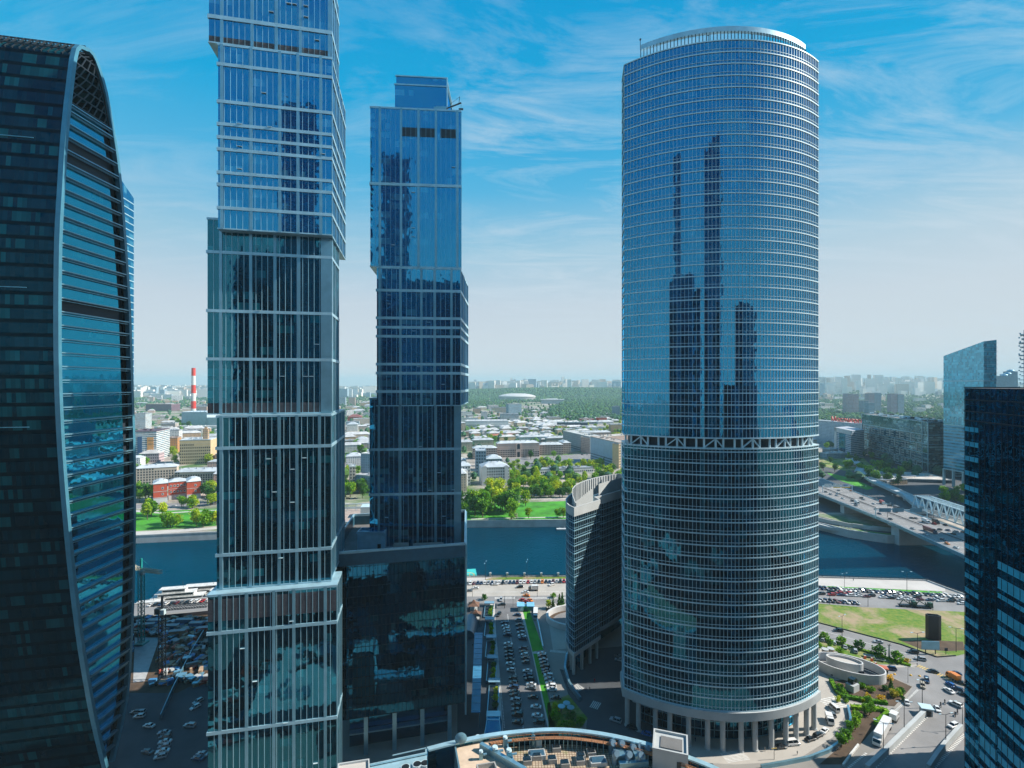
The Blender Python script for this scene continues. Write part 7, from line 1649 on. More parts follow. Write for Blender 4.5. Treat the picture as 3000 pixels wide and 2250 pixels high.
def boat(lb, pos, yaw, L, wd, decks, hullm, nm='yacht', green=False):
    t = thing(nm, lb, 'boat', pos, yaw); b = MB(); n = 12; ringsb = []
    for z, k in ((-.6, .82), (1.6, 1.0), (2.0, 1.0)):
        P = [(-L/2, -wd/2*k), (L*.2, -wd/2*k), (L*.38, -wd*.36*k), (L*.5*(.96+.04*k), 0), (L*.38, wd*.36*k), (L*.2, wd/2*k), (-L/2, wd/2*k)]; ringsb.append([(x, y, z) for x, y in P])
    b.loft(ringsb, 0, True, True); b.build('hull', hullm, t); z = 2.0; x0, x1 = -L*.42, L*.3
    for k in range(decks):
        b = MB(); b.box(((x0+x1)/2, 0, z+1.2), (x1-x0, wd*(.8-.1*k), 2.2)); b.box(((x0+x1)/2-.6, 0, z+2.45), (x1-x0+2.4, wd*(.86-.1*k), .25)); dk_ = b.build('deck_cabin', M['paint_white'], t); b = MB(); b.box(((x0+x1)/2, 0, z+1.4), (x1-x0-1, wd*(.8-.1*k)+.06, .9)); b.build('windows', M['car_glass'], dk_); z += 2.55; x0 += L*.06; x1 -= L*.13
    b = MB(); b.bar((0, 0, z), (-1, 0, z+4), .15); b.bar((-1.6, 0, z+2.6), (.6, 0, z+2.6), .1); b.build('mast', M['dark_metal'], t); return t
wh_ = M['paint_white']; q0 = Vector((-214, 331.5, WZ+.4)); da = math.atan2(36, 165); cosq, sinq = math.cos(da), math.sin(da)
def along_quay(s, off): return Vector((-228+cosq*s-sinq*off, 320+sinq*s+cosq*off, WZ+.4))
boat('large white two-deck river yacht moored at the quay', along_quay(15, 15), da, 40, 8.0, 3, wh_); boat('long low white passenger boat moored behind the large yacht', along_quay(30, 24), da, 44, 7.5, 2, wh_); boat('small white launch at the left end of the moored boats', along_quay(0, 9), da+.1, 18, 5, 1, wh_, 'launch')
boat('sleek white motor yacht at the right end of the moored boats', along_quay(44, 14), da, 30, 7, 2, wh_)
boat('dark hulled work boat between the launch and the quay', along_quay(8, 5), da, 14, 4.5, 1, M['dark_metal'], 'work_boat')
pn_ = thing('pontoon', 'green and white landing pontoon alongside the quay', 'pontoon', along_quay(28, 5.0), da); b = MB(); b.box((0, 0, .6), (44, 4, 1.8)); b.build('deck', M['paint_white'], pn_); b = MB(); b.box((0, -2.1, 1.6), (44, .3, 1.6)); b.build('green_skirt', plain('sea_green', (.02, .35, .25), .6), pn_)
hpd = thing('helipad_pontoon', 'turquoise floating pontoon with a circled marking, half hidden by the podium', 'pontoon', AT(1371, 380, -5.5), R(8)); b = MB(); b.box((0, 0, 0), (13, 24, 1.6)); b.build('deck', plain('turquoise_deck', (.05, .5, .48), .6), hpd)
b = MB()
for i in range(28): a0, a1 = 6.283*i/28, 6.283*(i+1)/28; b.face([(5*math.cos(a0), 5*math.sin(a0), .83), (5*math.cos(a1), 5*math.sin(a1), .83), (4.2*math.cos(a1), 4.2*math.sin(a1), .83), (4.2*math.cos(a0), 4.2*math.sin(a0), .83)])
b.box((-1.2, 0, .84), (.5, 4, .02)); b.box((1.2, 0, .84), (.5, 4, .02)); b.box((0, 0, .84), (2.4, .5, .02)); b.build('landing_marking', M['paint_yellow'], hpd)
jt = thing('landing_stage', 'narrow white floating stage with steps on the far quay', 'landing stage', (85, 507, WZ+.6), 0.02); b = MB(); b.box((0, 0, 0), (82, 4.5, 1.0)); 
for k in range(16): b.box((-38+5*k, 2.2, 1.4), (.5, .5, 2))
b.build('stage', M['pale_conc'], jt)
r = random.Random(21); sm = [plain('site_plywood', (.42, .3, .2), .8), plain('site_blue_sheet', (.05, .22, .45), .7), M['pale_conc'], plain('site_red_sheet', (.5, .1, .06), .7), M['metal'], M['dark_metal']]; b = MB()
for k in range(420):
    py = r.uniform(1812, 1860) if k % 2 else r.uniform(1850, 2010); px = r.uniform(385, 640); 
    if px < 468 and 1866 < py < 1998: continue
    p = G(px, py); s = r.uniform(1, 5); b.box((p.x, p.y, r.uniform(.3, 1.4)), (s, r.uniform(.6, 3), r.uniform(.4, 2.4)), r.uniform(0, 3.1), r.choice((0, 0, 2, 2, 1, 4, 3, 5)))
o = b.build('site_clutter', sm); o['kind'] = 'stuff'
for i, (px, py, c, w_) in enumerate(((430, 1842, 2, 7), (455, 1830, 1, 8), (500, 1846, 2, 8), (540, 1828, 4, 9), (575, 1838, 1, 7), (600, 1852, 3, 8), (520, 1862, 0, 8), (625, 1832, 2, 7))):
    t = thing('site_cabin', 'container cabin on the building site, %s in a scattered row' % ordw(i), 'site cabin', G(px, py), r.uniform(-.3, .5), 'site cabins'); b = MB(); b.box((0, 0, 1.4), (w_, 2.6, 2.8)); b.build('cabin', sm[c], t); b = MB(); b.box((0, 0, 2.9), (w_+.3, 2.9, .2)); b.build('roof', M['pale_conc'], t)
lowwall('site_hoarding', 'long rust-red hoarding along the back of the building site', [(370, 1824), (640, 1797)], .5, 2.2, 'louver', 'fence')
lowwall('site_hoarding', 'pale metal hoarding dividing the shaded part of the site', [(600, 1852), (560, 1920), (505, 2030), (470, 2110)], .3, 2.4, 'metal', 'fence')

# ------------------------------------------------------------------ cars
def P1(x, y): return (1340+x/6.506, 1660+y/6.506)
r = random.Random(4); pal = ['grey', 'white', 'maroon', 'dark blue', 'dark blue', 'white', 'silver', 'dark blue', 'silver', 'white', 'black', 'silver', 'dark blue', 'dark blue', 'maroon', 'white', 'white', 'red', 'white', 'silver', 'black', 'orange', 'black', 'dark blue', 'maroon', 'silver', 'black', 'red', 'white', 'dark blue', 'silver']
xs_ = [180+68.5*i for i in range(29)]
for i, x in enumerate(xs_):
    y = 338-44*(x/2100.0) if x > 560 else 340-.03*x; px, py = P1(x, y); car(G(px, py), R(262+r.uniform(-3, 3)), r.choice(('sedan', 'suv', 'hatch', 'suv')), pal[i], '%s car nose-in on the embankment, %s from the left in the row' % (pal[i], ordw(i)), 'cars parked on the embankment road', True)
def cars(lst, where, near=True, group=None, conv=None, zf=0.0, cat='car', nm='parked_car'):
    for (px, py, yaw, kind, c, lb) in lst:
        if conv: px, py = conv(px, py)
        car(G(px, py, zf), R(yaw), kind, c, lb, group, near, cat, nm)
cars([(1374, 1733, 185, 'sedan', 'grey', 'dark grey car driving at the far left of the embankment road'), (1393, 1725, 185, 'sedan', 'white', 'white car driving just ahead of the dark grey one on the embankment'), (1450, 1714, 4, 'sedan', 'white', 'white saloon double-parked beside the embankment row'), (1523, 1722, 185, 'suv', 'black', 'lone black car in the middle of the embankment road'),
      (1616, 1715, 215, 'suv', 'white', 'white car crossing the embankment road near the rounded office'), (1540, 1737, 5, 'sedan', 'white', 'white saloon turning in ahead of the orange taxi'), (1542, 1747, 170, 'sedan', 'orange', 'orange taxi turning into the car park road'), (1529, 1760, 165, 'hatch', 'red', 'bright red hatchback by the barrier huts'),
      (1541, 1765, 165, 'hatch', 'red', 'small red car tucked behind the bright red hatchback'), (1553, 1760, 120, 'sedan', 'orange', 'yellow-orange taxi to the right of the red cars'), (1468, 1759, 265, 'suv', 'silver', 'silver car entering the plaza from the road'), (1471, 1773, 185, 'sedan', 'black', 'black car stopped at the dark height barrier'), (1461, 1803, 250, 'suv', 'black', 'black car driving alone down the plaza lane')], '')
box_truck(G(1562, 1730), R(178), 'white box truck with a red striped side on the embankment road', 7.0, 'white', 'grey')
c1l = [(1479, 1829), (1481, 1837), (1484, 1846), (1486, 1854), (1487, 1863), (1489, 1889), (1490, 1902), (1492, 1915), (1492, 1925), (1494, 1935), (1495, 1948), (1497, 1966), (1504, 1990), (1505, 2003), (1506, 2017), (1507, 2030), (1508, 2040), (1511, 2055), (1513, 2070), (1514, 2084), (1516, 2098), (1517, 2120)]
col1 = ['dark blue', 'white', 'white', 'silver', 'dark blue', 'white', 'grey', 'black', 'dark blue', 'black', 'white', 'white', 'black', 'grey', 'dark blue', 'black', 'black', 'silver', 'black', 'grey', 'black', 'black']
for i, (px, py) in enumerate(c1l): car(G(px, py), R(165+r.uniform(-4, 4)), r.choice(('sedan', 'suv', 'hatch', 'sedan')), col1[i], '%s car in the left column of the car park, %s from the river end' % (col1[i], ordw(i)), 'cars in the left column of the car park', True)
c2l = [(1516, 1804), (1519, 1819), (1523, 1833), (1525, 1846), (1527, 1857), (1529, 1866), (1531, 1874), (1533, 1903), (1534, 1913), (1537, 1921), (1539, 1931), (1541, 1943), (1545, 1969), (1548, 1984), (1551, 1994), (1556, 2008), (1557, 2019), (1562, 2046), (1570, 2074), (1574, 2100), (1580, 2120)]
col2 = ['dark blue', 'silver', 'black', 'dark blue', 'silver', 'white', 'dark blue', 'dark blue', 'black', 'white', 'black', 'grey', 'white', 'dark blue', 'black', 'white', 'grey', 'black', 'white', 'white', 'black']
for i, (px, py) in enumerate(c2l): car(G(px, py), R(168+r.uniform(-4, 4)), r.choice(('sedan', 'suv', 'hatch', 'sedan')), col2[i], '%s car in the middle column of the car park, %s from the river end' % (col2[i], ordw(i)), 'cars in the middle column of the car park', True)
c3l = [(1587, 1918), (1589, 1926), (1592, 1936), (1594, 1946), (1597, 1957), (1600, 1966), (1602, 1974), (1607, 1983), (1609, 1993), (1612, 2004), (1615, 2014), (1617, 2023), (1629, 2047)]
col3 = ['white', 'grey', 'silver', 'grey', 'black', 'dark blue', 'black', 'white', 'silver', 'silver', 'white', 'white', 'black']
for i, (px, py) in enumerate(c3l): car(G(px, py), R(172+r.uniform(-4, 4)), 'suv' if i % 3 == 1 else 'sedan', col3[i], '%s car in the right column by the ramp, %s from the river end' % (col3[i], ordw(i)), 'cars in the right column of the car park', True)
cars([(1804, 2114, 150, 'suv', 'silver', 'silver car on the shaded road left of the round tower columns'), (1853, 2135, 152, 'suv', 'black', 'shiny black car between the silver and blue ones by the round tower'), (1894, 2154, 152, 'hatch', 'blue', 'blue hatchback at the round tower corner above the white roof box'),
      (2287, 2192, 8, 'sedan', 'black', 'black saloon in front of the round tower columns'), (2323, 2182, 8, 'van', 'white', 'white delivery van with a red mark in front of the round tower'), (2374, 2169, 20, 'sedan', 'black', 'black saloon right of the delivery van'), (2397, 2158, 28, 'suv', 'black', 'black tall car behind the white saloon on the forecourt'), (2416, 2144, 38, 'sedan', 'white', 'white saloon on the curve of the forecourt'), (2443, 2079, 95, 'van', 'white', 'white van just below the zebra crossing'), (2440, 2096, 75, 'hatch', 'grey', 'grey hatchback between the white van and white lorry'),
      (1815, 1936, 160, 'sedan', 'silver', 'silver car in shade between the rounded office and the round tower'), (1814, 1926, 160, 'sedan', 'grey', 'grey car behind the silver one in the shaded gap')], '')
box_truck(G(2431, 2116), R(250), 'small white dumper lorry on the forecourt curve', 5.6, 'white', 'white', 2.6)
# right embankment
def P5(x, y): return (2390+x/5.027, 1680+y/5.027)
pr_ = ['dark blue', 'dark blue', 'dark blue', 'black', 'black', 'white', 'white', 'white', 'white', 'silver', 'dark blue', 'black', 'white', 'dark blue', 'white', 'dark blue', 'grey', 'grey', 'white', 'black', 'dark blue', 'black', 'dark blue', 'silver', 'black', 'dark blue', 'white', 'black', 'white', 'white', 'silver', 'white', 'white']
for i in range(33):
    x = 20+66*i; y = 225+x*.058; px, py = P5(x, y); car(G(px, py), R(285+r.uniform(-3, 3)), r.choice(('sedan', 'suv', 'hatch', 'sedan')), pr_[i], '%s car, %s from the left in the row beside the promenade' % (pr_[i], ordw(i)), 'cars parked beside the promenade', True)
r2l = [(30, 300, 'black'), (85, 312, 'black'), (225, 285, 'black'), (235, 325, 'red'), (350, 300, 'red'), (370, 328, 'dark blue'), (480, 310, 'red'), (500, 335, 'white'), (620, 312, 'silver'), (625, 340, 'white'), (750, 350, 'maroon'), (820, 338, 'black'), (990, 362, 'white'), (1010, 340, 'dark blue'), (1110, 372, 'black'), (1160, 352, 'silver'), (1255, 385, 'white'), (1310, 352, 'white'), (1400, 392, 'white'), (1490, 358, 'black'), (1540, 395, 'maroon'), (1680, 402, 'dark blue'), (1790, 388, 'silver'), (1840, 412, 'white'), (1980, 418, 'black'), (2010, 395, 'black'), (2140, 415, 'grey'), (2150, 455, 'white')]
for i, (x, y, c) in enumerate(r2l): px, py = P5(x, y); car(G(px, py), R(176+r.uniform(-5, 5)), r.choice(('sedan', 'suv', 'sedan')), c, '%s car in the double line on the embankment road, %s from the left' % (c, ordw(i)), 'double line of cars on the embankment road', True)
for i, c in enumerate(('white', 'silver', 'dark blue', 'black', 'maroon', 'dark blue', 'white', 'dark blue', 'silver')): px, py = P5(20+72*i, 405+5.5*i); car(G(px, py), R(300), r.choice(('sedan', 'suv')), c, '%s car in the short row at the field edge, %s from the left' % (c, ordw(i)), 'cars parked at the field edge', True)
cars([(2456, 1850, 167, 'suv', 'black', 'black car on the diagonal road nearest the round tower'), (2573, 1883, 165, 'sedan', 'silver', 'silver car in the middle of the diagonal road'), (2675, 1913, 165, 'suv', 'black', 'black car on the diagonal road with a yellow sign before it'), (2697, 1934, 158, 'suv', 'silver', 'long silver car at the junction entrance'), (2610, 1962, 160, 'suv', 'dark blue', 'dark blue car beside the guard booth'),
      (2733, 1970, 160, 'sedan', 'black', 'black saloon just below the yellow crossing'), (2800, 1976, 160, 'sedan', 'dark blue', 'dark blue saloon right of the yellow crossing'), (2715, 1996, 235, 'suv', 'dark blue', 'dark blue car ahead of the beige one'), (2703, 2012, 235, 'suv', 'beige', 'beige off-roader at the junction'), (2785, 2009, 95, 'hatch', 'blue', 'blue hatchback behind the orange lorry'), (2780, 2027, 95, 'sedan', 'white', 'white saloon behind the blue hatchback'), (2815, 2003, 130, 'sedan', 'black', 'black car by the dark office, upper one'), (2806, 2022, 130, 'hatch', 'dark blue', 'dark blue hatchback by the dark office, lower one'), (2825, 2038, 130, 'sedan', 'black', 'black car half hidden by the dark office'),
      (2656, 2060, 60, 'sedan', 'white', 'white saloon entering between dashed line and bed'), (2746, 2080, 245, 'sedan', 'white', 'white car right of the white booth'), (2800, 2067, 118, 'suv', 'white', 'white car turning near the two motorcyclists'), (2793, 2130, 200, 'suv', 'white', 'white off-roader on the ramp at lower right'), (2506, 1910, 60, 'suv', 'silver', 'silver car parked in the little car park below'), (2476, 1898, 60, 'sedan', 'silver', 'silver saloon parked higher in the little car park'), (2445, 1886, 55, 'hatch', 'white', 'white hatchback behind the street trees'), (2427, 1880, 55, 'hatch', 'silver', 'silver hatchback behind the stone cylinders'), (2411, 1877, 55, 'hatch', 'silver', 'silver car leftmost in the little car park'), (2449, 1980, 165, 'sedan', 'black', 'black car inside the oval ramp')], '')
box_truck(G(2792, 1990), R(95), 'orange box lorry at the junction', 6.0, 'orange', 'orange', 3.0)
tk = box_truck(G(2584, 2158), R(222), 'long white articulated lorry parked on the lower road', 17.5, 'white', 'white', 4.0, None, 'articulated_lorry', 2.7)
tk2 = box_truck(G(2620, 2108), R(42), 'white box lorry parked back to back with the long lorry', 5.8, 'white', 'white', 3.2)
for i, (px, py) in enumerate(((2756, 2070), (2768, 2062), (2798, 2098), (2805, 2090))):
    t = thing('motorcycle', 'motorcycle with a dark rider at the junction, %s from the left' % ordw(i), 'motorcycle', G(px, py), R(240)); b = MB(); b.tube((-.7, -.06, .32), (-.7, .06, .32), .32); b.tube((.7, -.06, .32), (.7, .06, .32), .32); b.build('wheels', M['tyre'], t); b = MB(); b.bar((-.7, 0, .5), (.6, 0, .8), .3); b.bar((.6, 0, .35), (.45, 0, 1.1), .12); b.bar((.45, -.35, 1.1), (.45, .35, 1.1), .06); b.build('frame', M['dark_metal'], t)
    person(G(px, py)+Vector((0, 0, .35)), R(150), (.02, .02, .03), 'dark clad rider on the %s motorcycle' % ordw(i), 'motorcycle riders')
# left shaded cars
cars([(437, 2130, 170, 'sedan', 'white', 'white saloon in shade left of the tallest tower'), (556, 2130, 175, 'suv', 'silver', 'silver car in the deep shade between arched and tallest towers'), (433, 2206, 165, 'sedan', 'grey', 'grey car in shade near the foot of the arched tower'), (594, 2213, 170, 'sedan', 'silver', 'silver car in shade touching the tallest tower'), (580, 2226, 170, 'sedan', 'dark blue', 'dark blue car below the silver one beside the tallest tower'), (411, 2090, 185, 'hatch', 'silver', 'silver hatchback highest in the shaded yard'), (408, 2102, 185, 'hatch', 'white', 'white hatchback second in the shaded yard'), (398, 2090, 185, 'hatch', 'grey', 'grey hatchback beside the arched tower foot'), (580, 2058, 240, 'hatch', 'silver', 'silver hatchback by the site hoarding, upper'), (572, 2075, 240, 'hatch', 'white', 'white hatchback by the site hoarding, lower')], '')
for i, (px, py) in enumerate(((481, 2150), (484, 2163), (483, 2177), (481, 2191), (476, 2205), (470, 2221))): car(G(px, py), R(185+i*3), 'hatch' if i % 2 else 'sedan', ('silver', 'grey', 'white', 'silver', 'white', 'silver')[i], '%s car in the curved shaded row, %s from the top' % (('silver', 'grey', 'white', 'silver', 'white', 'silver')[i], ordw(i)), 'cars in the curved shaded row', True)
for i in range(17):
    p = Vector((-228+cosq*(4+i*2.9), 320+sinq*(4+i*2.9), 0))+Vector((sinq, -cosq, 0))*4.5; c = ('white', 'black', 'dark blue', 'white', 'black', 'maroon', 'grey', 'black', 'white', 'white', 'red', 'white', 'silver', 'silver', 'black', 'white', 'black')[i]; car(p, da+R(75), r.choice(('sedan', 'suv', 'hatch')), c, '%s car parked beside the moored yachts, %s from the left' % (c, ordw(i)), 'cars parked beside the yachts', True)
# bridge traffic
def P4(x, y): return (2380+x/4.809, 1380+y/4.809)
bl = [(430, 392, 'white'), (345, 350, 'silver'), (365, 322, 'white'), (258, 335, 'silver'), (565, 427, 'black'), (615, 490, 'grey'), (900, 540, 'white'), (945, 607, 'dark blue'), (1100, 683, 'black'), (865, 467, 'white'), (1090, 492, 'black'), (1170, 580, 'maroon'), (1400, 668, 'black'), (1455, 672, 'grey'), (1715, 752, 'red'), (1875, 767, 'black'), (1415, 818, 'silver'), (1595, 900, 'silver'), (1795, 830, 'black'), (1910, 842, 'dark blue'), (2020, 864, 'silver'), (1985, 893, 'black'), (1840, 972, 'dark blue'), (1900, 1032, 'orange'), (2030, 1088, 'white'), (2130, 872, 'black'), (895, 402, 'grey'), (720, 405, 'silver'), (690, 385, 'black'), (370, 278, 'silver'), (545, 283, 'orange'), (190, 300, 'black')]
for i, (x, y, c) in enumerate(bl): px, py = P4(x, y); car(G(px, py, ZD), R(86 if x*.42 > y-180 else 266), r.choice(('sedan', 'sedan', 'suv', 'hatch')), c, '%s car driving on the highway bridge, %s in the traffic from its far end' % (c, ordw(sorted(range(len(bl)), key=lambda k: bl[k][1]).index(i))), 'traffic on the highway bridge', True, 'car', 'moving_car')
for (x, y, lb, L, c, cc) in ((1660, 860, 'long brown-red articulated lorry on the bridge', 14, 'maroon', 'dark blue'), (985, 465, 'red box lorry at the far end of the bridge', 7, 'red', 'white'), (1195, 545, 'grey lorry on the bridge before the dark sign gantry', 9, 'grey', 'black'), (1600, 728, 'white box lorry in the far lanes of the bridge', 8, 'white', 'white'), (1740, 738, 'dark box lorry ahead of the white one on the bridge', 7, 'black', 'black'), (630, 462, 'white van-bodied lorry at the shadow edge of the bridge', 6, 'white', 'white')): px, py = P4(x, y); box_truck(G(px, py, ZD), R(266), lb, L, c, cc, 3.6, 'traffic on the highway bridge')
k_ = 0
for i in range(46):
    y = 705+i*9.5+r.uniform(-3, 3); x = 372+.085*(y-700)+r.choice((-14, -8, -2, 4, 10, 16, 22))+ (y-700)*.02; k_ += 1
    c = r.choice(('white', 'silver', 'black', 'white', 'grey', 'dark blue', 'red')); car(Vector((x, y, ZD-2.98)), R(266), r.choice(('sedan', 'suv', 'hatch')), c, '%s car in the queue on the far highway, %s from the bridge' % (c, ordw(i)), 'queue on the far highway', False, 'car', 'moving_car')
r5 = random.Random(8); b = MB()
for k in range(420):
    t = r5.random(); X0, Y0 = G(1535, 1189).xy; X1, Y1 = G(1640, 1236).xy; x = X0+(X1-X0)*t+r5.uniform(-26, 26); y = Y0+(Y1-Y0)*t; b.box((x, y, .8), (4.5, 2, 1.5), 1.2, r5.choice((0, 0, 1, 2)))
o = b.build('distant_traffic', [plain('traffic_white', (.7, .7, .7), .4), plain('traffic_dark', (.03, .04, .05), .4), plain('traffic_red', (.4, .05, .04), .4)]); o['kind'] = 'stuff'
for i, (px, py, c) in enumerate(((1500, 1462, 'black'), (1440, 1458, 'white'), (1560, 1455, 'silver'), (1620, 1452, 'white'), (1380, 1468, 'silver'), (1372, 1470, 'grey'), (1020, 1462, 'black'), (1040, 1461, 'grey'), (450, 1485, 'maroon'), (510, 1482, 'white'), (556, 1480, 'black'), (620, 1477, 'black'), (635, 1477, 'white'))): car(G(px, py), R(5), 'sedan' if i % 2 else 'suv', c, '%s car on the far embankment road, %s in the list from the right gap' % (c, ordw(i)) if False else '%s car on the far embankment road %s' % (c, ('under the big lawn trees', 'left of the lawn trees', 'behind the lone lawn tree', 'right behind the shaded lawn edge', 'beside the middle gap corner house', 'at the left rim of the middle gap', 'at the foot of the narrow gap, left', 'at the foot of the narrow gap, right', 'left before the brick school', 'centre before the brick school', 'right before the brick school', 'beside the tallest tower', 'touching the tallest tower')[i]), 'cars on the far embankment road')
av = [(1500, 1368, 'black'), (1520, 1352, 'red'), (1560, 1358, 'orange'), (1600, 1350, 'white'), (1470, 1350, 'black'), (1492, 1352, 'silver'), (1640, 1344, 'orange'), (1585, 1344, 'white'), (1690, 1334, 'white'), (1706, 1333, 'black'), (1720, 1333, 'silver'), (1470, 1360, 'white'), (1660, 1352, 'white'), (1560, 1365, 'silver')]
for i, (px, py, c) in enumerate(av): car(G(px, py), R(12), 'sedan' if i % 3 else 'suv', c, '%s car on the wide avenue, %s of its scattered traffic' % (c, ordw(i)), 'traffic on the far avenue', False, 'car', 'moving_car')
# people
pl_ = [(1380, 1865, 'walking in the plaza shade near the podium'), (1390, 1905, 'walking in the plaza shade farther from the gazebos'), (1384, 1895, 'beside the glass canopy'), (1404, 1836, 'by the nearer gazebo'), (1410, 1838, 'next to the one by the nearer gazebo'), (1449, 1905, 'on the pavement by the second light well'), (1447, 1812, 'on the pavement at the shadow edge'), (2687, 1952, 'standing at the corner under the junction lamp'), (2500, 1702, 'alone on the promenade'), (2241, 2201, 'standing by the zebra crossing before the round tower'), (2336, 2212, 'walking on the forecourt edge'), (1717, 2024, 'in the sunny strip before the round tower'), (1728, 2022, 'to the right of the other in the sunny strip'), (2037, 2172, 'under the round tower colonnade'), (1742, 1998, 'in red by the round tower forecourt'), (2762, 1755, 'between the parked cars at the promenade end')]
for i, (px, py, lb) in enumerate(pl_): person(G(px, py), r.uniform(0, 6), (.5, .03, .03) if i == 14 else r.choice(((.02, .03, .05), (.1, .1, .12), (.3, .28, .25), (.03, .05, .12))), 'person %s' % lb)

# ------------------------------------------------------------------ curved roofscape at the bottom of the picture
ZR = 24.0
cb2 = thing('curved_building', 'low curved building with a pale roof ribbon, scaffold walkway and tiled terrace, at the bottom', 'building')
arc = [(1250, 2188), (1330, 2168), (1430, 2148), (1530, 2136), (1620, 2131), (1700, 2135), (1800, 2150), (1900, 2174), (2000, 2206), (2070, 2232), (2130, 2260)]
AR = [G(x, y, ZR+1) for x, y in smooth_path([(a, b_) for a, b_ in arc], 3)]
cc_ = Vector((20, 90, 0))
def inward(p, d): v = (cc_-Vector((p.x, p.y, 0))); v.normalize(); return Vector((p.x, p.y, 0))+v*d
def ribbon(pts, d0, d1, z0, z1, mat, nm, par):
    b = MB(); rg = [[tuple(inward(p, d0).xy)+(z0,), tuple(inward(p, d0).xy)+(z1,), tuple(inward(p, d1).xy)+(z1,), tuple(inward(p, d1).xy)+(z0,)] for p in pts]; b.loft(rg, 0, True, True); return b.build(nm, mat, par)
ribbon(AR, 0, 1.7, ZR+.5, ZR+1.0, M['band'], 'roof_ribbon', cb2); ribbon(AR, .3, .8, 0, ZR+.5, M['g_dark'], 'outer_facade', cb2)
sf = ribbon(AR[6:27], 1.9, 3.3, ZR-.7, ZR-.5, plain('rusty_scaffold', (.42, .2, .1), .8), 'scaffold_walkway', cb2); b = MB()
for i, p in enumerate(AR[6:27]):
    q = inward(p, 1.9); q2 = inward(p, 3.3); b.bar((q.x, q.y, ZR-.7), (q.x, q.y, ZR+.4), .1); b.bar((q2.x, q2.y, ZR-.7), (q2.x, q2.y, ZR+.3), .1)
for a, c in zip(AR[6:27], AR[7:27]):
    for d, z in ((1.9, ZR+.3), (3.3, ZR+.3), (3.3, ZR-.1)): p, q = inward(a, d), inward(c, d); b.bar((p.x, p.y, z), (q.x, q.y, z), .1)
    for s in range(4): p = inward(a, 1.9).lerp(inward(c, 1.9), s/4); q = inward(a, 3.3).lerp(inward(c, 3.3), s/4); b.bar((p.x, p.y, ZR-.45), (q.x, q.y, ZR-.45), .1)
b.build('scaffold_rails', bpy.data.materials['rusty_scaffold'], sf)
b = MB(); ZT_ = 20.4
for a, c in zip(AR[6:27], AR[7:27]):
    for s in (0, .5): p = inward(a, 3.4).lerp(inward(c, 3.4), s); b.bar((p.x, p.y, ZT_), (p.x, p.y, ZR-.7), .2)
b.build('colonnade', M['metal'], cb2)
m, g = newmat('terrace_tiles'); bb2 = g.n('ShaderNodeBsdfPrincipled'); oo = g.n('ShaderNodeOutputMaterial'); g.l(bb2.outputs[0], oo.inputs[0]); tt = g.n('ShaderNodeTexCoord'); br = g.n('ShaderNodeTexBrick'); g.l(tt.outputs['Object'], br.inputs[0]); br.inputs['Scale'].default_value = 1.0; br.inputs['Brick Width'].default_value = .9; br.inputs['Row Height'].default_value = .9
br.inputs['Color1'].default_value = (.5, .4, .29, 1); br.inputs['Color2'].default_value = (.42, .33, .24, 1); br.inputs['Mortar'].default_value = (.14, .08, .05, 1); br.inputs['Mortar Size'].default_value = .09; br.offset = 0
nz = g.noise(tt.outputs['Object'], .25, 5, .6); g.l(g.mix(g.ramp(nz, [(.55, 0), (.75, .7)]), br.outputs[0], (.16, .2, .06)), bb2.inputs['Base Color']); bb2.inputs['Roughness'].default_value = .9; M['tiles'] = m
b = MB(); arcin = [inward(p, 1.2) for p in AR[4:28]]; b.face([(p.x, p.y, ZT_) for p in arcin] + [(58, 126, ZT_), (-26, 126, ZT_)]); b.build('tiled_terrace', M['tiles'], cb2)
b = MB(); pw_ = inward(AR[5], 4); q = G(1540, 2270, ZT_+3); b.bar((pw_.x, pw_.y, ZR-1.5), (q.x, q.y, ZR-1.5), 1.2, 5.5); b.build('cross_wall', M['metal'], cb2)
def roofthing(nm, lb, px, py, z, parts, yaw=.1, cat='roof machinery'):
    t = thing(nm, lb, cat, G(px, py, z), yaw)
    for pn__, mat, fn in parts: b = MB(); fn(b); b.build(pn__, mat, t)
    return t
for i, (px, py) in enumerate(((1573, 2222), (1732, 2212), (1630, 2198), (1618, 2232), (1700, 2236), (1545, 2236), (1702, 2222), (1655, 2245))):
    roofthing('roof_skylight', 'square roof light box on the tiled terrace, %s of the scattered set' % ordw(i), px, py, ZT_, [('kerb', M['concrete'], lambda b: b.box((0, 0, .7), (2.6, 2.2, 1.4))), ('glass_top', M['car_glass'], lambda b: b.box((0, 0, 1.5), (2.1, 1.7, .2)))], cat='skylight')
for i, (px, py, w_) in enumerate(((1573, 2216, 5.2), (1752, 2236, 5.0))):
    roofthing('glass_rooflight', 'larger framed glass rooflight on the terrace, %s one' % ('left', 'right')[i], px, py, ZT_, [('frame', M['pale_conc'], lambda b: hollow(b, [Vector((-w_/2, -1.6, 0)), Vector((w_/2, -1.6, 0)), Vector((w_/2, 1.6, 0)), Vector((-w_/2, 1.6, 0))], 0, 1.2, .3)), ('glass_top', plain('rooflight_glass', (.05, .12, .18), .08), lambda b: b.loft([[(-w_/2+.3, -1.3, 1.0), (w_/2-.3, -1.3, 1.0), (w_/2-.3, 1.3, 1.0), (-w_/2+.3, 1.3, 1.0)], [(-w_/2+.5, -.1, 1.9), (w_/2-.5, -.1, 1.9), (w_/2-.5, .1, 1.9), (-w_/2+.5, .1, 1.9)]], 0, True, True))], cat='skylight')
roofthing('vent_duct', 'silver upright vent elbow on the terrace below the walkway', 1562, 2186, ZT_, [('duct', M['metal'], lambda b: (b.tube((0, 0, 0), (0, 0, 3.2), .7, .7, 12), b.tube((0, 0, 3.2), (-.2, -1.2, 3.6), .7, .8, 12))), ('housing', M['white_metal'], lambda b: b.box((1.8, 0, 1.2), (1.8, 1.6, 2.4)))])
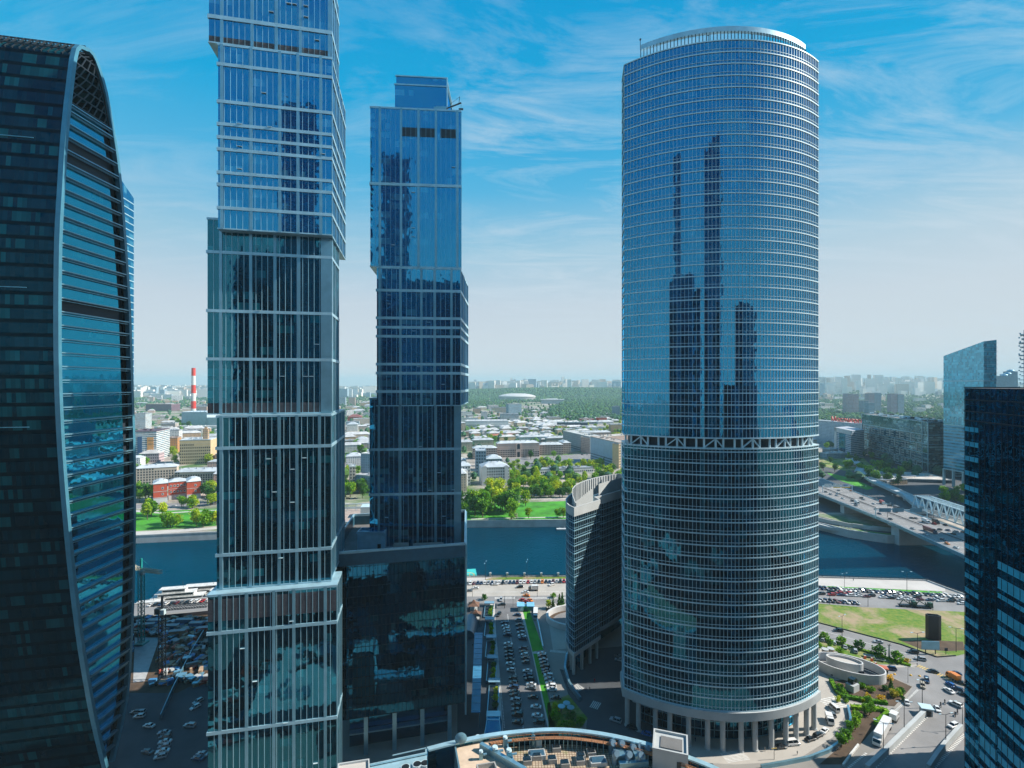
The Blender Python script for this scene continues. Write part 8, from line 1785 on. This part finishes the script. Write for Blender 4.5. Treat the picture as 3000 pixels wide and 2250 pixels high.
def ducts(b):
    for x, y in ((-5.5, 3), (-2.8, 2.4), (.2, .4), (2.6, .8), (-5.8, -1.6), (-2, -2.4), (4.6, -.6), (1.4, -3)): b.tube((x, y, 0), (x, y, 3.4), .85, .85, 12); b.tube((x, y, 3.4), (x+.3, y-1.3, 4.0), .85, .95, 12)
roofthing('duct_cluster', 'cluster of blue-grey ventilation ducts left of the pale roof cube', 1850, 2222, ZT_, [('ducts', plain('galvanised_duct', (.2, .32, .42), .35, .4), ducts), ('plenum_boxes', M['metal'], lambda b: (b.box((-3.6, .4, 1.4), (3.4, 5, 2.4)), b.box((1.6, -1.4, 1.8), (3.2, 4.4, 2.8)), b.box((-.6, -3.6, 1), (9, 1.4, 1.6)))), ('red_caps', plain('copper_cap', (.5, .2, .12), .6), lambda b: (b.box((-4.1, 1.9, 3.2), (.9, .9, .9)), b.box((-1.4, 1.6, 3), (.9, .9, .8)), b.box((5.2, -2, 3), (.9, .9, .8))))])
rc = thing('roof_cube', 'pale concrete rooftop cube with a sunken grey hatch, at the end of the walkway', 'stair tower', G(1965, 2218, ZR-2)); q = [Vector((-5.2, -4.6, 0)), Vector((5.0, -4.6, 0)), Vector((5.0, 4.6, 0)), Vector((-5.2, 4.6, 0))]; rc.rotation_euler = (0, 0, R(-18))
b = MB(); b.prism(q, -6, 4.2, 0); hollow(b, offset(q, .05), 4.2, 4.9, .5); b.build('walls', M['pale_conc'], rc); b = MB(); b.box((.2, -.3, 4.4), (6.4, 5.2, .3)); b.build('hatch', M['tar'], rc); b = MB(); b.box((2.4, -4.75, .6), (1.2, .2, 3.2)); b.build('door', M['dark_metal'], rc)
# left roof with dish
lr = thing('flat_roof_wing', 'flat pale roof wing with a satellite dish, bottom centre-left', 'building'); c = [G(1330, 2178, ZR), G(1476, 2150, ZR), G(1532, 2290, ZR), G(1352, 2300, ZR)]; b = MB(); q = [c[3], c[2], c[1], c[0]]; b.prism(q, 0, ZR-.8, 1, 0); hollow(b, q, ZR-1.2, ZR, .5, 1); b.build('roof_and_walls', [plain('warm_roof_felt', (.6, .46, .34), .9, 0, .15, .3), M['metal']], lr)
roofthing('satellite_dish', 'big blue-grey satellite dish at the corner of the flat roof wing', 1350, 2190, ZR-.8, [('dish', plain('dish_paint', (.15, .3, .38), .5), lambda b: b.loft([[(1.9*s*math.cos(a), -.55*(1-s*s)-.2+.0, 3.0+1.9*s*math.sin(a)) for a in [6.283*i/20 for i in range(20)]] for s in (1.0, .7, .4, .05)], 0, True, True)), ('mount', M['louver'], lambda b: (b.tube((0, .4, 0), (0, 0, 3), .16), b.bar((-1.2, .6, 0), (0, .1, 2.6), .12), b.bar((1.2, .6, 0), (0, .1, 2.6), .12), b.bar((0, -.2, 3), (0, -2.0, 3.1), .1)))], cat='satellite dish')
for i, (px, py, w_, h_) in enumerate(((1409, 2224, 1.1, 2.2), (1450, 2216, 1.6, 2.6), (1491, 2228, 1.5, 3.0), (1400, 2170, 1.6, 1.0), (1480, 2186, 1.3, 2.6))):
    roofthing('roof_vent', 'small vent stack on the flat roof wing, %s of five' % ordw(i), px, py, ZR-.8, [('stack', M['metal'], lambda b: (b.box((0, 0, h_/2), (w_, w_, h_)), b.tube((w_*.6, 0, h_*.6), (w_*1.6, .2, h_*.6), .35))), ('cap', M['white_metal'], lambda b: b.tube((0, 0, h_), (0, 0, h_+.5), w_*.6, w_*.5, 12))])
b = MB(); q = [G(x, y, ZR) for x, y in ((1395, 2245), (1450, 2236), (1470, 2290), (1410, 2300))]; t = thing('rooftop_well', 'grey sunken plant well at the bottom edge of the flat roof wing', 'roof machinery'); hollow(b, [q[3], q[2], q[1], q[0]], ZR-.8, ZR+.6, .4); b.build('well_walls', M['concrete'], t)
# bottom-left roofs
t = thing('cream_roof', 'corner of a cream flat roof beside the tallest tower at the bottom', 'building'); q = [G(990, 2236, 22), G(1082, 2222, 22), G(1086, 2300, 22), G(985, 2300, 22)]; b = MB(); p_ = [q[3], q[2], q[1], q[0]]; b.prism(p_, 0, 21.4, 1, 0); hollow(b, p_, 21, 22, .4, 1); b.build('roof_and_walls', [M['promenade'], M['pale_conc']], t)
t = thing('long_canopy', 'long pale canopy roof with fans, between the cream roof and the flat roof wing', 'canopy'); q = [G(1083, 2243, 14), G(1270, 2204, 14), G(1270, 2236, 14), G(1083, 2300, 14)]; b = MB(); b.prism([q[3], q[2], q[1], q[0]], 12.6, 13.6); b.bar(q[0]+Vector((0, 0, .2)), q[1]+Vector((0, 0, .2)), .5); b.bar(G(1150, 2222, 14)+Vector((0, 0, 1)), G(1248, 2200, 14)+Vector((0, 0, 1)), .25); b.bar(G(1248, 2240, 12), G(1248, 2195, 14), .5); b.build('canopy_roof', M['band'], t)
for i, (px, py) in enumerate(((1188, 2256), (1222, 2247), (1245, 2244))): 
    b = MB(); p = G(px, py, 13.7); b.tube(p, p+Vector((0, 0, 1)), 1.5, 1.5, 16); b.tube(p+Vector((0, 0, 1)), p+Vector((0, 0, 1.1)), 1.2, 1.2, 16, 1); b.build('fan', [M['white_metal'], M['dark_metal']], t)
roofthing('pavement_sign', 'yellow striped sign pole on the forecourt near the white van', 2268, 2225, 0, [('pole', M['dark_metal'], lambda b: b.tube((0, 0, 0), (0, 0, 4), .09)), ('sign', M['paint_yellow'], lambda b: b.box((0, 0, 4), (2, .2, .3)))], cat='sign')
# ------------------------------------------------------------------ haze
b = MB(); b.box((0, 9000, 190), (50000, 26000, 400.0)); hz = b.build('haze', None or bpy.data.materials.new('haze')); hz['kind'] = 'stuff'
hz.data.materials.clear(); mh, g = newmat('haze_air'); hz.data.materials.append(mh)
o = g.n('ShaderNodeOutputMaterial'); v = g.n('ShaderNodeVolumePrincipled'); v.inputs['Color'].default_value = (0.6, 0.9, 1.0, 1); v.inputs['Density'].default_value = 0.000075
v.inputs['Anisotropy'].default_value = 0.0
g.l(v.outputs[0], o.inputs['Volume'])
